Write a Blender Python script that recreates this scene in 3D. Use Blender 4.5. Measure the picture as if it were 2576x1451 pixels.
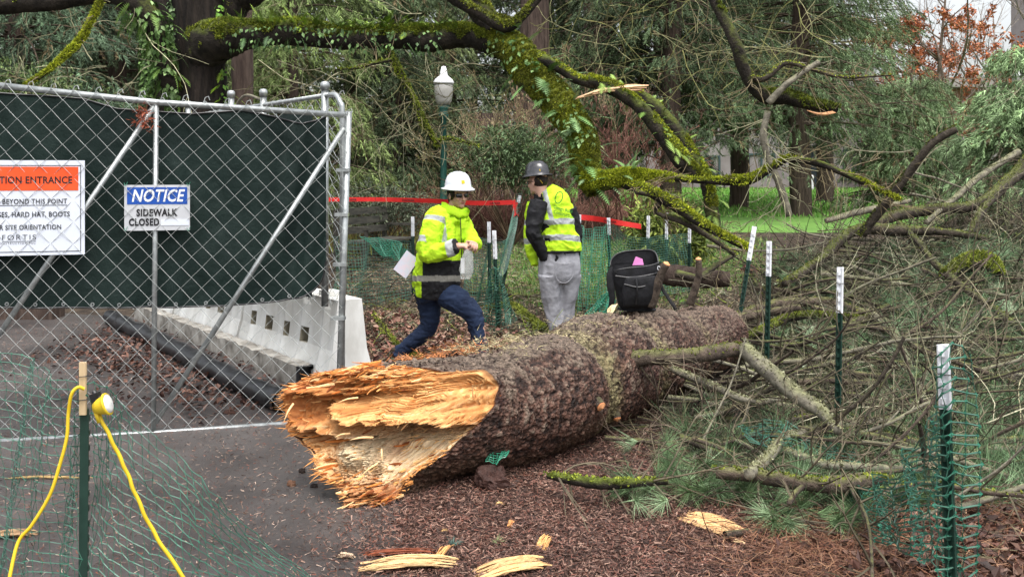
import bpy, math
import numpy as np
from mathutils import Vector, Matrix

# ---------------------------------------------------------------- camera, sky, sun, exposure
sc = bpy.context.scene
for o in list(bpy.data.objects): bpy.data.objects.remove(o)
col = sc.collection
F, HV, CU, CH = 2415.0, 435.0, 1288.0, 1.65
cam = bpy.data.cameras.new('camera'); camo = bpy.data.objects.new('camera', cam); col.objects.link(camo)
camo.location = (0, 0, CH); camo.rotation_euler = (math.pi/2, 0, 0)
cam.sensor_width = 36; cam.lens = F/2576*36; cam.shift_y = -(725.5-HV)/2576
cam.clip_start = .05; cam.clip_end = 900
sc.camera = camo
world = bpy.data.worlds.new('World'); sc.world = world; world.use_nodes = True
nt = world.node_tree; bg = nt.nodes['Background']
sky = nt.nodes.new('ShaderNodeTexSky'); sky.sky_type = 'NISHITA'; sky.sun_disc = False
SUN_EL, SUN_AZ = math.radians(70), math.radians(165)
sky.sun_elevation = SUN_EL; sky.sun_rotation = SUN_AZ; sky.dust_density = 5; sky.air_density = 1.2; sky.ozone_density = 1
hs = nt.nodes.new('ShaderNodeHueSaturation'); hs.inputs['Saturation'].default_value = .26; hs.inputs['Value'].default_value = 1.0
nt.links.new(sky.outputs[0], hs.inputs['Color']); nt.links.new(hs.outputs[0], bg.inputs[0]); bg.inputs[1].default_value = .15
sl = bpy.data.lights.new('sun', 'SUN'); slo = bpy.data.objects.new('sun', sl); col.objects.link(slo)
sl.energy = 1.0; sl.angle = math.radians(40); sl.color = (1, .97, .93)
sdir = Vector((math.sin(SUN_AZ)*math.cos(SUN_EL), math.cos(SUN_AZ)*math.cos(SUN_EL), math.sin(SUN_EL)))
slo.rotation_euler = sdir.to_track_quat('Z', 'Y').to_euler(); slo.location = (0, 0, 30)
sc.view_settings.view_transform = 'Standard'; sc.view_settings.look = 'None'; sc.view_settings.gamma = 1
sc.view_settings.exposure = 1.12
sc.render.engine = 'CYCLES'
sc.cycles.max_bounces = 5; sc.cycles.diffuse_bounces = 3; sc.cycles.glossy_bounces = 2; sc.cycles.transmission_bounces = 4; sc.cycles.transparent_max_bounces = 12

# ---------------------------------------------------------------- mapping of the photo to the place
def gz(Y):
    Y = np.asarray(Y, float); s = np.clip((Y-11)/13, 0, 1); s = s*s*(3-2*s)
    return .45*s + .45*np.clip((Y-24)/21, 0, 1)
def P(u, v, Y): return np.array([(u-CU)*Y/F, Y, CH-(v-HV)*Y/F])
def GY(v):
    lo, hi = 1.0, 160.0
    for _ in range(50):
        m = (lo+hi)/2
        if HV+(CH-float(gz(m)))*F/m > v: lo = m
        else: hi = m
    return lo
def G(u, v, dz=0.):
    Y = GY(v); return np.array([(u-CU)*Y/F, Y, float(gz(Y))+dz])
def pile_Y(v): return np.interp(v, [330, 450, 600, 800, 1000, 1200, 1300, 1451], [12.6, 12, 10.8, 9.0, 6.8, 5.18, 4.6, 3.95])
def hexc(h):
    h = h.lstrip('#'); c = np.array([int(h[i:i+2], 16)/255 for i in (0, 2, 4)])
    return np.where(c <= .04045, c/12.92, ((c+.055)/1.055)**2.4)

# ---------------------------------------------------------------- mesh helpers
def nrm(a): return a/np.maximum(np.linalg.norm(a, axis=-1, keepdims=True), 1e-9)
class MB:
    def __init__(s): s.v = []; s.f3 = []; s.f4 = []; s.m3 = []; s.m4 = []; s.c = []; s.n = 0
    def add(s, v, f, mat=0, c=(1, 1, 1)):
        v = np.asarray(v, float).reshape(-1, 3); f = np.asarray(f, int)
        if len(v) == 0 or len(f) == 0: return s
        s.v.append(v); c = np.asarray(c, float)
        s.c.append(np.broadcast_to(c, (len(v), 3)))
        (s.f3 if f.shape[1] == 3 else s.f4).append(f+s.n)
        mm = np.full(len(f), mat) if np.isscalar(mat) else np.asarray(mat)
        (s.m3 if f.shape[1] == 3 else s.m4).append(mm); s.n += len(v); return s
    def mesh(s, name, mats, smooth=False, off=None):
        v = np.concatenate(s.v); c = np.concatenate(s.c)
        if off is not None: v = v-np.asarray(off)
        f3 = np.concatenate(s.f3) if s.f3 else np.zeros((0, 3), int); f4 = np.concatenate(s.f4) if s.f4 else np.zeros((0, 4), int)
        mi = np.concatenate([np.concatenate(x) if x else np.zeros(0, int) for x in (s.m3, s.m4)])
        me = bpy.data.meshes.new(name)
        me.vertices.add(len(v)); me.vertices.foreach_set('co', v.astype(np.float32).ravel())
        li = np.concatenate([f3.ravel(), f4.ravel()]).astype(np.int32)
        me.loops.add(len(li)); me.loops.foreach_set('vertex_index', li)
        n = len(f3)+len(f4); me.polygons.add(n)
        st = np.concatenate([np.arange(len(f3))*3, len(f3)*3+np.arange(len(f4))*4]).astype(np.int32)
        me.polygons.foreach_set('loop_start', st)
        me.polygons.foreach_set('material_index', mi.astype(np.int32))
        me.polygons.foreach_set('use_smooth', np.full(n, smooth))
        a = me.color_attributes.new('Col', 'FLOAT_COLOR', 'POINT')
        a.data.foreach_set('color', np.concatenate([c, np.ones((len(c), 1))], 1).astype(np.float32).ravel())
        for m in (mats if isinstance(mats, (list, tuple)) else [mats]): me.materials.append(m)
        me.update(calc_edges=True); return me
    def build(s, name, mats, parent=None, smooth=False, base=None):
        off = base
        if parent is not None: off = np.array(wloc(parent))
        me = s.mesh(name, mats, smooth, off)
        o = bpy.data.objects.new(name, me); col.objects.link(o)
        if parent is not None: o.parent = parent
        elif base is not None: o.location = base
        return o
def wloc(o):
    l = Vector(o.location)
    while o.parent: o = o.parent; l = l+o.location
    return l
def tag(o, label, cat, group=None, kind=None):
    if label: o['label'] = label
    if cat: o['category'] = cat
    if group: o['group'] = group
    if kind: o['kind'] = kind
    return o
def thing(name, label, cat, loc, group=None):
    o = bpy.data.objects.new(name, None); col.objects.link(o); o.location = loc; o.empty_display_size = .1
    return tag(o, label, cat, group)
def struct(o): o['kind'] = 'structure'; return o
def dup(r, loc, rot=None, label=None, group=None, skip=()):
    c = r.copy(); col.objects.link(c); c.location = loc
    if rot is not None: c.rotation_euler = rot
    if label: c['label'] = label
    if group: c['group'] = group
    for ch in list(r.children):
        if ch.name.split('.')[0] in skip: continue
        d = ch.copy(); col.objects.link(d); d.parent = c
        for g in list(ch.children):
            e = g.copy(); col.objects.link(e); e.parent = d
    return c
def frames(p):
    t = np.gradient(p, axis=1); t = nrm(t); d = nrm(p[:, -1]-p[:, 0])
    ref = np.where(np.abs(d[:, 2:3]) < .75, np.array([[0, 0, 1.]]), np.array([[1., 0, 0]]))[:, None, :]
    s = nrm(np.cross(t, ref)); u = np.cross(s, t); return t, s, u
def tubes(p, r, sides=4, rough=None, rng=None):
    p = np.asarray(p, float); r = np.asarray(r, float)
    if p.ndim == 2: p = p[None]; r = r[None] if r.ndim else r
    N, K, _ = p.shape; r = np.broadcast_to(r, (N, K)); t, s, u = frames(p)
    a = np.arange(sides)/sides*2*np.pi
    R = np.repeat(r[:, :, None], sides, 2)
    if rough is not None: R = R*(1+rough*(rng.random(R.shape)-.5))
    v = p[:, :, None]+R[..., None]*(np.cos(a)[None, None, :, None]*s[:, :, None]+np.sin(a)[None, None, :, None]*u[:, :, None])
    i = np.arange(K-1)[:, None]*sides; j = np.arange(sides)[None]; j2 = (j+1) % sides
    q = np.stack([i+j, i+j2, i+sides+j2, i+sides+j], -1).reshape(-1, 4)
    f = (q[None]+(np.arange(N)*K*sides)[:, None, None]).reshape(-1, 4)
    return v.reshape(-1, 3), f
def spline(pts, n):
    p = np.asarray(pts, float); q = np.vstack([2*p[0]-p[1], p, 2*p[-1]-p[-2]]); m = len(p)-1
    x = np.linspace(0, m, n); i = np.minimum(x.astype(int), m-1); t = (x-i)[:, None]
    a, b, c, d = q[i], q[i+1], q[i+2], q[i+3]
    return .5*(2*b+(c-a)*t+(2*a-5*b+4*c-d)*t*t+(3*b-a-3*c+d)*t**3)
def ctube(pts, r, sides=10, n=None, sm=True):   # closed tube along a smooth path
    p = np.asarray(pts, float); r = np.broadcast_to(np.asarray(r, float), (len(p),))
    if sm:
        n = n or 6*len(p); q = spline(np.column_stack([p, r]), n); p, r = q[:, :3], np.maximum(q[:, 3], 1e-4)
    p = np.vstack([p[0], p, p[-1]]); r = np.concatenate([[1e-4], r, [1e-4]])
    pp = p.copy(); pp[0] -= nrm(p[2]-p[1])*1e-4; pp[-1] += nrm(p[-2]-p[-3])*1e-4
    return tubes(pp, r, sides)
def box(c, s, ax=None):
    c = np.asarray(c, float); s = np.asarray(s, float)/2
    k = np.array([[x, y, z] for x in (-1, 1) for y in (-1, 1) for z in (-1, 1)], float)*s
    if ax is not None: k = k@np.asarray(ax, float)
    return k+c, np.array([[0, 1, 3, 2], [4, 6, 7, 5], [0, 4, 5, 1], [2, 3, 7, 6], [0, 2, 6, 4], [1, 5, 7, 3]])
def loft(pts, a, b, side=(1, 0, 0), n=28, ex=2.0, sub=4, cap=True):   # elliptical sections
    p = np.asarray(pts, float); a = np.broadcast_to(a, (len(p),)); b = np.broadcast_to(b, (len(p),))
    q = spline(np.column_stack([p, a, b]), sub*(len(p)-1)+1); p, a, b = q[:, :3], q[:, 3], q[:, 4]
    t = nrm(np.gradient(p, axis=0)); s = np.asarray(side, float)[None]; s = nrm(s-t*(t@s[0])[:, None]); w = np.cross(t, s)
    th = np.arange(n)/n*2*np.pi; cx = np.sign(np.cos(th))*np.abs(np.cos(th))**(2/ex); sx = np.sign(np.sin(th))*np.abs(np.sin(th))**(2/ex)
    if cap:
        p = np.vstack([p[0], p[0]-t[0]*min(a[0], b[0])*.0, p[1:-1] if 0 else p[1:-1], p[-1], p[-1]])
        a = np.concatenate([[1e-4], a, [1e-4]]); b = np.concatenate([[1e-4], b, [1e-4]]); s = np.vstack([s[:1], s, s[-1:]]); w = np.vstack([w[:1], w, w[-1:]])
    v = p[:, None]+a[:, None, None]*cx[None, :, None]*s[:, None]+b[:, None, None]*sx[None, :, None]*w[:, None]
    K = len(p); i = np.arange(K-1)[:, None]*n; j = np.arange(n)[None]; j2 = (j+1) % n
    return v.reshape(-1, 3), np.stack([i+j, i+j2, i+n+j2, i+n+j], -1).reshape(-1, 4)
def ball(c, r, n=14, ax=None):
    r = np.broadcast_to(r, (3,)); th = np.linspace(1e-3, np.pi-1e-3, n)[:, None]; ph = (np.arange(2*n)/(2*n)*2*np.pi)[None]
    v = np.stack([np.sin(th)*np.cos(ph)*r[0], np.sin(th)*np.sin(ph)*r[1], np.cos(th)*np.ones_like(ph)*r[2]], -1).reshape(-1, 3)
    if ax is not None: v = v@np.asarray(ax, float)
    i = np.arange(n-1)[:, None]*2*n; j = np.arange(2*n)[None]; j2 = (j+1) % (2*n)
    return v+np.asarray(c), np.stack([i+j, i+2*n+j, i+2*n+j2, i+j2], -1).reshape(-1, 4)
def lathe(prof, c, n=40, tilt=None, sx=1., sy=1.):
    pr = np.asarray(prof, float); a = np.arange(n)/n*2*np.pi
    v = np.stack([pr[:, :1]*np.cos(a)*sx, pr[:, :1]*np.sin(a)*sy, pr[:, 1:]*np.ones(n)], -1).reshape(-1, 3)
    if tilt is not None: v = v@np.array(tilt.to_3x3() if hasattr(tilt, 'to_3x3') else tilt).T
    K = len(pr); i = np.arange(K-1)[:, None]*n; j = np.arange(n)[None]; j2 = (j+1) % n
    return v+np.asarray(c), np.stack([i+j, i+j2, i+n+j2, i+n+j], -1).reshape(-1, 4)
def gridf(n, m):   # faces of an n x m vertex grid
    i = np.arange(n-1)[:, None]*m; j = np.arange(m-1)[None]
    return np.stack([i+j, i+j+1, i+m+j+1, i+m+j], -1).reshape(-1, 4)
def runit(rng, n): return nrm(rng.normal(size=(n, 3)))
def walk(start, d, L, K, wig, droop, rng):   # N wandering paths
    N = len(start); p = np.zeros((N, K, 3)); p[:, 0] = start; d = nrm(np.array(d, float)); st = (np.asarray(L)/(K-1)).reshape(-1, 1)
    b = rng.normal(size=(N, 3))*wig
    for k in range(1, K):
        b = .6*b+rng.normal(size=(N, 3))*wig*.7; d = nrm(d+b+np.array([0, 0, -droop])); p[:, k] = p[:, k-1]+d*st
    return p
def kids(p, r, n, ratio, ang, droop, K, wig, rng, tmin=.25, rr=.5, up=0.):
    N, Kp, _ = p.shape; i = np.repeat(np.arange(N), n); t = tmin+(1-tmin)*rng.random(len(i))
    x = t*(Kp-1); k = np.minimum(x.astype(int), Kp-2); f = (x-k)[:, None]
    st = p[i, k]*(1-f)+p[i, k+1]*f; tg = nrm(p[i, k+1]-p[i, k]); L = np.linalg.norm(np.diff(p, axis=1), axis=2).sum(1)[i]
    s = nrm(np.cross(tg, runit(rng, len(i)))); d = tg*math.cos(ang)+s*math.sin(ang); d[:, 2] += up
    q = walk(st, d, L*ratio*(.5+.8*rng.random(len(i)))*(1.15-.6*t), K, wig, droop, rng)
    r0 = (r[i, k]*(1-f[:, 0])+r[i, k+1]*f[:, 0])*rr
    return q, r0[:, None]*np.linspace(1, .35, K)[None]
def needles(Pn, D, L, n, spread, w, rng, ln=.5, c=(1, 1, 1), cj=.25, t0=0., t1=1.):
    N = len(Pn); t = t0+(t1-t0)*rng.random((N, n, 1)); L = np.asarray(L).reshape(-1, 1, 1)
    b = Pn[:, None]+D[:, None]*t*L; d = nrm(D[:, None]*(1-spread)+nrm(rng.normal(size=(N, n, 3)))*spread)
    l = L*ln*(1.1-.5*t)*(.6+.7*rng.random((N, n, 1))); s = nrm(np.cross(d, rng.normal(size=(N, n, 3))))*w*(.6+.8*rng.random((N, n, 1)))
    v = np.stack([b-s, b+s, b+d*l], 2).reshape(-1, 3)
    c = np.broadcast_to(np.asarray(c, float), (N, 3))[:, None, None]*(1+cj*(rng.random((N, n, 1, 1))-.5)*2)
    c = np.broadcast_to(c, (N, n, 3, 3)).reshape(-1, 3)
    return v, np.arange(N*n*3).reshape(-1, 3), c
def leaves(Pn, D, Nn, L, W, rng, c=(1, 1, 1), cj=.3, fold=.25):   # bent pointed leaves of two quads' worth of faces
    N = len(Pn); L = np.broadcast_to(L, (N,))[:, None]; W = np.broadcast_to(W, (N,))[:, None]
    s = nrm(np.cross(D, Nn)); Nn = np.cross(s, D)
    a = Pn; m1 = Pn+D*L*.45+s*W*.5+Nn*L*fold*.5; m2 = Pn+D*L*.45-s*W*.5+Nn*L*fold*.5; e = Pn+D*L; mid = Pn+D*L*.5
    v = np.stack([a, m1, e, m2, mid], 1).reshape(-1, 3); i = np.arange(N)[:, None]*5
    f = np.concatenate([i+np.array([[0, 1, 4]]), i+np.array([[1, 2, 4]]), i+np.array([[2, 3, 4]]), i+np.array([[3, 0, 4]])])
    c = np.broadcast_to(np.asarray(c, float), (N, 3))*(1+cj*2*(rng.random((N, 1))-.5)); return v, f, np.repeat(c, 5, 0)
def fronds(Pn, D, L, rng, c=(1, 1, 1), m=13, K=7, droop=.16, wid=.2):
    N = len(Pn); p = walk(Pn, D, L, K, .05, droop, rng); t, s, u = frames(p); x = np.linspace(.08, .98, m)*(K-1); k = np.minimum(x.astype(int), K-2); f = (x-k)[None, :, None]
    b = p[:, k]*(1-f)+p[:, k+1]*f; tg = t[:, k]; sd = s[:, k]; prof = (np.sin(np.linspace(.35, np.pi*.97, m))**.8)[None, :, None]*np.asarray(L).reshape(-1, 1, 1)*wid
    V = []; 
    for sg in (-1, 1):
        tip = b+(sd*sg*.93+tg*.35)*prof*(.85+.3*rng.random((N, m, 1)))+np.array([0, 0, -.15])*prof
        hw = tg*np.asarray(L).reshape(-1, 1, 1)/m*.42; V.append(np.stack([b-hw, b+hw, tip], 2))
    v = np.concatenate(V, 1).reshape(-1, 3)
    c = np.broadcast_to(np.asarray(c, float), (N, 3))*(1+.5*(rng.random((N, 1))-.5)); return v, np.arange(len(v)).reshape(-1, 3), np.repeat(c, 2*m*3, 0)
# value noise, numpy
_rt = np.random.default_rng(5).random(65536)
def vnoise(x, y, z=0.):
    x, y, z = np.broadcast_arrays(np.asarray(x, float), y, z); xi, yi, zi = np.floor(x), np.floor(y), np.floor(z); fx, fy, fz = x-xi, y-yi, z-zi
    fx, fy, fz = [q*q*(3-2*q) for q in (fx, fy, fz)]; xi, yi, zi = xi.astype(int), yi.astype(int), zi.astype(int)
    def h(a, b, c): return _rt[(a*73856093 ^ b*19349663 ^ c*83492791) & 65535]
    r = 0
    for dx in (0, 1):
        for dy in (0, 1):
            for dz in (0, 1): r = r+h(xi+dx, yi+dy, zi+dz)*(fx if dx else 1-fx)*(fy if dy else 1-fy)*(fz if dz else 1-fz)
    return r*2-1
def fbm(x, y, z=0., o=4): return sum(vnoise(x*2**i+7.1*i, y*2**i-3.3*i, z*2**i+1.7*i)/2**i for i in range(o))

# ---------------------------------------------------------------- materials
def mk(name, c1, c2=None, scale=6, rough=.8, bump=.3, bscale=30, stretch=(1, 1, 1), attr=False, moss=None, spec=.3, metal=0., vor=0., trans=0., var=.35, bdist=.01):
    m = bpy.data.materials.new(name); m.use_nodes = True; T = m.node_tree; N = T.nodes; K = T.links.new; b = N['Principled BSDF']
    tc = N.new('ShaderNodeTexCoord'); mp = N.new('ShaderNodeMapping'); mp.inputs['Scale'].default_value = stretch; K(tc.outputs['Object'], mp.inputs[0])
    def noise(s, d=6, r=.6):
        n = N.new('ShaderNodeTexNoise'); n.inputs['Scale'].default_value = s; n.inputs['Detail'].default_value = d; n.inputs['Roughness'].default_value = r; K(mp.outputs[0], n.inputs['Vector']); return n
    n1 = noise(scale); rp = N.new('ShaderNodeValToRGB'); c1 = np.array(c1, float); c2 = c1*.5 if c2 is None else np.array(c2, float)
    rp.color_ramp.elements[0].position = .36; rp.color_ramp.elements[1].position = .64
    if attr:
        rp.color_ramp.elements[0].color = (1-var,)*3+(1,); rp.color_ramp.elements[1].color = (1+var,)*3+(1,)
    else:
        rp.color_ramp.elements[0].color = (*c1, 1); rp.color_ramp.elements[1].color = (*c2, 1)
    K(n1.outputs[0], rp.inputs[0]); out = rp.outputs[0]
    def mix(kind, fac, a, bb):
        x = N.new('ShaderNodeMix'); x.data_type = 'RGBA'; x.blend_type = kind
        for sock, val in ((x.inputs[0], fac), (x.inputs[6], a), (x.inputs[7], bb)):
            if hasattr(val, 'is_output'): K(val, sock)
            else: sock.default_value = val
        return x.outputs[2]
    if attr:
        at = N.new('ShaderNodeAttribute'); at.attribute_name = 'Col'; out = mix('MULTIPLY', 1., at.outputs['Color'], out)
    if moss:
        mc, lo, hi = moss; g = N.new('ShaderNodeNewGeometry'); sx = N.new('ShaderNodeSeparateXYZ'); K(g.outputs['Normal'], sx.inputs[0])
        n2 = noise(7, 5); ma = N.new('ShaderNodeMath'); ma.operation = 'MULTIPLY_ADD'; K(n2.outputs[0], ma.inputs[0]); ma.inputs[1].default_value = 2.2; K(sx.outputs[2], ma.inputs[2])
        mr = N.new('ShaderNodeMapRange'); mr.inputs[1].default_value = lo; mr.inputs[2].default_value = hi; K(ma.outputs[0], mr.inputs[0])
        n3 = noise(22, 4); r3 = N.new('ShaderNodeValToRGB'); mc = np.array(mc)
        r3.color_ramp.elements[0].color = (*(mc*.45), 1); r3.color_ramp.elements[0].position = .35; r3.color_ramp.elements[1].color = (*(mc*1.35), 1); r3.color_ramp.elements[1].position = .65
        K(n3.outputs[0], r3.inputs[0]); out = mix('MIX', mr.outputs[0], out, r3.outputs[0])
    K(out, b.inputs['Base Color']); b.inputs['Roughness'].default_value = rough; b.inputs['Metallic'].default_value = metal
    b.inputs['Specular IOR Level'].default_value = spec
    if trans:
        b.inputs['Transmission Weight'].default_value = trans
    if bump:
        nb = noise(bscale, 5, .65); hgt = nb.outputs[0]
        if vor:
            vo = N.new('ShaderNodeTexVoronoi'); vo.inputs['Scale'].default_value = vor; K(mp.outputs[0], vo.inputs['Vector']); ad = N.new('ShaderNodeMath'); ad.operation = 'ADD'
            K(hgt, ad.inputs[0]); K(vo.outputs['Distance'], ad.inputs[1]); hgt = ad.outputs[0]
        bp = N.new('ShaderNodeBump'); bp.inputs['Strength'].default_value = bump; bp.inputs['Distance'].default_value = bdist; K(hgt, bp.inputs['Height']); K(bp.outputs[0], b.inputs['Normal'])
    return m
def leafmat(name, rough=.7, tr=.25):
    m = mk(name, (1, 1, 1), attr=True, rough=rough, bump=0, scale=3, var=.2); T = m.node_tree; b = T.nodes['Principled BSDF']
    return m
MT = {}
MT['moss'] = leafmat('moss')
MT['needle'] = leafmat('needle'); MT['leaf'] = leafmat('leaf', .55); MT['deadleaf'] = leafmat('dead_leaf', .6)
MT['twig'] = mk('twig_bark', (1, 1, 1), attr=True, scale=9, rough=.85, bump=.4, bscale=60, var=.4)
MT['bark'] = mk('dark_bark', (.007, .005, .004), (.030, .022, .017), scale=9, rough=.9, bump=1, bscale=16, stretch=(1.6, 1.6, .3), bdist=.04)
MT['bark_moss'] = mk('mossy_bark', (.010, .008, .006), (.034, .027, .020), scale=9, rough=.95, bump=1, bscale=25, moss=((.085, .105, .016), 1.15, 1.9), bdist=.03)
MT['moss_limb'] = mk('moss_covered_limb', (.05, .055, .015), (.13, .14, .025), scale=11, rough=1, bump=1, bscale=30, moss=((.15, .17, .022), .5, 1.3), bdist=.04)
MT['bark_grey'] = mk('grey_lichen_bark', (.10, .09, .07), (.27, .245, .185), scale=14, rough=.9, bump=.8, bscale=50, moss=((.17, .17, .09), 1.5, 2.2))
MT['bark_brown'] = mk('brown_bark', (.04, .030, .024), (.12, .09, .068), scale=16, rough=.9, bump=.9, bscale=50, moss=((.13, .13, .05), 1.6, 2.2), bdist=.02)
MT['bark_dark'] = mk('dark_branch_bark', (.022, .017, .013), (.075, .06, .045), scale=16, rough=.9, bump=.9, bscale=40, moss=((.09, .10, .03), 1.45, 2.1), bdist=.02)
MT['bark_red'] = mk('distant_trunk_bark', (.045, .03, .024), (.11, .078, .062), scale=5, rough=.9, bump=.8, bscale=9, stretch=(3, 3, .4), bdist=.05)
MT['wood'] = mk('fresh_wood', (1, 1, 1), attr=True, scale=40, rough=.7, bump=.5, bscale=70, var=.12, bdist=.006)
MT['paint_green'] = mk('green_paint', (.010, .06, .048), (.016, .085, .065), rough=.5, bump=.1, spec=.5)
MT['paint_white'] = mk('white_paint', (.68, .69, .70), (.8, .8, .8), rough=.5, bump=.1)
MT['galv'] = mk('galvanised_steel', (.30, .32, .32), (.48, .50, .49), scale=22, rough=.42, bump=.1, metal=.75)
MT['wire'] = mk('galvanised_wire', (.34, .36, .35), (.50, .52, .50), scale=25, rough=.45, bump=0, metal=.35)
MT['fabric'] = mk('screen_fabric', (.0035, .0135, .011), (.0065, .020, .016), scale=1.3, rough=.7, bump=.5, bscale=14, bdist=.02)
MT['black'] = mk('black_plastic', (.006, .006, .007), (.018, .018, .02), scale=8, rough=.4, bump=.3, bscale=12, spec=.5)
MT['blackcloth'] = mk('black_cloth', (.005, .005, .006), (.014, .014, .017), scale=12, rough=.8, bump=.5, bscale=26)
MT['red'] = mk('red_tape', (.55, .02, .02), (.65, .03, .025), rough=.45, bump=0)
MT['netgreen'] = mk('green_plastic_net', (.02, .15, .09), (.05, .25, .16), scale=5, rough=.35, bump=0, spec=.5)
MT['yellow'] = mk('yellow_rubber', (.62, .42, .015), (.72, .52, .03), scale=9, rough=.45, bump=.1)
# ---------------------------------------------------------------- ground, paths, lawn
def sheet(name, poly, lift, mat, step=.5, wob=0., seed=1, y1=None):
    # polygon given as ground points (x, y); built as a fine strip grid between its left and right outlines
    rng = np.random.default_rng(seed); poly = np.array(poly); ys = np.arange(poly[:, 1].min(), poly[:, 1].max()+step, step)
    L = []; R = []
    for y in ys:
        xs = []
        for i in range(len(poly)):
            a, b = poly[i], poly[(i+1) % len(poly)]
            if (a[1]-y)*(b[1]-y) <= 0 and abs(a[1]-b[1]) > 1e-9: xs.append(a[0]+(b[0]-a[0])*(y-a[1])/(b[1]-a[1]))
        if len(xs) < 2: xs = [0, 0]
        L.append(min(xs)); R.append(max(xs))
    L = np.array(L)+wob*fbm(ys*1.3, 3.1*seed); R = np.array(R)+wob*fbm(ys*1.3, 9.7*seed); M = 24
    t = np.linspace(0, 1, M)[None]; X = L[:, None]*(1-t)+R[:, None]*t; Y = np.repeat(ys[:, None], M, 1); Z = gz(Y)+lift
    m = MB(); m.add(np.stack([X, Y, Z], -1), gridf(len(ys), M)[:, ::-1]); o = m.build(name, mat, smooth=True); return struct(o)
ys = np.concatenate([np.arange(-6, 60, .5), np.linspace(62, 400, 30)]); xs = np.concatenate([np.linspace(-300, -30, 10), np.arange(-28, 29, 1.), np.linspace(30, 300, 10)])
X, Y = np.meshgrid(xs, ys); m = MB(); m.add(np.stack([X, Y, gz(Y)], -1), gridf(len(ys), len(xs)))
MT['soil'] = mk('leafy_soil', (.028, .020, .015), (.085, .062, .042), scale=5, rough=.95, bump=1, bscale=30, bdist=.04)
MT['asphalt'] = mk('wet_asphalt', (.036, .032, .031), (.088, .078, .074), scale=1.1, rough=.42, bump=.6, bscale=90, bdist=.006, spec=.45)
MT['mulch'] = mk('bark_mulch', (.035, .021, .017), (.105, .062, .050), scale=40, rough=.95, bump=1, bscale=60, bdist=.03)
MT['lawn'] = mk('lawn_turf', (.075, .165, .030), (.12, .245, .045), scale=.6, rough=.9, bump=.6, bscale=60)
MT['gravel'] = mk('gravel', (.16, .135, .12), (.27, .235, .215), scale=30, rough=.95, bump=.6, bscale=120)
struct(m.build('ground', MT['soil'], smooth=True))
g2 = lambda u, v: G(u, v)[:2]
sheet('asphalt_path', [(-9, .5), (.1, .5), g2(1075, 1440), g2(1000, 1330), (-.4, 5.6), (-.9, 7.2), (-3.2, 10.6), (-9, 12.5)], .004, MT['asphalt'], .12, .05, 2)
sheet('bark_mulch_bed', [(-.15, .5), g2(1050, 1440), g2(960, 1320), (-.45, 5.7), (.2, 7.0), (1.5, 7.2), (3.2, 5.4), (2.4, .5)], .008, MT['mulch'], .1, .05, 3)
sheet('lawn', [(6, 20.5), (-2, 21), (-3, 30), (-6, 44), (36, 44), (30, 20.5)], .004, MT['lawn'], .5, .3, 4)
sheet('grass_verge', [g2(1240, 700), g2(1300, 618), g2(1800, 598), g2(1900, 640), g2(1780, 720), g2(1500, 770)], .004, mk('rough_turf', (.04, .085, .018), (.085, .16, .03), scale=4, rough=.95, bump=.8, bscale=50), .3, .3, 5)
sheet('gravel_path', [g2(700, 600), g2(1200, 562), g2(1690, 560), g2(1700, 575), g2(1690, 590), g2(1290, 600), g2(900, 640)], .010, MT['gravel'], .2, .2, 6)

# scattered ground stuff
rng = np.random.default_rng(11)
def inpoly(x, y, poly):
    poly = np.array(poly); r = np.zeros(len(x), bool)
    for i in range(len(poly)):
        a, b = poly[i], poly[(i+1) % len(poly)]
        c = ((a[1] > y) != (b[1] > y)) & (x < (b[0]-a[0])*(y-a[1])/(b[1]-a[1]+1e-12)+a[0]); r ^= c
    return r
def scat(n, polyuv, bias=1.):   # random ground points inside a polygon given in picture positions
    pg = np.array([G(*q)[:2] for q in polyuv]); lo, hi = pg.min(0), pg.max(0); out = []
    while sum(map(len, out)) < n:
        q = lo+(hi-lo)*rng.random((n*2, 2)); q = q[inpoly(q[:, 0], q[:, 1], pg)]
        k = rng.random(len(q)) < np.clip((lo[1]/q[:, 1])**bias, 0, 1); out.append(q[k])
    q = np.concatenate(out)[:n]; return np.column_stack([q, gz(q[:, 1])])
def flat(n, up=.25): d = rng.normal(size=(n, 3)); d[:, 2] *= up; return nrm(d)
def chips(name, label, polyuv, n, L, W, cols, z=.012, bias=1., pile=.0, extra=None):
    p = scat(n, polyuv, bias); p[:, :2] += rng.normal(size=(n, 2))*.16; p[:, 2] += z+pile*rng.random(n); d = flat(n, .3); s = nrm(np.cross(d, flat(n, 3.))); cc = np.array([hexc(c) for c in cols])[rng.integers(0, len(cols), n)]*(.7+.6*rng.random((n, 1)))
    l = (L*(.4+1.*rng.random(n)))[:, None]; w = (W*(.5+rng.random(n)))[:, None]
    if extra is not None: p, d, s, l, w, cc = [np.concatenate([a, b]) for a, b in zip((p, d, s, l, w, cc), extra)]
    v = np.stack([p-d*l/2-s*w/2, p+d*l/2-s*w*.2, p+d*l/2+s*w*.3, p-d*l*.5+s*w/2], 1).reshape(-1, 3)
    m = MB(); m.add(v, np.arange(len(v)).reshape(-1, 4), 0, np.repeat(cc, 4, 0)); o = m.build(name, MT['deadleaf']); tag(o, label, 'litter', kind='stuff'); return o
BR = ['#5a4038', '#6b4c41', '#493229', '#7d6053', '#3a2922', '#8c6f60', '#684135']
chips('bark_chips', 'loose brown bark mulch chips covering the ground in front of the log', [(960, 1500), (930, 1300), (1080, 1200), (1200, 1080), (1750, 1010), (2250, 1150), (2700, 1300), (2700, 1500)], 72000, .024, .005, BR, .012, 1.4, .012)
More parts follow.
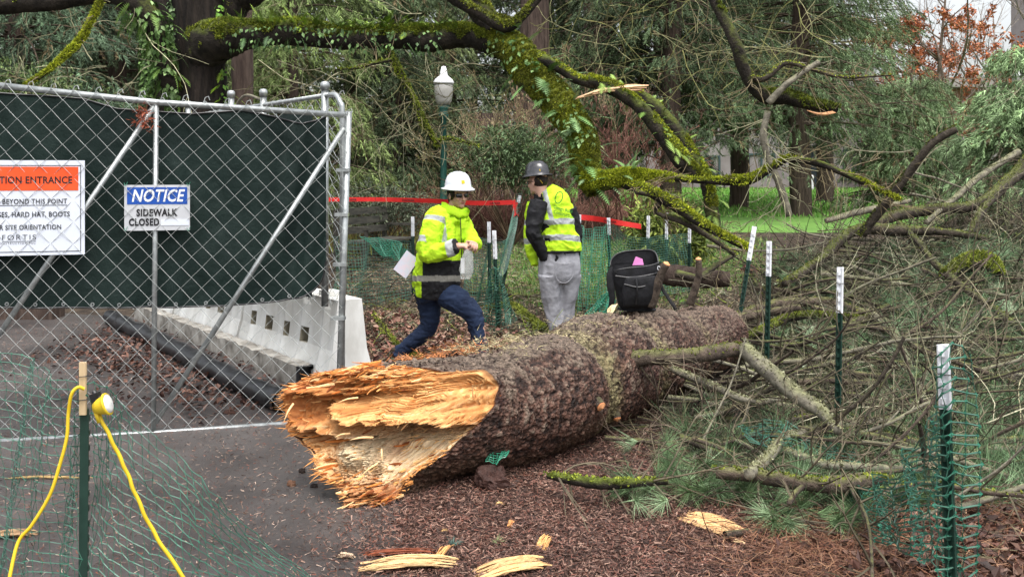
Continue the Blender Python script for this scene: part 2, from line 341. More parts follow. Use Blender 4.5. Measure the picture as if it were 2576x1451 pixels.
chips('path_debris', 'fine pale needles and crumbs strewn over the wet asphalt', [(-100, 1500), (-100, 830), (300, 800), (760, 1010), (960, 1270), (1050, 1500)], 15000, .022, .003, ['#8d7566', '#6b5446', '#a58f80', '#3c2d27', '#7c4a38', '#4b3a32'], .009, 1.)
chips('needle_litter', 'reddish fallen needles in the corner below the brush pile', [(1850, 1340), (2150, 1230), (2700, 1180), (2700, 1500), (1900, 1500)], 12000, .085, .0025, ['#74503c', '#855a44', '#583628', '#664838', '#997458'], .018, 1., .04)
chips('trampled_litter', 'brown leaf and twig litter on the ground behind the log', [(860, 960), (840, 640), (1100, 560), (1850, 560), (1900, 900), (1500, 960)], 26000, .09, .014, ['#5f5040', '#7b6a52', '#4b3d30', '#8b7c60', '#93846c', '#46513a', '#6b5545', '#39372a'], .015, 1.2, .05)
def leafpile(name, label, poly, n, size, cols, z=.02, pile=.05, bias=1.):
    p = scat(n, poly, bias); p[:, :2] += rng.normal(size=(n, 2))*.22; p[:, 2] += z+pile*rng.random(n); d = flat(n, .4); nn = nrm(np.column_stack([rng.normal(size=(n, 2))*.5, np.ones(n)]))
    cc = np.array([hexc(c) for c in cols])[rng.integers(0, len(cols), n)]
    v, f, c = leaves(p, d, nn, size*(.6+.8*rng.random(n)), size*.62*(.7+.6*rng.random(n)), rng, cc, .3, .3); m = MB(); m.add(v, f, 0, c); o = m.build(name, MT['deadleaf']); return tag(o, label, 'leaves', kind='stuff')
leafpile('fallen_leaves', 'red brown fallen leaves beside the white barrier and woman', [(880, 970), (880, 790), (1060, 800), (1330, 880), (1250, 950)], 2600, .06, ['#5d3a32', '#7d5548', '#50302a', '#8e6a5a', '#9a7c6c'])
leafpile('fallen_leaves', 'curled brown leaves under the netting in the near corner', [(2260, 1400), (2380, 1340), (2700, 1240), (2700, 1500), (2230, 1500)], 1500, .055, ['#46302a', '#574037', '#352722', '#6d5549', '#5c3f36'], .02, .04)
leafpile('fallen_leaves', 'dark wet leaves drifted against the black tube', [(150, 900), (330, 810), (560, 930), (700, 1030), (480, 1030)], 1500, .055, ['#4c322a', '#5d4035', '#3b2925', '#6d5044'], .012, .03)
def blades(name, label, poly, n, h, cols, bias=1., w=.006):
    p = scat(n, poly, bias); p[:, :2] += rng.normal(size=(n, 2))*.3; d = nrm(np.column_stack([rng.normal(size=(n, 2))*.35, np.ones(n)])); s = flat(n, .1)*w*(.6+.8*rng.random((n, 1))); l = (h*(.4+rng.random(n)))[:, None]
    cc = np.array([hexc(c) for c in cols])[rng.integers(0, len(cols), n)]*(.8+.4*rng.random((n, 1)))
    m = MB(); m.add(np.stack([p-s, p+s, p+d*l], 1).reshape(-1, 3), np.arange(3*n).reshape(-1, 3), 0, np.repeat(cc, 3, 0)); o = m.build(name, MT['leaf']); return tag(o, label, 'grass', kind='stuff')
blades('grass', 'bright green lawn grass in front of the far building', [(1300, 545), (1300, 474), (2650, 474), (2650, 548)], 40000, .10, ['#5f9638', '#70a544', '#55852f', '#82b055', '#8a9a58'], .8, .02)
blades('grass', 'sparse green grass between the stakes behind the backpack', [(1240, 740), (1290, 615), (1900, 600), (1900, 700), (1500, 790)], 32000, .08, ['#4f7a34', '#6b9641', '#7f9a56', '#49683a', '#8c8a58'], .9, .008)
blades('dry_grass', 'thin straw coloured grass left of the lamp post', [(850, 640), (850, 560), (1130, 545), (1130, 620)], 14000, .35, ['#8a8a4c', '#7a6648', '#9aa04e', '#6b5038'], .8, .009)

# ---------------------------------------------------------------- background trees
def conifer(x, Y, H, R, z0, seed, label, tint, trunk=.28, nb=85, ns=26, nn=20, hang=1., zmax=11., az=None, tl=.34):
    rng = np.random.default_rng(seed); b = np.array([x, Y, float(gz(Y))]); t = thing('conifer_tree', label, 'tree', b)
    zz = np.linspace(-.2, min(H, 16), 14); tp = np.column_stack([np.full(14, x)+.04*rng.normal(size=14), np.full(14, Y), b[2]+zz])
    m = MB(); m.add(*tubes(tp, trunk*(1-zz/H*.8), 14, .16, rng)); m.build('trunk', MT['bark_red'], t, True)
    z = z0+(zmax-z0)*rng.random(nb)**1.05; a = rng.random(nb)*2*np.pi if az is None else az[0]+(az[1]-az[0])*rng.random(nb)
    L = R*(1-z/H*.75)*(.75+.4*rng.random(nb)); st = np.column_stack([np.full(nb, x), np.full(nb, Y), b[2]+z])
    d = np.column_stack([np.cos(a), np.sin(a), .12+.15*rng.random(nb)]); bp = walk(st, d, L, 9, .035, .075*hang, rng)
    m = MB(); br = .035*(L/R)[:, None]*np.linspace(1, .2, 9)[None]; m.add(*tubes(bp, br, 4), 0, hexc('#4a3e33'))
    S = bp[:, 2:].reshape(-1, 3); i = rng.integers(0, len(S), nb*ns); pd = nrm(np.repeat(bp[:, -1]-bp[:, 0], 7, 0))[i]
    sd = nrm(np.cross(pd, [0, 0, 1.]))*rng.normal(size=(len(i), 1))
    p = S[i]+sd*.32*np.minimum(1., R/3)+rng.normal(size=(len(i), 3))*[.08, .08, .06]; dd = nrm(pd*.55+sd*.35+np.array([0, 0, -.75*hang])+rng.normal(size=pd.shape)*.18)
    cl = fbm(p[:, 0]*.9, p[:, 1]*.9, p[:, 2]*.9, 3)[:, None]; c = hexc(tint)*[.97, 1.0, .80]*(1+.55*np.clip(cl, -1, 1))*(.75+.5*rng.random((len(p), 1)))
    tip = rng.random((len(p), 1)) < .16; c = np.where(tip, c*1.7+np.array([.008, .012, 0.004]), c)
    brown = (rng.random((len(p), 1)) < .10) & (cl > .1); c = np.where(brown, hexc('#6b5e42')*(.8+.4*rng.random((len(p), 1))), c)
    v, f, cc = needles(p, dd, tl*(.6+.8*rng.random(len(p))), nn, .42, .009, rng, .34, c, .3); m2 = MB(); m2.add(v, f, 0, cc)
    m.build('branches', MT['twig'], t); m2.build('crown', MT['needle'], t); return t
Z = .0
TR = [ # u, Y, H, R, z0, tint, trunk, label
 (40, 17.5, 17, 3.1, .6, '#4f6152', .26, 'dark blue green fir at the left edge above the fence'),
 (165, 24, 24, 3.6, 2.2, '#5c6a52', .42, 'tall fir with a thick reddish trunk left of the mossy arch'),
 (300, 21, 18, 3.2, 1.0, '#66755f', .22, 'grey green drooping fir seen under the mossy arched limb'),
 (430, 27, 24, 3.4, 1.5, '#5b6848', .3, 'fir with pale gaps behind the ivy clad trunk'),
 (735, 19, 12, 2.1, .6, '#78875a', .15, 'yellow green young conifer right of the great trunk'),
 (610, 25, 24, 3.5, 1.2, '#525f44', .45, 'conifer with a brown furrowed trunk behind the great trunk'),
 (890, 23, 20, 3.2, .8, '#626c4e', .26, 'broad drooping conifer between the gate and the lamp post'),
 (985, 21.5, 13, 2.0, .9, '#47543f', .16, 'low dark conifer whose boughs sweep down beside the gate'),
 (1120, 29, 25, 3.6, 2.0, '#4d5940', .4, 'dark conifer directly behind the lamp globe'),
 (1357, 30, 26, 3.2, 3.5, '#46533d', .50, 'tall conifer with a dark trunk above the forked mossy limb'),
 (1530, 27, 25, 3.8, 1.6, '#505c42', .3, 'dense conifer behind the distant lamp post'),
 (1690, 25, 22, 3.2, 1.9, '#4a5844', .28, 'dark conifer behind the pair of broken mossy limbs'),
 (1860, 30, 24, 4.0, 2.4, '#637058', .3, 'silvery green conifer left of the snapped hanging limb'),
 (2010, 26, 24, 3.8, 2.2, '#586850', .3, 'large conifer with drooping sprays above the lawn'),
 (2075, 33, 26, 3.0, 2.8, '#6c7860', .3, 'pale grey green conifer near the building doors'),
 (2300, 27, 4.2, 2.5, .5, '#6c7c62', .08, 'rounded blue green conifer in front of the brown leaved tree'),
 (2590, 15.5, 3.9, 1.7, .4, '#7a8f70', .07, 'soft long needled pine at the right edge'),
]
for k, (u, Yt, H, R, z0, tint, tr, lab) in enumerate(TR):
    conifer((u-CU)*Yt/F, Yt, H, R, z0, 100+k, lab, tint, tr, nb=int(60+R*16), ns=40, nn=26, zmax=min(H-.4, 1.65+470*Yt/F+1.0))
# far-off wood behind everything: one mass, with gaps of sky
rng = np.random.default_rng(77); n = 15000; q = np.column_stack([rng.uniform(-44, 16, n), rng.uniform(44, 62, n), rng.uniform(.5, 16, n)])
k = fbm(q[:, 0]*.22, q[:, 2]*.22, 3., 3) > -.12+.05*(q[:, 2]-8)*.2; q = q[k]
m = MB(); v, f, c = needles(q, nrm(rng.normal(size=q.shape)+[0, 0, -1.2]), np.full(len(q), 1.1), 16, .55, .035, rng, .5, hexc('#59644a')*(.6+.7*rng.random((len(q), 1))), .3); m.add(v, f, 0, c)
tk = rng.uniform(-42, 16, 46); st = np.column_stack([tk, rng.uniform(46, 60, 46), np.full(46, .9)]); m.add(*tubes(walk(st, np.tile([0, 0, 1.], (46, 1)), np.full(46, 17.), 6, .01, 0, rng), .24, 6), 0, hexc('#574a3c'))
tag(m.build('distant_woods', MT['needle']), 'distant grey green woods closing off the park', 'woods', kind='stuff')

def bare_tree(name, label, base, H, r, seed, col1, n1=9, lean=(0, 0, 1), leafcol=None, nleaf=0, ang=.55, lv=(5, 5, 4), spread=.6, leafsize=.07, cat='tree', stems=1, up=.1, zr=None, wig=.08):
    rng = np.random.default_rng(seed); base = np.array(base, float); t = thing(name, label, cat, base)
    st = np.repeat(base[None], stems, 0)+np.column_stack([rng.normal(size=(stems, 2))*.25*(stems > 1), np.zeros(stems)]); d = np.array(lean)+rng.normal(size=(stems, 3))*.25*(stems > 1)
    p = walk(st, d, np.full(stems, H), 12, .04, 0, rng); rad = r*np.linspace(1, .25, 12)[None]*np.ones((stems, 1)); m = MB(); m.add(*tubes(p, rad, 8), 0, hexc(col1)); a, ra = p, rad
    m.build('trunk' if cat == 'tree' else 'stems', MT['twig'], t, True); m = MB()
    a, ra = kids(a, ra, n1, spread, ang+.3, -.02, 9, wig, rng, .2, .55, up); m.add(*tubes(a, ra, 5), 0, hexc(col1))
    for i, nn in enumerate(lv): 
        a, ra = kids(a, ra, nn, .55, ang, -.01, 7 if i < 1 else 5, wig*1.3, rng, .15, .6, up*.5); ra = np.maximum(ra, .0035); m.add(*tubes(a, ra, 4 if i < 1 else 3), 0, hexc(col1)*1.15)
    m.build('branches', MT['twig'], t)
    if nleaf:
        e = a.reshape(-1, 3); i = rng.integers(0, len(e), nleaf)
        if zr: w = (e[i, 2] > zr[0]) & (e[i, 2] < zr[1]); i = i[w]
        n = len(i); cc = np.array([hexc(c) for c in leafcol])[rng.integers(0, len(leafcol), n)]
        v, f, c = leaves(e[i]+rng.normal(size=(n, 3))*.03, nrm(rng.normal(size=(n, 3))+[0, 0, -.5]), runit(rng, n), leafsize*(.6+.8*rng.random(n)), leafsize*.5, rng, cc, .35); m = MB(); m.add(v, f, 0, c); m.build('leaves', MT['leaf'], t)
    return t
def at(u, Y): return [(u-CU)*Y/F, Y, float(gz(Y))]
bare_tree('deciduous_tree', 'grey branched tree still holding rusty brown leaves before the brick building', at(2345, 36), 7.5, .15, 201, '#776a60', 16, leafcol=['#a05c3c', '#b0683f', '#85492f', '#b87a55'], nleaf=17000, lv=(6, 5, 4), spread=.75, leafsize=.15, up=.12, zr=(2.0, 7.5), ang=.75)
bare_tree('deciduous_tree', 'bare grey tree reaching over the upper right corner', at(2520, 38), 10, .15, 202, '#7a7068', 12, lv=(6, 5, 3), spread=.6, up=.2)
bare_tree('bare_shrub', 'tan budding shrub behind the lamp post and white hard hat', at(1250, 19.6), 2.0, .025, 203, '#84765c', 7, leafcol=['#8b8a4c', '#9a9560', '#7b8245'], nleaf=1500, stems=8, lv=(4, 4, 3), leafsize=.035, cat='shrub', spread=.8, up=.3)
bare_tree('bare_shrub', 'tall reddish twiggy shrub left of the drooping mossy limb', at(1395, 19), 3.0, .022, 204, '#75604e', 6, leafcol=['#9a9a6a', '#8f8a5c'], nleaf=900, stems=5, lv=(4, 3, 3), leafsize=.04, cat='shrub', spread=.6, up=.3, ang=.4)
bare_tree('bare_shrub', 'brown twiggy shrub below the distant lamp post', at(1560, 18.5), 2.0, .022, 205, '#6b4a40', 7, stems=9, lv=(4, 4, 3), cat='shrub', spread=.75, up=.3)
# hanging thin twigs of trees out of frame
def hedge(label, u0, u1, Y, h, seed, n, c1):
    rng = np.random.default_rng(seed); X0, X1 = (u0-CU)*Y/F, (u1-CU)*Y/F; x = rng.uniform(X0, X1, n); y = Y+rng.uniform(-.9, .9, n); st = np.column_stack([x, y, gz(y)])
    hh = h*(.8+.35*fbm(x*1.1, seed*1., 0., 3)); d = np.column_stack([rng.normal(size=(n, 2))*.35, np.ones(n)]); p = walk(st, d, hh*(.5+.6*rng.random(n)), 7, .12, .02, rng); r = np.full((n, 1), .007)*np.linspace(1, .4, 7)
    m = MB(); cc = hexc(c1)*(.6+.8*rng.random((n, 1))); v, f = tubes(p, r, 3); m.add(v, f, 0, np.repeat(cc, 21, 0)); q, rq = kids(p, r, 4, .6, .6, .03, 5, .14, rng, .2, .7); cc = hexc(c1)*(.7+.8*rng.random((len(q), 1))); v, f = tubes(q, np.maximum(rq, .0035), 3); m.add(v, f, 0, np.repeat(cc, 15, 0))
    tag(m.build('twiggy_hedge', MT['twig'], base=((X0+X1)/2, Y, float(gz(Y)))), label, 'hedge')
hedge('low reddish brown thicket of bare stems left of the woman', 840, 1130, 19.5, 1.05, 31, 1500, '#6d4f40')
hedge('tangled brown thicket of bare stems between the two workers', 1130, 1420, 20, 1.1, 32, 1500, '#6f4f45')
hedge('low brown thicket of bare stems right of the man', 1420, 1700, 20.5, 1.15, 33, 1500, '#7a5a4c')
def shrub(label, u, v, Y, w, h, seed, cols, n=1500, size=.09, name='evergreen_shrub'):
    rng = np.random.default_rng(seed); c = P(u, v, Y); q = nrm(rng.normal(size=(n, 3)))*(rng.random((n, 1))**.45)*[w, w*.8, h]; q *= 1+.45*fbm(q[:, :1]*3, q[:, 1:2]*3, q[:, 2:]*3, 2); p = c+q; p[:, 2] = np.maximum(p[:, 2], float(gz(Y))+.03)
    b = np.array([c[0], Y, float(gz(Y))]); t = thing(name, label, 'shrub', b)
    st = np.repeat((b)[None], 26, 0); m = MB(); d = np.column_stack([rng.normal(size=(26, 2))*.5, np.ones(26)]); tp = walk(st, d, np.full(26, c[2]-b[2]+h*.8), 6, .1, 0, rng); m.add(*tubes(tp, .012*np.linspace(1, .4, 6), 4), 0, hexc('#5c4c3a')); m.build('stems', MT['twig'], t)
    cc = np.array([hexc(x) for x in cols])[rng.integers(0, len(cols), n)]; k = 5; pp = np.repeat(p, k, 0)+rng.normal(size=(n*k, 3))*size*.35; dd = nrm(np.repeat(nrm(q), k, 0)*.5+runit(rng, n*k)); v, f, c3 = leaves(pp, dd, nrm(np.array([0, -.3, 1.])+.5*runit(rng, n*k)), size*(.7+.6*rng.random(n*k)), size*.32, rng, np.repeat(cc, k, 0), .3)
    m = MB(); m.add(v, f, 0, c3); m.build('foliage', MT['leaf'], t)
GR = ['#47592f', '#5c7040', '#3b4a2a', '#71834f']
shrub('glossy evergreen shrub behind the black hard hat', 1290, 395, 18, 1.15, .7, 41, ['#54683f', '#69805a', '#414f33'], 1500)
shrub('sprawling dark shrub on the ground left of the woman', 960, 530, 17, 1.3, .5, 42, ['#4c5540', '#3c4234', '#67705a'], 1300, .07)
shrub('yellow green rhododendron behind the backpack stakes', 1680, 590, 14.5, .75, .55, 43, ['#7d8a3c', '#5e6d32', '#8f9a4c', '#4e5c2c'], 700, .12)
shrub('dark green shrub at the far left behind the gate', 60, 245, 14, 1.0, .5, 44, GR, 700)
shrub('low green ground cover near the gravel path', 1560, 545, 22, 1.0, .3, 45, ['#5b7a3c', '#47652f'], 400)
# redwood stumps / trunks behind the shrubs
for u0, Yt, r, H, lab, s in ((1215, 23, .62, 14, 'massive furrowed redwood trunk behind the white hard hat', 51), (1345, 25, .42, 15, 'dark redwood trunk left of the mossy hanging limb', 52), (1500, 26, .4, 15, 'dark redwood trunk behind the small distant lamp', 53)):
    rng = np.random.default_rng(s); zz = np.array([-.2, .3, 1, 1.6, 2.6, 5, 9, H]); rr = r*np.array([1.35, 1.2, 1.05, 1, .9, .8, .7, .5]); b = at(u0, Yt)
    if s == 51: zz = zz[:5]; rr = rr[:5]
    p = np.column_stack([np.full(len(zz), b[0]), np.full(len(zz), Yt), b[2]+zz]); q = spline(np.column_stack([p, rr]), 24); m = MB(); v, f = tubes(q[:, :3], q[:, 3], 40); a = np.arange(40)
    v = v.reshape(24, 40, 3); cen = q[:, None, :3]; v = cen+(v-cen)*(1+.10*np.abs(np.sin(a*2.1))[None, :, None]+.05*rng.random((24, 40, 1))); m.add(v, f)
    tag(m.build('redwood_stump' if s == 51 else 'redwood_tree', MT['bark_red'], base=b), lab, 'tree')

# ---------------------------------------------------------------- buildings
def building():
    Yb = 47.; b = (17, Yb, .9); MT['conc'] = mk('concrete_wall', (.27, .24, .23), (.36, .33, .32), scale=1.2, rough=.9, bump=.2)
    MT['brick'] = mk('brick_wall', (.20, .10, .075), (.30, .165, .13), scale=8, rough=.9, bump=.4, bscale=9)
    MT['glass'] = mk('window_glass', (.02, .03, .035), (.05, .065, .075), scale=1, rough=.08, bump=0, spec=.8); MT['frame'] = mk('window_frame', (.06, .10, .10), (.08, .12, .12), rough=.4, bump=0)
    t = thing('campus_building', 'pinkish concrete building with glazed doors behind the conifers', 'building', b)
    x = lambda u: (u-CU)*Yb/F; m = MB(); wl = [(1560, 1735, .9, 7), (1735, 2030, .9, 7), (2092, 2200, .9, 7), (2030, 2092, 3.0, 7)]
    for a, c, z0, z1 in wl: m.add(*box(((x(a)+x(c))/2, Yb+1.5, (z0+z1)/2), (x(c)-x(a)-.004, 3, z1-z0)))
    m.build('wall', MT['conc'], t); m = MB(); m.add(*box((x(1880), Yb+1.5, 7.15), (13, 3.6, .3))); m.build('roof', MT['conc'], t)
    for a, c, z0, z1, nm in ((2030, 2092, .9, 3.0, 'door'), (1770, 1812, 1.5, 2.5, 'window'), (1880, 1950, 1.5, 2.6, 'window'), (2120, 2170, 1.3, 2.8, 'window')):
        y = Yb+.18 if nm == 'door' else Yb-.02; m = MB(); cx = (x(a)+x(c))/2; w = x(c)-x(a); h = z1-z0
        for s in (-1, 0, 1): m.add(*box((cx+s*(w/2-.05), y, (z0+z1)/2), (.09, .12, h)))
        for z in (z0+.045, z1-.045): m.add(*box((cx, y, z), (w-.20, .10, .09)))
        fr = m.build(nm, MT['frame'], t); m = MB(); m.add(*box((cx, y+.05, (z0+z1)/2), (w-.1, .03, h-.1))); m.build('pane', MT['glass'], fr)
    t = thing('brick_building', 'brick and concrete building with a dark covered entry at the far right', 'building', (25, 46, .9)); Yb = 45.; m = MB()
    for a, c, z0, z1, mt in ((2205, 2290, .95, 5.6, 0), (2290, 2600, 3.3, 5.6, 0), (2600, 2800, .95, 5.6, 0)): m.add(*box(((x(a)+x(c))/2, Yb+2, (z0+z1)/2), (x(c)-x(a)-.004, 4, z1-z0)), mt)
    m.build('wall', MT['brick'], t); m = MB(); m.add(*box((x(2500), Yb+1.8, 5.85), (11.6, 4.8, .45))); m.build('roof', MT['conc'], t)
    m = MB(); m.add(*box((x(2445), Yb-.4, 3.12), (5.8, 1.2, .32))); m.build('canopy', MT['conc'], t); m = MB(); m.add(*box((x(2445), Yb+3.2, 2.1), (5.6, .1, 2.2))); w = m.build('window', MT['glass'], t)
    m = MB()
    for i in range(7): m.add(*box((x(2310)+i*.8, Yb+3.1, 2.1), (.08, .08, 2.2)))
    m.build('frame', MT['frame'], w)
    for u in (2330, 2480, 2590): m = MB(); m.add(*box((x(u), Yb-.5, 1.92), (.4, .4, 2.08))); m.build('pillar', MT['conc'], t)
    m = MB(); m.add(*box((x(2760), Yb+3, 7.), (3.4, 3, 12.2))); m.add(*box((x(2760), Yb+3, 13.3), (3.7, 3.3, .4))); m.build('tower', MT['conc'], t)
    tag(MB().add(*box((x(2470), 43.6, 1.25), (4.6, .35, .5))).build('low_wall', MT['brick'], base=(x(2470), 43.6, .9)), 'low red brick wall at the foot of the covered entry', 'wall')
    for i, (u, lab) in enumerate(((2026, 'left'), (2038, 'right'))):
        m = MB(); b = at(u, 44.5); m.add(*lathe([(.001, 0), (.16, 0), (.15, .5), (.17, .52), (.17, .62), (.05, .68), (.001, .68)], b, 16)); tag(m.build('bollard', MT['paint_white'], base=b), 'small white bollard, %s one of the pair by the glazed doors' % lab, 'bollard')
building()

# ---------------------------------------------------------------- lamp posts
def lamp(u, Y, ztop, label, fl=False):
    b = np.array(at(u, Y)); t = thing('lamp_post', label, 'street lamp', b); H = ztop-b[2]; s = 1.
    prof = [(.001, 0), (.19, 0), (.19, .12), (.15, .2), (.12, .6), (.085, .75), (.075, .8), (.062, 1.2), (.055, H-1.02), (.075, H-1.0), (.10, H-.93), (.075, H-.86), (.085, H-.82), (.12, H-.76), (.001, H-.75)]
    m = MB(); m.add(*lathe(prof, b, 24)); m.build('pole', MT['paint_green'], t, True)
    m = MB(); m.add(*lathe([(.001, H-.75), (.12, H-.74), (.155, H-.66), (.18, H-.5), (.185, H-.38), (.17, H-.33), (.001, H-.33)], b, 28)); g = m.build('globe', mk('lamp_globe', (.33, .32, .29), (.40, .39, .36), rough=.25, bump=0, spec=.6), t, True)
    m = MB(); m.add(*lathe([(.001, H-.34), (.195, H-.34), (.2, H-.30), (.17, H-.25), (.11, H-.20), (.075, H-.16), (.06, H-.06), (.04, H), (.001, H+.01)], b, 28)); m.build('cap', MT['paint_white'], t, True)
lamp(1116, 18.5, CH+(435-168)*18.5/F, 'green lamp post with frosted globe and white cap behind the woman')
lamp(1522, 38, CH+(435-268)*38/F, 'small distant green lamp post with pale globe behind the mossy limbs')
lamp(2566, 24, CH+(435-160)*24/F, 'white capped lamp at the right edge among the pine boughs')
lamp(2372, 40, CH+(435-345)*40/F, 'small distant grey lamp post before the covered entry')
# park bench
def bench(u, v, Y, rot):
    t = thing('park_bench', 'weathered dark wooden park bench behind the netting', 'bench', (0, 0, 0)); W = mk('weathered_wood', (.035, .035, .03), (.08, .075, .06), scale=20, stretch=(.3, 1, 1), rough=.85)
    m = MB(); [m.add(*box((0, .05+i*.13, .43), (1.5, .10, .035))) for i in range(4)]; m.build('seat', W, t)
    m = MB(); [m.add(*box((0, .52+.02*i, .60+i*.15), (1.5, .03, .11))) for i in range(3)]; m.build('backrest', W, t)
    for s in (-.72, .72):
        m = MB(); m.add(*box((s, .05, .215), (.06, .07, .41))); m.add(*box((s, .58, .45), (.06, .06, .98))); m.add(*box((s, .28, .36), (.05, .48, .05))); m.add(*box((s, .25, .66), (.07, .6, .04))); m.add(*box((s, .02, .53), (.05, .05, .2))); m.build('frame', W, t)
    t.location = G(u, v); t.rotation_euler = (0, 0, rot)
bench(985, 672, 15, 1.15)
# ---------------------------------------------------------------- the fallen log with its splintered end
def fallen_log():
    rng = np.random.default_rng(301)
    cx0, cv0 = 1000., 1070.
    OUT = [(1240, 945), (1252, 965), (1250, 990), (1236, 1030), (1205, 1062), (1180, 1085), (1150, 1112), (1118, 1138), (1085, 1160), (1055, 1180), (1030, 1198), (1012, 1222), (1000, 1245), (985, 1262), (950, 1272), (905, 1277),
           (880, 1265), (872, 1240), (862, 1222), (835, 1212), (812, 1200), (800, 1180), (790, 1150), (772, 1128), (750, 1112), (730, 1092), (722, 1070), (728, 1052), (716, 1020), (715, 1002), (730, 975), (757, 955), (800, 941), (850, 931), (900, 925), (960, 924), (1010, 927), (1060, 926), (1110, 934), (1150, 936), (1190, 929), (1222, 932)]
    OUT = np.array(OUT, float); d = OUT-[cx0, cv0]; ang = np.arctan2(-d[:, 1], d[:, 0]); o = np.argsort(ang); ang = ang[o]; rad = np.hypot(*d[o].T)
    NA = 220; th = np.linspace(-np.pi, np.pi, NA, endpoint=False); rr = np.interp(th, np.concatenate([ang-2*np.pi, ang, ang+2*np.pi]), np.tile(rad, 3))
    rr *= 1+.012*fbm(th*14, 5., 0., 3)
    Yface = lambda u, v: 4.78+.34*(1275-v)/350+.00008*(u-900)
    nf = nrm(np.array([-.45, -.87, .12])); REL = 1.6
    # face relief
    def relief(u, v):
        edge = np.interp(v, [925, 990, 1030, 1085, 1140, 1200, 1275], [1252, 1250, 1236, 1180, 1115, 1025, 960])-u   # distance from lower right rim
        tu = v+.12*(u-720); tl = edge*.75+(v-1000)*.25; w = np.clip((v-1045)/70, 0, 1)*np.clip((u-830)/160, 0, 1); w = w*w*(3-2*w)
        t = tu*(1-w)+tl*w; s = u*(1-w)+(v*1.2)*w
        t = t+7*fbm(u/70, v/60, 2., 3)
        fine = np.abs(fbm(s/150, t/3.6, 0., 3)); mid = fbm(s/130, t/12, 4., 3); big = fbm(u/80, v/55, 9., 3)
        vs = np.interp(u, [715, 800, 850, 880, 930, 1000, 1080, 1150, 1200, 1260], [1000, 1000, 1012, 1042, 1062, 1055, 1058, 1072, 1060, 1020])+6*fbm(u/22, 1., 0., 3)
        amp = np.interp(u, [715, 800, 850, 900, 1100, 1160, 1200, 1260], [0, .02, .09, .12, .10, .06, .01, 0])
        below = v-vs; h = np.where(below < 0, amp*np.exp(below/34), -amp*1.25*np.exp(-below/42))
        v2 = np.interp(u, [715, 760, 840, 900, 960, 1260], [965, 985, 984, 992, 972, 940])+5*fbm(u/18, 3., 0., 3); a2 = np.interp(u, [715, 760, 860, 930, 1000], [.0, .05, .07, .04, 0]); b2 = v-v2
        h = h+np.where(b2 < 0, a2*np.exp(b2/20), -a2*1.2*np.exp(-b2/26))
        v3 = 1092+.16*(u-860)+6*fbm(u/15, 8., 0., 2); a3 = np.interp(u, [730, 760, 880, 930, 960], [0, .06, .10, .05, 0]); b3 = v-v3; h = h+np.where(b3 < 0, a3*np.exp(b3/16)*.8, -a3*np.exp(-b3/26))
        kn = np.exp(-(((u-895)/42)**2+((v-1135)/38)**2)); h = h+kn*(.07+.05*np.abs(fbm(u/9, v/9, 1., 3)))
        bowl = np.exp(-(((u-1000)/110)**2+((v-1120)/55)**2)); h = h-.05*bowl
        rough_up = np.clip((1000-v)/50, 0, 1)*np.clip((1080-u)/120, 0, 1); rough_lo = np.clip((v-1190)/40, 0, 1)
        R = np.maximum(rough_up, rough_lo); tr = 1/(1+np.exp(-9*fbm(s/60, t/16, 12., 3))); h = h+.035*R*np.abs(fbm(u/26, v/7, 6., 4))+(.014+.02*R)*mid-(.015+.012*R)*fine+.03*big+.03*tr*(.5+R)
        return h, t, s, w, kn, R, fine, mid, below
    NR = 170; q = np.linspace(0, 1, NR)**.85; U = cx0+q[:, None]*(rr*np.cos(th))[None]; V = cv0-q[:, None]*(rr*np.sin(th))[None]
    h, t, s, w, kn, R, fine, mid, below = relief(U, V); fade = np.clip((1-q)/.05, 0, 1)[:, None]**.6
    Y0 = Yface(U, V); B = np.stack([(U-CU)*Y0/F, Y0, CH-(V-HV)*Y0/F], -1); face = B+nf*(REL*h*(.3+.7*fade))[..., None]
    cs = fbm(s/260, t/3.0, 7., 4); cb = fbm(U/70, V/45, 3., 3)
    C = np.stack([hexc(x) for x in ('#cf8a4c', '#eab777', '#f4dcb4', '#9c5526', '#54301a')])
    a = np.clip(.55+.5*cs+.5*cb, 0, 1)[..., None]; cc = C[0]*(1-a)+C[1]*a; pale = np.clip(w*.75+kn*1.1+.35*cs-.12+np.clip((V-1060)/150, 0, .3), 0, 1)[..., None]; cc = cc*(1-pale)+C[2]*pale
    org = np.clip(R*.55+np.clip((900-U)/150, 0, .75)*np.clip((1120-V)/60, 0, 1)+.3*cb, 0, .85)[..., None]; cc = cc*(1-org)+hexc('#bd7038')*org
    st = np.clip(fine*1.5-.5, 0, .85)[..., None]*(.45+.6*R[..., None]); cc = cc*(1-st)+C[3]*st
    rimc = np.clip((q-.955)/.045, 0, 1)[:, None, None]*np.clip(np.sin(th)*1.5+.55, 0, 1)[None, :, None]; cc = cc*(1-rimc*.8)+C[4]*rimc*.8
    cc = cc*np.clip(.84+.22*cs[..., None], .5, 1.2)
    idx = np.arange(NR*NA).reshape(NR, NA); n2 = np.roll(idx, -1, 1); ff = np.stack([idx[:-1], idx[1:], n2[1:], n2[:-1]], -1).reshape(-1, 4)
    base = np.array([-.3, 5.0, 0]); t0 = thing('fallen_log', 'huge snapped conifer trunk lying across the path with orange splintered end', 'log', base)
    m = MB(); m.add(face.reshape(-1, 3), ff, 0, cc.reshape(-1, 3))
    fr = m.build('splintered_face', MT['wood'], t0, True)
    # splinters standing out of the face and ragged left and lower rims
    m = MB(); N = 420; i = rng.integers(0, NA, N*4); tt = th[i]; keep = (np.cos(tt) < -.2) | (np.sin(tt) < -.72) | (rng.random(len(tt)) < .05); i = i[keep][:N]; j = NR-1-rng.integers(0, 10, len(i)); p0 = face[j, i]
    dd = nrm(np.array([-.85, -.4, -.12])+rng.normal(size=(len(i), 3))*[.2, .25, .16]); L = .018+.06*rng.random(len(i))**3
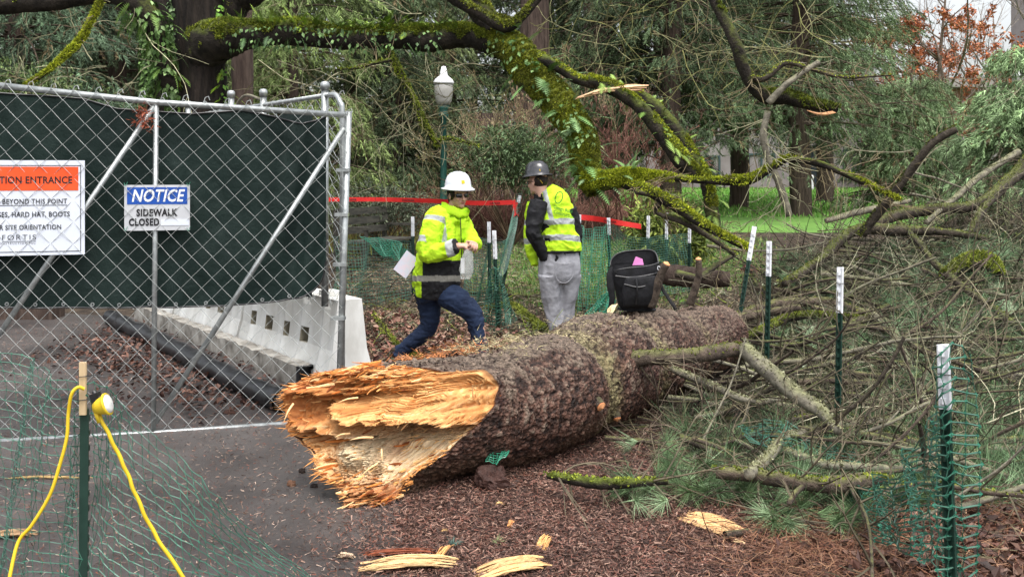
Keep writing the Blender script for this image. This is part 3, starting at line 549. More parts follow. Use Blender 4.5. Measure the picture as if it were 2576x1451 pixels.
    v, f = tubes(walk(p0-dd*.02, dd, L+.02, 4, .12, 0, rng), (.0012+.0035*rng.random((len(i), 1))**2)*np.array([1, .9, .6, .05]), 4); k2 = hexc('#dc9a58')*(.55+.75*rng.random((len(i), 1)))*np.array([1, 1, 1]); m.add(v, f, 0, np.repeat(k2, 16, 0))
    # coarse torn plates and blunt slivers in the rough zones
    N = 5200; i = rng.integers(0, NA, N); j = (NR*rng.random(N)**.6*.995).astype(int); pr = R[j, i]*.9+.05+.5*(np.cos(th[i]) < -.3)*(q[j] > .75)+.35*(q[j] > .95); k = rng.random(N) < pr*.22; i, j = i[k], j[k]; n_ = len(i); dd = nrm(np.array([-.80, -.52, -.10])+rng.normal(size=(n_, 3))*[.10, .12, .10]); L = .035+.12*rng.random(n_)**1.7; r0 = .0022+.0065*rng.random((n_, 1))**1.6
    w5 = walk(face[j, i]-dd*L[:, None]*.72, dd, L, 5, .07, 0, rng); v, f = tubes(w5, r0*np.array([.8, 1.1, 1, .8, .35]), 5, .5, rng); pal = np.array([hexc(x) for x in ('#b86a30', '#d08c4c', '#e0a868', '#8a4a22', '#c87c3c', '#e8c08a')])[rng.integers(0, 6, n_)]; m.add(v, f, 0, np.repeat(pal*(.75+.4*rng.random((n_, 1))), 25, 0))
    N = 420; i = rng.integers(0, NA, N); j = (NR*np.sqrt(rng.random(N))*.97).astype(int); p0 = face[j, i]; dd = nrm(np.array([-.75, -.5, -.1])+rng.normal(size=(N, 3))*.22); L = .02+.06*rng.random(N)**2
    v, f = tubes(walk(p0-dd*.01, dd, L, 4, .15, 0, rng), (.0012+.0028*rng.random((N, 1)))*np.array([1, .9, .6, .05]), 3); m.add(v, f, 0, np.repeat(hexc('#f0c283')*(.7+.5*rng.random((N, 1))), 12, 0))
    for (a, b, r) in (((880, 1090), (842, 1099), .006), ((938, 1100), (880, 1106), .007), ((738, 1015), (714, 1060), .006), ((1000, 1075), (1022, 1040), .004), ((1010, 1080), (1045, 1052), .0035), ((960, 1130), (962, 1160), .005), ((950, 1165), (905, 1200), .005), ((1190, 1000), (1188, 965), .003), ((900, 1000), (850, 1012), .005), ((1080, 1040), (1130, 1020), .004)):
        ya = Yface(*a)-.09; pa = P(*a, ya); pb = P(*b, ya-.05); mm = (pa+pb)/2+[0, -.01, .008]; m.add(*ctube([pa, mm, pb], [r, r*.8, .0006], 6), 0, hexc('#f2c890'))
    m.build('splinters', MT['wood'], t0)
    # bark body
    rings = [(1195, 1018, 5.36, .345), (1260, 1002, 5.46, .352), (1335, 984, 5.66, .365), (1400, 963, 5.88, .362), (1432, 951, 6.03, .325), (1470, 938, 6.2, .380), (1530, 915, 6.5, .385), (1575, 899, 6.72, .332), (1620, 884, 6.95, .368), (1675, 862, 7.28, .338), (1705, 853, 7.46, .300), (1748, 835, 7.78, .308), (1790, 819, 8.08, .288), (1815, 811, 8.32, .265), (1834, 805, 8.55, .13)]
    ra = np.array([[(u-CU)*y/F, y, r*.93-.015, r*.93] for u, v, y, r in rings]); q = spline(ra, 320); ax = nrm(q[-1, :3]-q[0, :3]); axh = nrm(np.array([ax[0], ax[1], 0])); rt = np.array([axh[1], -axh[0], 0]); up = np.array([0, 0, 1.])
    rv = q[:, 3][:, None]*(1+.03*fbm(th[None]*1.2+3, q[:, 1:2]*1.5, 0., 2)); body = q[:, None, :3]+rv[..., None]*(np.cos(th)[None, :, None]*rt+np.sin(th)[None, :, None]*up)
    rimp = face[-1]; K = 46; mids = []
    for x in np.linspace(0, 1, K, endpoint=False):
        e = x**1.35; bulge = .05*math.sin(math.pi*x)
        mids.append(rimp*(1-e)+body[0]*e+bulge*.3*(np.cos(th)[:, None]*rt*.6+np.sin(th)[:, None]*up))
    Vv = np.concatenate([np.array(mids), body]); nn = np.zeros_like(Vv); cen = np.concatenate([np.array(mids).mean(1), q[:, :3]])[:, None]; nn = nrm(Vv-cen)
    x, y, z = Vv[..., 0], Vv[..., 1], Vv[..., 2]; al = (Vv@ax)
    dsp = .014*np.abs(fbm(al*30, th[None]*8+1.5*fbm(al*3, th[None]*2., 0, 2), 0., 4))+.006*fbm(al*40, th[None]*30, 2., 3)
    dsp[:3] *= .2; Vv = Vv+nn*(dsp-.006)[..., None]; Vv[..., 2] = np.maximum(Vv[..., 2], -.01)
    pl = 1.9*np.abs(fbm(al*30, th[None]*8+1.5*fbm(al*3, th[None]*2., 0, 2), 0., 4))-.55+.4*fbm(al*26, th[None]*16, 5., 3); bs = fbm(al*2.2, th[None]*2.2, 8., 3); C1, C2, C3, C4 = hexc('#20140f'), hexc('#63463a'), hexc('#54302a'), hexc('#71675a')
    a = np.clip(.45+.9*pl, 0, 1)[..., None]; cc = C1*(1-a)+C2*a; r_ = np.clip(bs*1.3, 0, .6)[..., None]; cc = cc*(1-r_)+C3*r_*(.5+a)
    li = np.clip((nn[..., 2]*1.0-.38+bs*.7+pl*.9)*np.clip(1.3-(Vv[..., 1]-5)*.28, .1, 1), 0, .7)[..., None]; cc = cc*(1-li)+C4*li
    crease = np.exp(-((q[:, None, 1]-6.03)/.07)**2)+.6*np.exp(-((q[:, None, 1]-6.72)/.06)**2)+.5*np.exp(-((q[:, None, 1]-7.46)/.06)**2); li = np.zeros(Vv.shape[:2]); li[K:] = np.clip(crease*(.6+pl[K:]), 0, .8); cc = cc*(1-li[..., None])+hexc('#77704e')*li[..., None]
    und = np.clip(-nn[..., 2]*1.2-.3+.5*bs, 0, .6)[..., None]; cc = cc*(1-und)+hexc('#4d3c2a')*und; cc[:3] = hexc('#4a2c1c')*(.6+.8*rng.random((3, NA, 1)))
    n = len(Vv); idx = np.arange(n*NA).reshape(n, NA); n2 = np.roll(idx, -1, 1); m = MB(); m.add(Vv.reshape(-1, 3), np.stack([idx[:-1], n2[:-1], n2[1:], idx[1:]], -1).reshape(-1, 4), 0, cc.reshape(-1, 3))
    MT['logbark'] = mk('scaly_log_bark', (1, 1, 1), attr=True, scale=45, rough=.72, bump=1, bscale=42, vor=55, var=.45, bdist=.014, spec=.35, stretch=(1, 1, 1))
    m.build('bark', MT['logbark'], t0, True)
    # bark flakes and lichen frass standing off the surface
    m = MB(); N = 5000; i = rng.integers(4, n-30, N); j = rng.integers(0, NA, N); k = np.sin(th[j]) > -.5; i, j = i[k], j[k]; p0 = Vv[i, j]; nm = nn[i, j]; d = nrm(ax*rng.choice([-1, 1], (len(i), 1))+.6*rng.normal(size=(len(i), 3))); d = nrm(d-nm*(d*nm).sum(1, keepdims=True)+nm*.25)
    v, f, c = leaves(p0, d, nm, .012+.02*rng.random(len(i)), .012, rng, cc[i, j]*(.6+1.*rng.random((len(i), 1))), .2, .2); m.add(v, f, 0, c)
    m.build('bark_flakes', MT['deadleaf'], t0)
    # straw coloured splinter fluff on the crest near the woman's foot
    m = MB(); tp = [P(u, v, 5.5+.0012*(u-1050)) for u, v in ((1060, 893), (1100, 882), (1150, 868), (1190, 866), (1030, 900), (1130, 878))]; pp = np.array(tp)[rng.integers(0, 6, 300)]+rng.normal(size=(300, 3))*[.08, .05, .006]-[0, 0, .02]; v, f, c = needles(pp, nrm(rng.normal(size=(300, 3))*[1, 1, .3]), np.full(300, .06), 2, .3, .0022, rng, 1., hexc('#b87a4c')*(.7+.7*rng.random((300, 1))), .2); m.add(v, f, 0, c)
    pp = np.array([P(u, 0, y)*[1, 1, 0]+[0, 0, z] for u, y, z in ((1240, 5.55, .64), (1300, 5.7, .65), (1420, 6.0, .63), (1500, 6.3, .68))])[rng.integers(0, 4, 900)]+rng.normal(size=(900, 3))*[.12, .1, .012]; v, f, c = needles(pp, nrm(rng.normal(size=(900, 3))*[1, 1, .25]), np.full(900, .05), 2, .3, .002, rng, 1., hexc('#a89c78')*(.7+.7*rng.random((900, 1))), .2); m.add(v, f, 0, c)
    m.build('loose_fibres', MT['wood'], t0)
    # snapped branch stubs of the log
    for pts, r, cut in (([(1637, 770), (1650, 730), (1663, 690), (1677, 664)], .030, 1), ([(1736, 765), (1748, 728), (1758, 690), (1757, 652)], .028, 1), ([(1440, 985), (1475, 998), (1500, 1010), (1512, 1022)], .036, 1), ([(1535, 1000), (1545, 1025), (1552, 1052)], .030, 1)):
        y0 = {1637: 6.85, 1736: 7.7, 1440: 5.68, 1535: 5.98}[pts[0][0]]; pp = [P(u, v, y0-.03*i) for i, (u, v) in enumerate(pts)]; m = MB(); rr2 = np.linspace(r*1.25, r*.85, len(pp)); m.add(*ctube(pp, rr2, 12)); sb = m.build('branch_stub', MT['bark_brown'], t0, True)
        d = nrm(pp[-1]-pp[-2]); n1 = nrm(np.cross(d, [0, 0, 1.1])); n2_ = np.cross(n1, d); a = np.arange(14)/14*2*np.pi; rim = pp[-1]+d*.004+r*.82*(np.cos(a)[:, None]*n1+np.sin(a)[:, None]*n2_); m = MB(); m.add(np.vstack([rim, pp[-1]+d*.02, rim-d*.02]), np.concatenate([np.array([[i, (i+1) % 14, 14] for i in range(14)])]), 0, hexc('#d99a6a')); m.add(np.vstack([rim, rim-d*.03]), np.array([[i, (i+1) % 14, 14+(i+1) % 14, 14+i] for i in range(14)]), 0, hexc('#c47a4c')); m.build('cut_end', MT['wood'], sb)
    return Vv
LOGV = fallen_log()

# ---------------------------------------------------------------- broken wood on the ground
def shard(name, label, u, v, length, width, rot, seed, c='#d9b07c', thick=.03, tilt=0., k=9, z=None):
    k = k*2 if k > 3 else k
    rng = np.random.default_rng(seed); b = G(u, v) if z is None else P(u, v, z); m = MB(); d = np.array([math.cos(rot), math.sin(rot), tilt]); s = np.array([-math.sin(rot), math.cos(rot), 0])
    for i in range(k):
        o = (i/(k-1)-.5)*width; l0 = -.5*length*(.62+.38*rng.random()); l1 = .5*length*(.5+.5*rng.random()); zz = thick*.5+.006*rng.random()
        pts = [b+d*l0+s*o*.97+[0, 0, zz*.8], b+d*(l0*.4)+s*(o+.004*rng.normal())+[0, 0, zz+.012*rng.random()], b+d*(l1*.5)+s*o+[0, 0, zz+.012*rng.random()], b+d*l1+s*o*.95+[0, 0, zz*.7]]
        w = width/k*(.7+.7*rng.random()); vv_, ff_ = ctube(pts, [w*.5, w*.85, w*.8, w*.25], 5, 18); vv_ = vv_+rng.normal(size=vv_.shape)*w*.16; m.add(vv_, ff_, 0, hexc(c)*(.6+.6*rng.random()))
    o = m.build(name, MT['wood'], base=b); return tag(o, label, 'wood piece')
shard('wood_slab', 'flat yellow splintered slab of wood lying on the mulch', 1797, 1326, .40, .15, -.92, 1, '#dfb480', .025, k=10)
shard('wood_sliver', 'thin pale sliver poking from under the yellow slab', 1858, 1372, .10, .008, -.9, 2, '#e8c898', .012, k=2)
shard('wood_chunk', 'upright pale wood chunk leaning on the mulch below the log', 1365, 1380, .12, .05, 1.0, 3, '#d8a468', .03, .55, 6)
shard('wood_chunk', 'long jagged plank of pale wood at the bottom edge', 1030, 1432, .42, .10, .08, 4, '#d2ae7c', .05, .02, 10)
shard('wood_chunk', 'raised splinter standing on the jagged plank', 1108, 1412, .16, .03, .9, 5, '#d09a60', .05, .5, 4)
shard('wood_chunk', 'broken pale wood heap at the bottom edge right of the plank', 1290, 1440, .34, .11, .35, 6, '#caa472', .05, .05, 9)
shard('wood_chunk', 'reddish torn bark strip behind the jagged plank', 1010, 1398, .36, .05, .05, 7, '#7a3f26', .025, 0, 6)
shard('wood_chip', 'small rectangular yellow chip below the log', 1258, 1272, .055, .016, .0, 8, '#d8b47c', .012, 0, 3)
shard('wood_chip', 'pale flat chip beside the cut branch ends', 1465, 1092, .09, .03, .0, 9, '#c99878', .012, 0, 4)
shard('wood_chip', 'small tan chip left of the rectangular chip', 1120, 1340, .05, .014, .4, 10, '#c8a06c', .012, 0, 3)
shard('wood_chip', 'pale curl of bark at the asphalt edge', 870, 1405, .1, .018, -.2, 11, '#c0a68c', .014, 0, 3)
shard('wood_chip', 'orange tipped splinter on the mulch', 1285, 1325, .07, .015, 1.3, 12, '#dc9a60', .02, .3, 3)
shard('wood_chip', 'cream torn chip resting on the log behind the backpack strap', 1540, 780, .08, .04, .9, 13, '#d9c49a', .01, .8, 4, 6.5)
shard('wood_chip', 'tan bark strip on the asphalt behind the netting at the left edge', 30, 1350, .26, .05, .1, 14, '#9a7c5c', .02, 0, 4)
shard('wood_chip', 'long thin pale stick on the asphalt at the far left', 120, 1205, .5, .012, .02, 15, '#a88c5c', .014, 0, 2)
def clod(name, label, u, v, r, seed, c, cat='debris', sq=.6):
    rng = np.random.default_rng(seed); b = G(u, v); V, f = ball((0, 0, 0), (r, r*.8, r*sq), 16); V = V*(1+.35*fbm(V[:, :1]*2/r, V[:, 1:2]*2/r, V[:, 2:]*2/r, 3)); V[:, 2] += r*sq*.6
    m = MB(); m.add(V+b, f, 0, hexc(c)*(.7+.6*rng.random((len(V), 1)))); return tag(m.build(name, MT['wood'], base=b), label, cat)
clod('bark_chunk', 'ragged chunk of rotten bark with a yellow broken edge below the log', 1235, 1228, .10, 21, '#3b2620', sq=.7)
clod('bark_chunk', 'small broken bark lump on the asphalt', 733, 1222, .028, 22, '#6e4f3c')
clod('pine_cone', 'dark pine cone right of the bark lump', 790, 1226, .024, 23, '#241a16', 'pine cone', .5)
clod('pine_cone', 'small dark pine cone nearest the splintered end', 760, 1190, .022, 24, '#2b201b', 'pine cone', .8)
clod('pine_cone', 'long dark pine cone behind the gate rail', 770*.75, 1040, .05, 25, '#3a231a', 'pine cone', .3)
clod('pine_cone', 'reddish cone on the mulch at the lower right', 1955, 1407, .02, 26, '#5a2c22', 'pine cone')
clod('root_clump', 'reddish brown root clump caught among the branches behind the stakes', 1885, 690, .14, 27, '#5a3028')
def tuft(name, label, pos, n, L, seed, c, up=.8, w=.0016):
    rng = np.random.default_rng(seed); v, f, cc = needles(np.array([pos]), np.array([[0, 0, 1.]]), [L], n, up, w, rng, 1., hexc(c), .3, 0, .15); m = MB(); m.add(v, f, 0, cc); return tag(m.build(name, MT['needle'], base=pos), label, 'needle tuft')
tuft('needle_tuft', 'blue green needle tuft lying on the mulch', G(1139, 1378, .01), 90, .045, 31, '#5f7a70')
tuft('needle_tuft', 'pale yellow green lichen tuft on the mulch', G(1253, 1370, .01), 90, .035, 32, '#8f9a6c')

# ---------------------------------------------------------------- chain link gate
GA, GB = P(-100, 1116, 5.85), P(866, 1056, 6.4); gx = nrm((GB-GA)*[1, 1, 0]); gn = np.array([gx[1], -gx[0], 0]); GTA = P(-100, 205, 5.85); GTB = P(866, 290, 6.4)
gate = thing('chain_link_gate', 'galvanised chain link gate with diagonal braces standing over the path', 'gate', (GA+GB)/2)
def gp(u, v, off=0.):   # point of the gate plane seen at a picture position
    d = np.array([(u-CU)/F, 1, -(v-HV)/F]); o = np.array([0, 0, CH]); k = ((GA-o)@gn+off)/(d@gn); return o+d*k
def pipe(par, name, pts, r, mat='galv', cap=False, sm=False, sides=14):
    m = MB(); m.add(*ctube(pts, r, sides, sm=sm)); return m.build(name, MT[mat], par, True)
pipe(gate, 'top_rail', [gp(-100, 205), gp(393, 258), gp(868, 290)], .020)
pipe(gate, 'bottom_rail', [gp(-100, 1117), gp(386, 1090), gp(855, 1057)], .020)
pipe(gate, 'middle_post', [gp(393, 258, -.002), gp(386, 1086, -.002)], .0165)
pipe(gate, 'brace', [gp(388, 268, -.004), gp(-100, 985, -.004)], .0175); pipe(gate, 'brace', [gp(866, 322, -.004), gp(391, 1062, -.004)], .0175)
ep = pipe(gate, 'end_post', [gp(877, 280), gp(851, 1062)], .022)
for v in (428, 540, 665, 800): m = MB(); a = gp(868-(v-300)*.033, v, -.0); m.add(*box(a, (.09, .055, .022))); m.build('hinge_band', MT['galv'], ep)
m = MB(); m.add(*lathe([(.001, 0), (.05, 0), (.05, .03), (.035, .05), (.001, .05)], gp(345, 300)*[1, 1, 1], 10))
def mesh_wires(par, c00, c10, c01, c11, nu, nv, r=.0019, off=np.zeros(3), wob=0., label=None, sag=0., seed=3):
    rng = np.random.default_rng(seed); j = np.arange(nv+1); ps = []
    for i in range(nu):
        s = (i+((j+i) % 2))/nu; t = j/nv; sgn = np.where(j % 2 == 0, -1, 1)[:, None]*.004
        p = (1-t)[:, None]*((1-s)[:, None]*c00+s[:, None]*c10)+t[:, None]*((1-s)[:, None]*c01+s[:, None]*c11)+off+sgn*gn
        if wob: p = p+rng.normal(size=p.shape)*wob
        ps.append(p)
    m = MB(); m.add(*tubes(np.array(ps), r, 4)); 
    tp = np.array([p[-1] for p in ps]); k = tp[:, None]+np.array([[-.012, 0, -.01], [.0, 0, .022], [.02, 0, .03], [.028, 0, .005]])[None]; m.add(*tubes(k, .0022, 4)); return m.build('wire_mesh', MT['wire'], par)
mesh_wires(gate, gp(-100, 1127), gp(850, 1066), gp(-100, 203), gp(876, 286), 36, 32, .0018, gn*-.026 if gn[1] > 0 else gn*.026, .0012)
# signs on the gate (x along the gate, facing the path)
front = gn if gn[1] < 0 else -gn
def text_mesh(s, size, name, mat, pos, par, x=gx, up=np.array([0, 0, 1.]), nrml=None, bold=.0, shear=0., align='RIGHT', sx=1., space=1.):
    cu = bpy.data.curves.new('t', 'FONT'); cu.body = s; cu.size = size; cu.align_x = align; cu.offset = bold*size; cu.shear = shear; cu.space_character = space; cu.resolution_u = 3
    o = bpy.data.objects.new('t', cu); col.objects.link(o); dg = bpy.context.evaluated_depsgraph_get(); me = bpy.data.meshes.new_from_object(o.evaluated_get(dg)); bpy.data.objects.remove(o)
    n = len(me.vertices); v = np.zeros(n*3); me.vertices.foreach_get('co', v); v = v.reshape(-1, 3); nn = np.cross(x, up) if nrml is None else nrml
    w = np.array(pos)+v[:, :1]*sx*x+v[:, 1:2]*up+v[:, 2:]*nn-np.array(wloc(par)); me.vertices.foreach_set('co', w.ravel()); me.materials.clear(); me.materials.append(mat); me.update()
    q = bpy.data.objects.new(name, me); col.objects.link(q); q.parent = par; return q
MT['ink'] = mk('black_ink', (.012, .012, .014), (.02, .02, .022), rough=.6, bump=0); MT['signwhite'] = mk('sign_white', (.66, .70, .78), (.72, .75, .82), scale=2, rough=.4, bump=0)
MT['orange'] = mk('sign_orange', (.80, .085, .022), (.86, .11, .03), rough=.4, bump=0); MT['blue'] = mk('sign_blue', (.012, .07, .34), (.02, .09, .40), rough=.4, bump=0)
MT['lightpaint'] = mk('sign_letter_white', (.75, .77, .8), (.8, .82, .85), rough=.4, bump=0); MT['signgrey'] = mk('sign_grey_white', (.50, .51, .53), (.60, .61, .63), scale=4, rough=.4, bump=0)
def plate(par, name, u0, v0, u1, v1, off, th, mat):   # plate given by two opposite corners on the gate plane
    a = gp(u0, v0); b = gp(u1, v1); a[2] = gp(u1, v0)[2]; c = (a+b)/2+front*off; w = (b-a)@gx; h = a[2]-b[2]; m = MB(); m.add(*box(c, (w, th, h), ax=np.array([gx, front, [0, 0, 1]]))); return m.build(name, mat, par)
S1 = thing('safety_sign', 'white and orange entrance sign cut off by the left edge of the photo', 'sign', gp(60, 640)+front*.021)
plate(S1, 'panel', -150, 404, 215, 639, .021, .004, MT['signwhite']); plate(S1, 'orange_band', -140, 420, 199, 479, .024, .002, MT['orange'])
for a, b, c, d in ((204, 416, 205.5, 631), (-140, 416, 205.5, 417.5), (-140, 629.5, 205.5, 631)): plate(S1, 'border_line', a, b, c, d, .024, .002, MT['ink'])
mpx = 5.98/F
def gt(s, u, v, h, par, mat, bold=.0, shear=0., sx=1., space=1., name='lettering'): return text_mesh(s, h*mpx*1.42, name, mat, gp(u, v)+front*.0262, par, bold=bold, shear=shear, sx=sx, space=space, nrml=front, up=np.array([0, 0, 1.]))
gt('CONSTRUCTION ENTRANCE', 184, 461, 17, S1, MT['ink'], .022, 0, .84, 1.06); gt('PROHIBITED BEYOND THIS POINT', 171, 512, 12.5, S1, MT['ink'], .014, 0, .82, 1.08); gt('SAFETY GLASSES, HARD HAT, BOOTS', 178, 544, 12.5, S1, MT['ink'], .014, 0, .82, 1.06)
gt('REPORT FOR SITE ORIENTATION', 157, 576, 12, S1, MT['ink'], .014, 0, .82, 1.06); gt('FORTIS', 94, 602, 13, S1, MT['ink'], -.008, 0, 1.12, 1.25); gt('CONSTRUCTION INC', 92, 613, 5, S1, MT['ink'], 0, 0, 1.0, 1.35)
plate(S1, 'underline', -140, 515, 171, 516.2, .024, .002, MT['ink']); plate(S1, 'underline', 8, 605.4, 93, 606.2, .024, .002, MT['ink'])
S2 = thing('notice_sign', 'blue and white notice sign wired to the middle of the gate', 'sign', gp(396, 578)+front*.021); mpx = 6.1/F
plate(S2, 'panel', 314, 465, 478.5, 578, .021, .004, MT['signgrey']); plate(S2, 'blue_band', 321, 471, 472, 513, .024, .002, MT['blue']); plate(S2, 'cover_strip', 406, 551, 476, 566, .0245, .002, MT['signwhite'])
gt('NOTICE', 461, 506, 30, S2, MT['lightpaint'], .022, .25, .76, 1.05); gt('SIDEWALK', 446, 542, 17, S2, MT['ink'], .04, 0, .76, 1.12); gt('CLOSED', 402, 566, 17, S2, MT['ink'], .04, 0, .74, 1.12)
for u, v in ((318, 468), (475, 468), (318, 580), (475, 580)): m = MB(); a = gp(u, v)+front*.03; m.add(*ctube([a+[-.01, 0, .02], a+[0, -.004, 0], a+[.012, 0, .026]], .0018, 5)); m.build('tie', MT['netgreen'], S2)
# privacy fabric behind the gate
def fabric():
    us = np.linspace(-110, 822, 150); T = np.linspace(0, 1, 60); top = np.interp(us, [-110, 0, 200, 290, 480, 600, 650, 720, 760, 800, 822], [228, 232, 245, 272, 285, 276, 283, 300, 310, 300, 292]); bot = np.interp(us, [-110, 300, 560, 700, 760, 790, 808, 818, 822], [778, 778, 774, 762, 750, 735, 715, 690, 660])
    V = []
    for i, u in enumerate(us):
        for t in T:
            v = top[i]+(bot[i]-top[i])*t; p = gp(u, v); f = .012*math.sin(u*.035+2*t)+.03*math.exp(-((u-760)/50)**2)*math.sin((u-700)*.07+t*7)+.02*float(fbm(u/60, t*4, 0., 3)); V.append(p-front*(.085+f))
    m = MB(); m.add(np.array(V), gridf(len(us), len(T))); o = m.build('privacy_screen', MT['fabric'], base=gp(350, 778)-front*.085, smooth=True); tag(o, 'dark green privacy fabric hung behind the chain link gate', 'fabric screen')
    V = np.array(V).reshape(len(us), len(T), 3); m = MB(); e = V[:, -1]; m.add(*tubes(e+front*.004, .006, 6)); hem = m.add(*tubes(V[:, 0]+front*.003, .005, 6)).build('hem', MT['black'], o)
    for u in range(-60, 800, 72):
        i = int((u+110)/932*149); g = lathe([(.006, -.001), (.013, -.001), (.013, .003), (.006, .003)], (0, 0, 0), 12); vv = g[0][:, [0, 2, 1]]; m = MB(); m.add(vv+V[i, -2]+front*.012, g[1]); m.build('grommet', MT['galv'], o)
fabric()
m = MB(); rng = np.random.default_rng(9); pp = np.repeat([gp(362, 300)+front*.03], 60, 0)+rng.normal(size=(60, 3))*[.02, .01, .03]; v, f, c = needles(pp, runit(rng, 60), np.full(60, .06), 3, .5, .004, rng, .8, hexc('#8a4a34'), .4); m.add(v, f, 0, c); tag(m.build('dead_sprig', MT['deadleaf'], base=gp(362, 300)), 'rust coloured dead sprig caught on the gate brace', 'sprig')

# second fence panel that runs back along the barriers
bd = nrm(np.array([-.585, .81, 0])); f0 = np.array([-1.17, 6.62, 0]); fp = thing('chain_link_fence', 'chain link fence panel with a curved corner pipe behind the gate', 'fence', f0)
def fpt(d, z): return f0+bd*d+[0, 0, z]
c = [fpt(0, .0), fpt(0, 1.2), fpt(0, 2.02), fpt(.03, 2.13), fpt(.10, 2.19), fpt(.2, 2.2)]; pipe(fp, 'corner_pipe', c, .019, sm=True); pipe(fp, 'top_rail', [fpt(.2, 2.2), fpt(2.4, 2.2), fpt(4.6, 2.2)], .017)
for dd, zz in ((.28, 2.27), (1.45, 2.3), (2.2, 2.34), (3.4, 2.32)):
    q = pipe(fp, 'post', [fpt(dd, .70), fpt(dd, zz)], .026); m = MB(); m.add(*lathe([(.001, -.03), (.034, -.03), (.034, .015), (.022, .03), (.001, .032)], fpt(dd, zz), 14)); m.build('post_cap', MT['galv'], q, True)
gn_s = gn; gn = np.array([.81, .585, 0]); mesh_wires(fp, fpt(.02, .72), fpt(4.6, .72), fpt(.02, 2.19), fpt(4.6, 2.19), 66, 24, .0019, np.zeros(3), .003, seed=6); gn = gn_s
pipe(fp, 'tie_rope', [fpt(1.45, 2.24)+[0, -.02, 0], fpt(1.9, 2.3), fpt(2.3, 2.12), fpt(2.6, 2.16)], .012, 'yellow', sm=True).active_material = MT['bark_grey']
m = MB(); tt = np.linspace(.42, 4.6, 30); Vg = np.array([[fpt(a, z)+np.array([-.03-.015*math.sin(a*9+z*3), -.03, 0]) for z in np.linspace(.75, 2.12-.06*math.sin(a*4)**2, 14)] for a in tt]); m.add(Vg.reshape(-1, 3), gridf(30, 14)); tag(m.build('privacy_screen', MT['fabric'], base=fpt(1, .75), smooth=True), 'dark fabric fixed to the fence panel behind the barriers', 'fabric screen')

# ---------------------------------------------------------------- white plastic barriers
MT['plastic'] = mk('dirty_white_plastic', (.60, .59, .55), (.80, .80, .77), scale=5, rough=.55, bump=.2, bscale=15, stretch=(1, 1, .5)); MT['plastic_in'] = mk('plastic_hollow', (.26, .23, .17), (.34, .31, .24), rough=.7, bump=0)
def barrier(loc, rot, label):
    t = thing('traffic_barrier', label, 'barrier', (0, 0, 0), 'white barriers in a row behind the gate'); Lb, Hb = 1.9, .68; xs = [0]; holes = []
    xcols = np.array([0, .10, .18, .24, .46, .58, .64, .84, .92, .98, 1.20, 1.32, 1.38, 1.58, 1.66, 1.72, 1.9])-.95; hc = {4: 1, 7: 1, 10: 1, 13: 1}; zr = np.array([0, .07, .30, .42, .60, .68])
    def yw(z): return np.interp(z, [0, .07, .16, .60, .68], [.21, .21, .16, .11, .10])
    m = MB(); mi = MB()
    for sg in (-1, 1):
        V = np.array([[[x+(0), sg*(float(yw(z))+(.018 if (i % 3 == 2) and 0 < z < .65 else 0)), z] for z in zr] for i, x in enumerate(xcols)]); n0, m0 = V.shape[:2]; F4 = []
        for i in range(n0-1):
            for j in range(m0-1):
                if j == 2 and i in hc:
                    a = [V[i, j], V[i+1, j], V[i+1, j+1], V[i, j+1]]; bk = [p*[1, .35, 1] for p in a]; mi.add(np.array(a+bk), [[0, 1, 5, 4], [1, 2, 6, 5], [2, 3, 7, 6], [3, 0, 4, 7], [4, 5, 6, 7]])
                else: F4.append([i*m0+j, (i+1)*m0+j, (i+1)*m0+j+1, i*m0+j+1])
        m.add(V.reshape(-1, 3), F4)
    for x in (-.95, .95):
        V = np.array([[[x, s*float(yw(z)), z] for z in zr] for s in (-1, 1)]); m.add(V.reshape(-1, 3), gridf(2, 6))
    m.add([[-.95, -.105, .68], [.95, -.105, .68], [.95, .105, .68], [-.95, .105, .68]], [[0, 1, 2, 3]])
    o = m.build('body', MT['plastic'], t); mi.build('hollow', MT['plastic_in'], t); m = MB()
    for x in (-.6, 0, .6): m.add(*box((x, 0, .70), (.16, .12, .035)))
    m.build('cap', MT['plastic'], t); t.location = loc; t.rotation_euler = (0, 0, rot); return t
ra = math.atan2(.81, -.585); b0 = np.array([-1.24, 7.35, 0])
B0 = barrier(b0+bd*.95, ra, 'nearest white plastic barrier with square holes behind the gate')
for i, lb in ((1, 'second white plastic barrier, just behind the nearest one'), (2, 'farthest white plastic barrier in the row behind the gate')): dup(B0, b0+bd*(.95+1.96*i), (0, 0, ra), lb)
# low weathered ledge with a black end
l0 = G(742, 975); l1 = G(335, 803); ld = nrm(l1-l0); ln = np.array([-ld[1], ld[0], 0]); LL = np.linalg.norm(l1-l0); t = thing('edging_block', 'low weathered white edging with a black open end beside the black tube', 'barrier', l0)
m = MB(); rng = np.random.default_rng(4); ks = np.linspace(0, LL, 60); V = np.array([[l0+ld*k+ln*a+[0, 0, z+.006*rng.normal()*(z > .05)] for a, z in ((0, 0), (.0, .13), (-.02, .132), (-.02, .165), (.0, .17), (.10, .165), (.10, .0))] for k in ks])-ln*.11; m.add(V.reshape(-1, 3), gridf(60, 7)); m.build('body', mk('stained_white', (.13, .115, .095), (.42, .40, .36), scale=6, rough=.7, bump=.3, bscale=30), t)
m = MB(); e = V[0]; m.add(np.vstack([e, e-ld*.05]), [[0, 1, 8, 7], [1, 2, 9, 8], [2, 3, 10, 9], [3, 4, 11, 10], [4, 5, 12, 11], [5, 6, 13, 12]]); m.add(e, [[0, 1, 5, 6], [1, 2, 3, 4]]); m.build('end_cap', MT['black'], t)
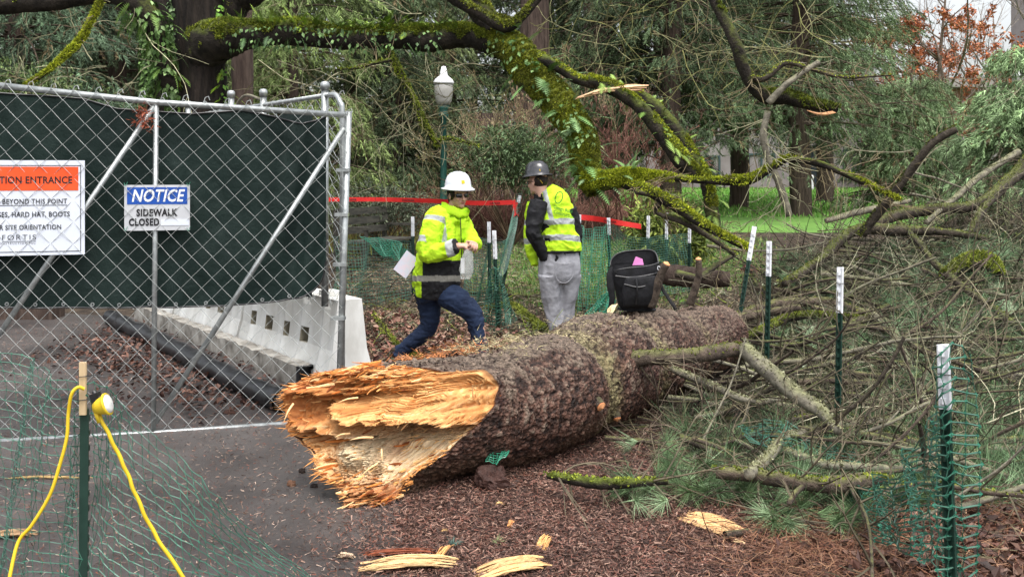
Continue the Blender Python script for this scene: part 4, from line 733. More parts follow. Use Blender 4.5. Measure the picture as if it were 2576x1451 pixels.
# black plastic tube
pts = [G(u, v, .075) for u, v in ((278, 815), (330, 842), (400, 876), (480, 920), (560, 962), (640, 1003), (712, 1036))]; q = spline(pts, 120); rng = np.random.default_rng(8); r = .078*(1+.10*fbm(np.linspace(0, 26, 120), 0., 0., 3)); m = MB(); v, f = tubes(q+np.column_stack([np.zeros((120, 2)), .006*np.sin(np.arange(120)*.5)]), r, 26, .10, rng); m.add(v, f); m.add(*ball(q[0], .07, 8)); m.add(*ball(q[-1], .072, 8))
tag(m.build('sediment_tube', MT['black'], base=G(560, 962), smooth=True), 'crinkled black plastic tube snaking along the foot of the edging', 'tube')
tag(MB().add(*box(G(70, 800, .13)+[-.2, 0, 0], (1.1, .3, .26))).build('timber_block', MT['bark_red'], base=G(70, 800)), 'dark reddish timber block under the fabric at the left', 'timber')
# ---------------------------------------------------------------- big mossy tree and its limbs
def mossy(par, name, pts, rad, mat='bark_moss', moss=1., seed=1, n=None, sides=18, mc=('#7c8720', '#949c2c', '#5c681c', '#a8ae3c', '#4a4a22'), mosslen=.03, under=.35, topname=None, tagv=None, closed=True, patch=0.):
    # a limb: closed bark tube plus a coat of short moss blades on its upper side
    rng = np.random.default_rng(seed); A = np.column_stack([np.array(pts), rad]); L = np.linalg.norm(np.diff(A[:, :3], axis=0), axis=1).sum(); n = n or int(max(20, L*22)); q = spline(A, n); p = q[:, :3]; r = np.maximum(q[:, 3], .004)*(1+.10*fbm(np.arange(n)*.13, seed*1., 0., 3))
    p = p+np.column_stack([fbm(np.arange(n)*.11, seed*3.+i, 0., 2) for i in range(3)])*r[:, None]*.25
    pp = np.vstack([p[0], p, p[-1]]); rr = np.concatenate([[.001], r, [.001]]); pp[0] -= nrm(p[1]-p[0])*.002; pp[-1] += nrm(p[-1]-p[-2])*.002
    m = MB(); v, f = tubes(pp, rr, sides, .13, rng); m.add(v, f); base = p[0]
    o = m.build(name, MT[mat], par, True) if par is not None else m.build(name, MT[mat], base=base, smooth=True)
    if moss > 0:
        N = int(L*np.mean(r)*2*3.2*9000*moss/ max(mosslen/.03, 1)); N = min(N, 60000); t, s, u = frames(p[None]); t, s, u = t[0], s[0], u[0]
        k = rng.integers(0, n, N); a = rng.random(N)*2*np.pi; nm = np.cos(a)[:, None]*s[k]+np.sin(a)[:, None]*u[k]; c0 = p[k]+t[k]*(rng.random((N, 1))-.5)*L/n+nm*r[k, None]*.97
        w = nm[:, 2]+.55*fbm(c0[:, 0]*5, c0[:, 1]*5, c0[:, 2]*5, 3)-patch*(fbm(c0[:, 0]*1.6, c0[:, 1]*1.6, c0[:, 2]*1.6, 2)); keep = w > under; c0, nm = c0[keep], nm[keep]; k = k[keep]; n2 = len(c0)
        d = nrm(nm*.8+rng.normal(size=(n2, 3))*.55); cc = np.array([hexc(c) for c in mc])[rng.integers(0, len(mc), n2)]*(.75+.4*np.clip(fbm(c0[:, 0]*4, c0[:, 1]*4, c0[:, 2]*4, 2)[:, None], -1, 1)); v, f, c = needles(c0, d, np.full(n2, mosslen), 2, .35, .0055, rng, .9, cc, .25, 0, .3); m = MB(); m.add(v, f, 0, c); m.build('moss', MT['moss'], o if par is None else o)
    return o, p, r
def add_fronds(o, p, r, i0, i1, n, L, seed, cols=('#5c7a2c', '#7c9a3c', '#4a6428', '#93ad55'), hang=.16, updir=.6, name='ferns', out=1.):
    rng = np.random.default_rng(seed); k = rng.integers(int(i0*len(p)), max(int(i1*len(p)), int(i0*len(p))+1), n); a = rng.random(n)*2*np.pi; d = np.column_stack([np.cos(a)*out, np.sin(a)*out, updir+.6*rng.normal(size=n)]); d = nrm(d); c = np.array([hexc(x) for x in cols])[rng.integers(0, len(cols), n)]
    v, f, cc = fronds(p[k]+d*r[k, None]*.8, d, L*(.55+.8*rng.random(n)), rng, c, droop=hang); m = MB(); m.add(v, f, 0, cc); return m.build(name, MT['leaf'], o)
def add_ivy(o, p, r, i0, i1, n, size, seed, cols=('#6c8a4e', '#527038', '#86a068', '#42602c'), name='ivy'):
    rng = np.random.default_rng(seed); k = rng.integers(int(i0*len(p)), int(i1*len(p)), n); t, s, u = frames(p[None]); a = rng.random(n)*2*np.pi; nm = np.cos(a)[:, None]*s[0][k]+np.sin(a)[:, None]*u[0][k]; c = np.array([hexc(x) for x in cols])[rng.integers(0, len(cols), n)]
    v, f, cc = leaves(p[k]+nm*(r[k, None]+.012), nrm(np.array([0, 0, -1.])+.5*runit(rng, n)+nm*.35), nm+.4*runit(rng, n), size*(.6+.8*rng.random(n)), size*.75, rng, c, .25, .15); m = MB(); m.add(v, f, 0, cc); return m.build(name, MT['leaf'], o)
def twigs_on(o, p, r, n, L, seed, c='#6b6048', lv=(3,), up=0., droop=.02, wig=.11, mat='twig', rad=.006, t0=.05, name='twigs'):
    rng = np.random.default_rng(seed); a, ra = kids(p[None], r[None], n, 1, 1.0, droop, 9, wig, rng, t0, .3, up); Lc = np.linalg.norm(np.diff(a, axis=1), axis=2).sum(1); a = a[:, :1]+(a-a[:, :1])*(L*(.4+rng.random(len(a)))/Lc)[:, None, None]; ra = np.full((len(a), 1), rad)*np.linspace(1, .4, 9)
    m = MB(); m.add(*tubes(a, ra, 4), 0, hexc(c))
    for nn in lv: a, ra = kids(a, ra, nn, .55, .7, droop, 6, wig*1.2, rng, .2, .7, up); m.add(*tubes(a, np.maximum(ra, .0022), 3), 0, hexc(c)*1.2)
    m.build(name, MT['twig'], o); return a
MS2 = ('#5c6a1e', '#78861e', '#46521a', '#8f9a2c')
PT = lambda L, Y: [P(a[0], a[1], Y if len(a) < 3 else a[2]) for a in L]
big = thing('mossy_tree', 'great dark mossy tree behind the gate with a long fern covered limb', 'tree', G(505, 720)*[1, 1, 0]+[0, 0, float(gz(12.5))]); Yb = 12.5
bx = (505-CU)*Yb/F; m = MB(); zz = np.array([-.1, .4, 1.2, 2., 2.8, 3.6, 4.4, 5.4]); rr = np.array([.62, .48, .38, .33, .30, .30, .34, .36]); q = spline(np.column_stack([bx+np.array([-.02, 0, .0, .01, .02, -.02, -.03, -.04]), np.full(8, Yb), zz, rr]), 110); a = np.arange(64)
v, f = tubes(q[:, :3], q[:, 3], 64); v = v.reshape(110, 64, 3); cen = q[:, None, :3]; sc_ = 1+.07*np.abs(fbm(a[None]*.62, q[:, 2:3]*.9, 0., 3))+.04*fbm(a[None]*1.9, q[:, 2:3]*2.5, 2., 2); sc_[:, -1] = sc_[:, 0]; v = cen+(v-cen)*sc_[..., None]; m.add(v.reshape(-1, 3), f); tk = m.build('trunk', MT['bark'], big, True)
kk = q[:, :3]; add_ivy(tk, kk+[.27, -.08, 0], np.full(110, .05), .3, .95, 420, .07, 61, ('#6f9a3a', '#88b04c', '#557c2c')); add_ivy(tk, kk+[-.27, -.1, 0], np.full(110, .06), .35, .95, 700, .065, 62, ('#5f7a4a', '#7c9468', '#48603a')); add_fronds(tk, kk+[.3, -.1, 0], np.full(110, .03), .45, .62, 50, .3, 63, ('#7c9c2c', '#93b03c'), .25, -.5)
ivp = kk+[.25, -.15, 0]
mossy(big, 'limb', PT([(520, 110, 12.4), (560, 105, 12.2), (620, 90, 12), (700, 86, 11.8), (850, 95, 11.6), (1000, 100, 11.4), (1100, 93, 11.3), (1200, 96, 11.2), (1265, 112, 11.2)], 0), [.34, .26, .19, .165, .155, .15, .15, .15, .16], seed=71, moss=2.4, mc=('#6c7a1e', '#84902a', '#525f1a', '#a5ae36'), under=.2)
_, p, r = mossy(big, 'limb', PT([(1255, 60, 11.3), (1250, 95, 11.2), (1300, 135, 11.0), (1345, 190, 10.9), (1400, 255, 10.8), (1440, 320, 10.7), (1466, 380, 10.6), (1478, 430, 10.5), (1492, 478, 10.4)], 0), [.14, .17, .18, .17, .17, .15, .145, .135, .06], seed=72, moss=4., under=-.75, mosslen=.028, mat='moss_limb', mc=('#7c8720', '#99a02c', '#5f6b1c', '#b0b43c', '#6b6a28'))
L2 = bpy.data.objects['limb.001'] if 'limb.001' in bpy.data.objects else big
add_ivy(L2, p, r, .05, .75, 330, .06, 73); add_fronds(L2, p, r, .15, .95, 120, .34, 74, ('#64884e', '#7c9c66', '#4c6c38', '#8fac7c'), .14, .2)
l1 = [c for c in big.children if c.name == 'limb'][0]; pl = spline(PT([(560, 78, 12.1), (700, 66, 11.7), (850, 72, 11.5), (1000, 78, 11.3), (1200, 76, 11.1)], 0), 160); add_fronds(l1, pl, np.full(160, .02), 0, .95, 240, .22, 75, ('#5f7a2a', '#86a03c', '#4c6424'), .08, 1.1); pl2 = pl-[0, .12, .14]; add_ivy(l1, pl2, np.full(160, .11), .05, .9, 300, .055, 76, ('#4a6434', '#64804a', '#38502a')); add_fronds(l1, pl2, np.full(160, .02), 0, .9, 40, .2, 77, ('#5a7a4c', '#4a683c'), .3, -.7)
mossy(big, 'limb', PT([(1120, -25, 10.9), (1165, 8, 10.9), (1215, 38, 10.9), (1270, 66, 10.9), (1310, 45, 10.9), (1345, 5, 10.9), (1372, -25, 10.9)], 0), [.07, .07, .065, .06, .05, .045, .04], seed=78, under=.0)
mossy(big, 'limb', PT([(1190, -40, 11.4), (1205, 10, 11.3), (1250, 80, 11.2)], 0), [.14, .13, .13], seed=79, under=.1)
_, p, r = mossy(big, 'limb', PT([(-60, 8, 11.6), (100, 8, 11.8), (240, -12, 12), (330, 2, 12), (378, 60, 12), (400, 130, 12.1), (425, 200, 12.2), (445, 300, 12.4)], 0), [.13, .12, .13, .14, .14, .12, .11, .13], seed=80, moss=.5, under=.5, mc=MS2)
lb = [c for c in big.children if c.name.startswith('limb')][-1]; add_fronds(lb, p, r, .45, .95, 130, .3, 81, ('#5f7f3c', '#7a9a4c', '#4c6a34'), .3, -.3); add_ivy(lb, p, r, .5, 1, 350, .07, 82)
mossy(big, 'limb', PT([(560, 60, 12.7), (600, 10, 12.7), (640, -40, 12.7)], 0), [.22, .2, .2], 'bark', seed=83, moss=.2); 
_, p, r = mossy(big, 'limb', PT([(975, 128, 11.3), (1010, 190, 11.2), (1040, 250, 11.1), (1070, 315, 11.0), (1098, 366, 11)], 0), [.04, .035, .032, .034, .02], seed=84, under=-.2, moss=1, mc=MS2)
lb = [c for c in big.children if c.name.startswith('limb')][-1]; twigs_on(lb, p, r, 26, .6, 85, '#5f5c3a', (3,), 0, .05); mossy(big, 'limb', PT([(1095, 358, 11), (1120, 350, 10.95), (1160, 356, 10.9), (1205, 368, 10.9)], 0), [.02, .018, .012, .007], seed=86, under=-.3, moss=.8, mc=MS2)
Yk = 13.6; m = MB(); v, f = tubes(spline(np.array([[*P(415, 640, Yk), .26], [*P(410, 300, Yk), .22], [*P(405, 150, Yk), .2], [*P(395, 40, Yk), .2], [*P(385, -60, Yk), .2]]), 60)[:, :3], .21, 40, .1, np.random.default_rng(5)); m.add(v, f); o = m.build('tree_trunk', MT['bark'], base=P(415, 640, Yk), smooth=True); tag(o, 'dark furrowed trunk just left of the great mossy trunk', 'tree')
pk = np.array([P(432, y, Yk-.15) for y in np.linspace(60, 330, 60)]); add_ivy(o, pk, np.full(60, .05), 0, 1, 700, .065, 87, ('#5f8040', '#7c9c58', '#48662f')); pk = np.array([P(372, y, Yk-.2) for y in np.linspace(0, 250, 60)]); add_ivy(o, pk, np.full(60, .08), 0, 1, 900, .07, 88, ('#4d6a34', '#6a8a4a', '#3a5228'))
Yk = 14.5; m = MB(); v, f = tubes(spline([P(612, 600, Yk), P(610, 200, Yk), P(605, -40, Yk)], 40), .16, 30, .1, np.random.default_rng(6)); m.add(v, f); tag(m.build('tree_trunk', MT['bark_red'], base=P(612, 600, Yk), smooth=True), 'reddish furrowed trunk just right of the great mossy trunk', 'tree')

# separate broken limbs and branches: name, label, picture path with depths, radii, material, moss amount
def limb(label, pts, rad, mat, moss=.0, seed=1, under=.3, mc=('#8f9a1e', '#a9b32c', '#6d7a1c', '#c0c63a'), tw=0, twl=.4, twc='#6b6048', name='broken_branch', cat='branch', group=None, patch=0., lv=(3,), twup=0.):
    o, p, r = mossy(None, name, [P(*a) for a in pts], rad, mat, moss, seed, mosslen=.03 if ('moss' in mat and pts[0][2] > 9.2) else .014, mc=mc, under=under, sides=12, patch=patch); tag(o, label, cat, group)
    if tw: twigs_on(o, p, r, tw, twl, seed+900, twc, lv, twup)
    return o, p, r
o, p, r = limb('upper of the two snapped mossy limbs slanting down right from the splintered wood', [(1480, 198, 10.7), (1540, 222, 10.6), (1600, 262, 10.5), (1660, 330, 10.4), (1710, 395, 10.3), (1762, 450, 10.2)], [.06, .085, .08, .09, .09, .06], 'bark_moss', 1., 401, .35, patch=.3); add_fronds(o, p, r, .1, 1, 40, .2, 402, ('#6a8a3c', '#86a04c'), .15, .3)
o, p, r = limb('rear snapped mossy limb that bends down to the branch pile', [(1590, 232, 10.95), (1640, 268, 10.9), (1700, 330, 10.8), (1745, 400, 10.7), (1770, 460, 10.6), (1788, 520, 10.5), (1800, 575, 10.4)], [.07, .085, .085, .08, .075, .08, .07], 'bark_moss', 1., 403, .35, patch=.4); add_fronds(o, p, r, .1, 1, 46, .2, 404, ('#6a8a3c', '#86a04c'), .15, .2)
o, p, r = limb('dark limb reaching from the mossy bend to the upper snapped limb', [(1355, 150, 10.95), (1400, 165, 10.8), (1450, 195, 10.75), (1500, 212, 10.7)], [.08, .06, .06, .06], 'bark_moss', .6, 405, .4)
m = MB(); rng = np.random.default_rng(44)
for i in range(34):
    x = i/33; u0 = 1448+110*x*rng.random(); u1 = 1596+38*rng.random(); e = 3+26*x*rng.random(); vv = lambda u: 212+36*((1632-u)/184)**2+e*(u-1440)/190
    us = np.linspace(u0, u1, 7); w = .004+.012*rng.random(); m.add(*ctube([P(u, vv(u)+1.5*rng.normal(), 10.62-.1*x) for u in us], [w*.3, w, w, w*1.1, w, w, w*.5], 5, 20), 0, hexc('#d8b08a')*(.7+.5*rng.random()))
tag(m.build('torn_wood', MT['wood'], base=P(1560, 225, 10.5)), 'pale torn wood exposed where the mossy limb snapped', 'splintered wood')
o, p, r = limb('yellow mossy bough running level to the right from the hanging limb', [(1480, 452, 10.4), (1520, 458, 10.3), (1570, 446, 10.2), (1620, 441, 10.15), (1690, 447, 10.1)], [.12, .10, .08, .06, .04], 'moss_limb', 3., 406, -.9); add_fronds(o, p, r, 0, .6, 26, .25, 407, ('#7c9c66', '#64884e'), .1, .9)
limb('thin dark bough continuing right from the mossy one to the lichen limb', [(1685, 449, 10.1), (1760, 455, 10), (1830, 455, 9.95), (1885, 452, 9.9), (1935, 425, 9.9), (1985, 398, 9.9)], [.03, .03, .045, .05, .04, .025], 'bark_moss', 1.4, 408, .2, patch=1., tw=10)
o, p, r = limb('long dark mossy bough sloping down right behind the backpack', [(1570, 455, 10.25), (1630, 480, 10), (1700, 520, 9.8), (1760, 562, 9.6), (1830, 600, 9.4), (1885, 628, 9.3)], [.07, .055, .06, .05, .04, .03], 'bark_moss', 1.1, 409, .45, patch=.9, tw=16)
limb('crooked dark branch just below the long mossy bough', [(1600, 482, 10), (1660, 500, 9.9), (1650, 535, 9.9), (1720, 560, 9.8), (1790, 600, 9.7), (1850, 640, 9.6)], [.03, .03, .025, .035, .03, .02], 'bark_dark', .4, 410, .5, tw=14)
o, p, r = limb('thick limb hanging from the top edge and bending to a snapped end', [(1785, -30, 10.2), (1815, 40, 10.1), (1850, 110, 10), (1880, 190, 10), (1925, 240, 10), (1985, 246, 9.95), (2040, 262, 9.9), (2105, 276, 9.9)], [.06, .062, .068, .07, .09, .075, .07, .05], 'bark_moss', .8, 411, .35, patch=.5, mc=MS2); m = MB(); [m.add(*ctube([P(2030+i*3, 278+i, 9.82), P(2060+i*3, 287+i*.3, 9.8), P(2095+i*2, 280+i, 9.82)], [.004, .014, .004], 6, 10), 0, hexc('#c8956a')) for i in range(5)]; m.build('torn_end', MT['wood'], o)
limb('lichen covered twig arm reaching right from the thick hanging limb', [(1880, 195, 10), (1920, 200, 9.9), (1975, 160, 9.9), (2040, 175, 9.8), (2120, 195, 9.7), (2240, 190, 9.7)], [.03, .028, .025, .018, .014, .008], 'bark_dark', .5, 412, .2, tw=16, twl=.5)
limb('pale broken limb rising right above the snapped end', [(1930, 262, 9.85), (1975, 215, 9.8), (2015, 185, 9.8), (2062, 156, 9.8)], [.035, .035, .03, .03], 'bark_grey', .0, 413, tw=6)
limb('pale lichen limb standing upright from the lawn', [(1930, 278, 9.9), (1920, 340, 9.9), (1935, 400, 9.9), (1965, 470, 9.9), (1985, 545, 9.9)], [.035, .035, .032, .04, .035], 'bark_grey', .0, 414, tw=22, twl=.5, twc='#8a876c')
limb('mossy bough running right from the lichen limb over the lawn', [(1965, 400, 9.9), (2040, 408, 9.8), (2110, 432, 9.7), (2180, 462, 9.6), (2260, 500, 9.5)], [.03, .035, .03, .025, .015], 'bark_moss', 1.1, 415, .3, patch=.8, tw=24, twl=.5)
limb('stout leaning branch rising to the upper right above the brush', [(2170, 590, 9.8), (2230, 510, 9.7), (2290, 430, 9.6), (2345, 360, 9.5), (2405, 322, 9.4)], [.055, .05, .045, .042, .035], 'bark_dark', .9, 416, .3, mc=MS2, tw=14)
limb('yellow mossy branch slanting down left over the gate', [(250, 10, 11.6), (225, 60, 11.5), (195, 105, 11.4), (160, 140, 11.3), (120, 180, 11.2), (68, 216, 11.1)], [.035, .034, .036, .032, .03, .032], 'bark_moss', 2., 417, -.5, tw=10, name='mossy_branch')
limb('thin mossy arm crossing left of the drooping twig strand', [(850, 175, 11), (900, 172, 11), (940, 160, 11), (985, 150, 11.1)], [.01, .014, .018, .02], 'bark_moss', .6, 418, -.2, mc=MS2, tw=6)

# ---------------------------------------------------------------- brush pile
pz = lambda u, v: P(u, v, float(pile_Y(v)))
BRN = [ # label, [(u,v)], radii px, material, moss, under
 ('dark curved bough arching through the middle of the brush', [(1975, 715), (2020, 680), (2075, 640), (2120, 595), (2180, 578), (2260, 578), (2400, 588), (2480, 600)], [8, 10, 11, 12, 12, 12, 9, 6], 'bark_dark', .5),
 ('upper dark bough sweeping to the right edge', [(2140, 585), (2220, 555), (2290, 535), (2370, 525), (2450, 520), (2520, 470), (2600, 410)], [9, 12, 13, 12, 12, 12, 11], 'bark_dark', .4),
 ('brown bough level behind the third stake', [(1820, 812), (1880, 785), (1960, 765), (2050, 757), (2120, 770), (2190, 792)], [8, 10, 11, 10, 9, 7], 'bark_brown', .3),
 ('grey brown bough touching the far end of the log', [(1790, 820), (1840, 805), (1920, 790), (2010, 775)], [9, 10, 9, 8], 'bark_brown', 0),
 ('bright green mossy bough behind the stakes', [(1810, 880), (1860, 855), (1920, 828), (1975, 800), (2040, 790), (2110, 795), (2175, 800)], [6, 9, 10, 9, 8, 8, 7], 'bark_moss', 1.5),
 ('dark bough rising right past the tallest middle stake', [(2070, 828), (2120, 822), (2180, 795), (2235, 770)], [6, 8, 8, 6], 'bark_dark', 0),
 ('thick brown branch growing out of the log towards the right', [(1560, 905), (1620, 897), (1700, 900), (1780, 892), (1850, 880), (1885, 880)], [18, 17, 17, 17, 16, 15], 'bark_brown', .5),
 ('thick forked branch plunging down right from the log branch', [(1870, 875), (1920, 920), (1970, 965), (2020, 1005), (2070, 1040), (2110, 1085)], [17, 18, 18, 16, 14, 10], 'bark_grey', .5),
 ('long brown branch sweeping right along the ground', [(2040, 1020), (2100, 1060), (2150, 1090), (2230, 1100), (2330, 1112), (2450, 1108), (2600, 1100)], [9, 10, 11, 11, 9, 8, 6], 'bark_brown', .3),
 ('lichen branch under the log branch', [(1690, 925), (1740, 950), (1800, 975), (1860, 1002), (1900, 1010)], [8, 10, 9, 8, 5], 'bark_grey', .9),
 ('green arched branch curving over the fallen netting', [(1880, 1195), (1930, 1150), (1965, 1110), (2030, 1083), (2110, 1066), (2180, 1060), (2235, 1060), (2285, 1092)], [11, 12, 12, 10, 9, 8, 8, 6], 'bark_grey', 1.2),
 ('long mossy pole lying nearest on the mulch', [(1375, 1196), (1430, 1203), (1520, 1212), (1600, 1212), (1680, 1210)], [7, 11, 12, 10, 7], 'bark_moss', .8),
 ('knobbly mossy branch in the near needles', [(1800, 1190), (1880, 1195), (1950, 1208), (2030, 1220), (2110, 1222), (2200, 1205), (2240, 1205)], [12, 15, 16, 16, 17, 15, 8], 'bark_brown', 1.3),
 ('pale forked branch right of the arched one', [(1950, 1128), (2010, 1148), (2070, 1172), (2150, 1176), (2250, 1180), (2330, 1182)], [8, 10, 10, 10, 9, 5], 'bark_grey', .8),
 ('purple brown pole behind the nearest tall stake', [(2010, 962), (2090, 955), (2180, 962), (2280, 950), (2380, 938)], [8, 9, 8, 7, 5], 'bark_brown', 0),
 ('grey elbowed branch hanging in the brush', [(2150, 778), (2205, 798), (2240, 830), (2262, 870), (2280, 900), (2310, 945), (2312, 1015)], [8, 9, 10, 10, 8, 7, 6], 'bark_grey', .3),
 ('slim smooth branch curving out of the near needles', [(1985, 1265), (2010, 1230), (2060, 1205), (2130, 1198), (2200, 1190), (2270, 1182), (2400, 1160)], [6, 7, 6, 5, 5, 4, 3], 'bark_brown', 0),
 ('thin grey stem dropping across the netting to the ground', [(2118, 1190), (2150, 1245), (2180, 1300), (2192, 1370), (2195, 1460)], [4, 4, 4, 4, 3], 'bark_brown', 0),
 ('dark slanted branch at the upper right of the brush', [(2260, 560), (2310, 610), (2350, 660), (2420, 720), (2500, 780), (2600, 850)], [6, 7, 8, 9, 8, 7], 'bark_dark', .2),
 ('grey lichen pole crossing the upper right corner of the brush', [(2330, 560), (2400, 500), (2470, 440), (2560, 380)], [5, 6, 7, 8], 'bark_grey', .3),
 ('dark bough entering from the right edge high in the brush', [(2600, 385), (2560, 430), (2510, 480), (2470, 530), (2440, 590)], [12, 12, 11, 9, 6], 'bark_dark', .6),
 ('pale pole lying on the lawn edge behind the brush', [(2080, 555), (2150, 535), (2220, 520), (2290, 505)], [6, 7, 7, 5], 'bark_grey', .2),
 ('mossy branch at the right edge near the ground', [(2240, 1150), (2330, 1165), (2420, 1150), (2500, 1130), (2600, 1128)], [6, 7, 8, 8, 7], 'bark_grey', 1.),
 ('dark crossing branch under the pale forked one', [(2200, 1240), (2300, 1215), (2400, 1225), (2500, 1240), (2600, 1245)], [5, 6, 6, 6, 6], 'bark_brown', .8),
 ('dark branch behind the bag reaching the second stake', [(1700, 690), (1760, 700), (1800, 670), (1850, 640)], [9, 9, 7, 5], 'bark_dark', 0),
 ('reddish bark log lying behind the upright stubs', [(1655, 690), (1700, 688), (1760, 695), (1840, 700)], [22, 24, 23, 18], 'bark_red', 0),
 ('mossy twisted branch on the ground between the workers', [(1230, 775), (1290, 770), (1330, 800), (1370, 830), (1420, 838)], [5, 7, 8, 9, 6], 'bark_moss', 1.),
 ('thin mossy branch on the leaves left of the woman', [(940, 790), (975, 840), (1010, 880), (1060, 900)], [3, 4, 5, 4], 'bark_moss', .6),
 ('low branch on the litter beyond the man', [(1440, 812), (1510, 818), (1560, 806), (1620, 790)], [5, 6, 5, 4], 'bark_dark', .4),
 ('crooked branch by the foot of the middle stakes', [(1080, 735), (1150, 742), (1230, 735), (1330, 745), (1400, 720)], [3, 4, 4, 4, 3], 'bark_dark', .4),
 ('low dark pole in shade below the log', [(1560, 985), (1640, 980), (1720, 968), (1800, 985)], [9, 10, 9, 6], 'bark_moss', .3),
 ('yellow green pole right of the shaded pole', [(1750, 1050), (1830, 1035), (1900, 1015), (1990, 1000), (2080, 1010)], [5, 6, 6, 6, 4], 'bark_grey', 1.),
 ('slender pole crossing low behind the knobbly branch', [(1800, 1120), (1880, 1095), (1980, 1060), (2060, 1040)], [4, 5, 5, 4], 'bark_brown', .3),
 ('green mossy knot of wood in the upper right brush', [(2380, 690), (2430, 665), (2480, 660), (2510, 690)], [10, 18, 20, 10], 'bark_moss', 1.6)]
for i, (lab, pp, rp, mt, ms) in enumerate(BRN):
    Yv = [float(pile_Y(v)) if u > 1640 or v > 950 else GY(v)-.15 for u, v in pp]
    if lab.startswith('thick brown branch growing'): Yv = [6.35, 6.3, 6.3, 6.4, 6.5, 6.5]
    if lab.startswith('thick forked'): Yv = [6.5, 6.3, 6.1, 5.95, 5.8, 5.65]
    if lab.startswith('lichen branch under'): Yv = [6.75, 6.6, 6.4, 6.3, 6.3]
    if lab.startswith('green arched') : Yv = [y-.12 for y in Yv]
    pts = [(u, v, y-(.22+.16*(v > 1040)+.22*(v < 740)+.1*(v > 1150 and u > 1700))*(mt != 'bark_red')) for (u, v), y in zip(pp, Yv)]
    pts = [(u, v, min(y, (CH-.02)*F/(v-HV)-.02) if v > HV+60 else y) for u, v, y in pts]
    rad = [max(r_*y/F*1.12, .006) for r_, (u, v, y) in zip(rp, pts)]
    mc = ('#8f8e66', '#a3a27c', '#70714c', '#a8a888') if mt == 'bark_grey' else ('#7f8a2c', '#98a03c', '#5f6c24')
    limb(lab, pts, rad, mt, ms*(.45 if mt != 'bark_moss' else .8), 500+i, .35 if mt != 'bark_moss' else .0, mc, tw=int(4+len(pp)), twl=.38, twc='#5c5444', lv=(3,), patch=.3)
# many lesser branches, each its own thing
rng = np.random.default_rng(610)
def in_pile(n, rng, lo=0., tw=0):   # picture positions over the brush
    q = np.column_stack([rng.uniform(1640, 2750, n*4), rng.uniform(480, 1330, n*4)]); top = np.interp(q[:, 0], [1640, 1800, 2000, 2200, 2400, 2750], [720, 670, 620, 575, 500, 450]); bot = np.interp(q[:, 0], [1640, 1750, 1900, 2100, 2300, 2750], [1060, 1180, 1270, 1300, 1290, 1260]); lft = np.interp(q[:, 1], [480, 740, 960, 1020, 1100, 1330], [1800, 1925, 1880, 1740, 1600, 1640])
    q = q[(q[:, 1] > top+lo) & (q[:, 1] < bot) & (q[:, 0] > lft)]
    if tw: q = q[(rng.random(len(q)) < np.where((q[:, 1] > 860) & (q[:, 0] < 2250), .16, 1.)) & (q[:, 1] < 1215)]
    return q[:n]
def P_arr(q, Y): return np.column_stack([(q[:, 0]-CU)*Y/F, Y, CH-(q[:, 1]-HV)*Y/F])
seen_lab = {}
def lab_branch(o, kind, u, v, d):
    if u < 1900: w = 'by the far log end' if v < 800 else ('right of the log' if v < 1000 else 'on the mulch')
    elif u < 2110: w = 'left of the tall stake'
    elif u < 2370: w = 'between the tall stakes'
    else: w = 'by the right edge'
    hgt = 'topmost' if v < 640 else ('high up' if v < 780 else ('midway down' if v < 930 else ('low down' if v < 1080 else 'at the foot')))
    s = d[2]/max(1e-6, abs(d[0])); s = s*np.sign(d[0]); o_ = 'level' if abs(s) < .22 else ('steep' if abs(s) > 1.2 else ('rising right' if s > 0 else 'falling right'))
    lb = '%s %s branch %s in the brush, %s' % (o_, kind, hgt, w); tag(o, lb, 'branch', '%s branches in the brush pile' % kind)
names = [('brown', 'bark_brown'), ('dark', 'bark_dark'), ('lichened', 'bark_grey')]
q = in_pile(150, rng); q[:, 0] = np.minimum(q[:, 0], 2560-rng.random(len(q))*200*(q[:, 0] > 2560)); Yp = pile_Y(q[:, 1]); c0 = P_arr(q, Yp)+rng.normal(size=(len(q), 3))*[.1, .08, .05]-[0, .08, 0]
for i in range(len(q)):
    a = rng.uniform(-.5, .7) if rng.random() < .7 else rng.uniform(0, 3.1); d = np.array([[math.cos(a), .25*rng.normal(), math.sin(a)*.5]]); L = rng.uniform(.6, 1.7); p = walk(c0[i:i+1]-nrm(d)*L*.5, d, [L], 16, .06, 0., rng); p[..., 2] = np.maximum(p[..., 2], .015); k = rng.integers(0, 3); r0 = rng.uniform(.007, .024); m = MB(); m.add(*tubes(p, r0*np.linspace(1, .45, 16), 7, .2, rng)); o = m.build('fallen_branch', MT[names[k][1]], base=p[0, 0], smooth=True)
    lab_branch(o, 'slim '+names[k][0], q[i, 0], q[i, 1], p[0, -1]-p[0, 0])
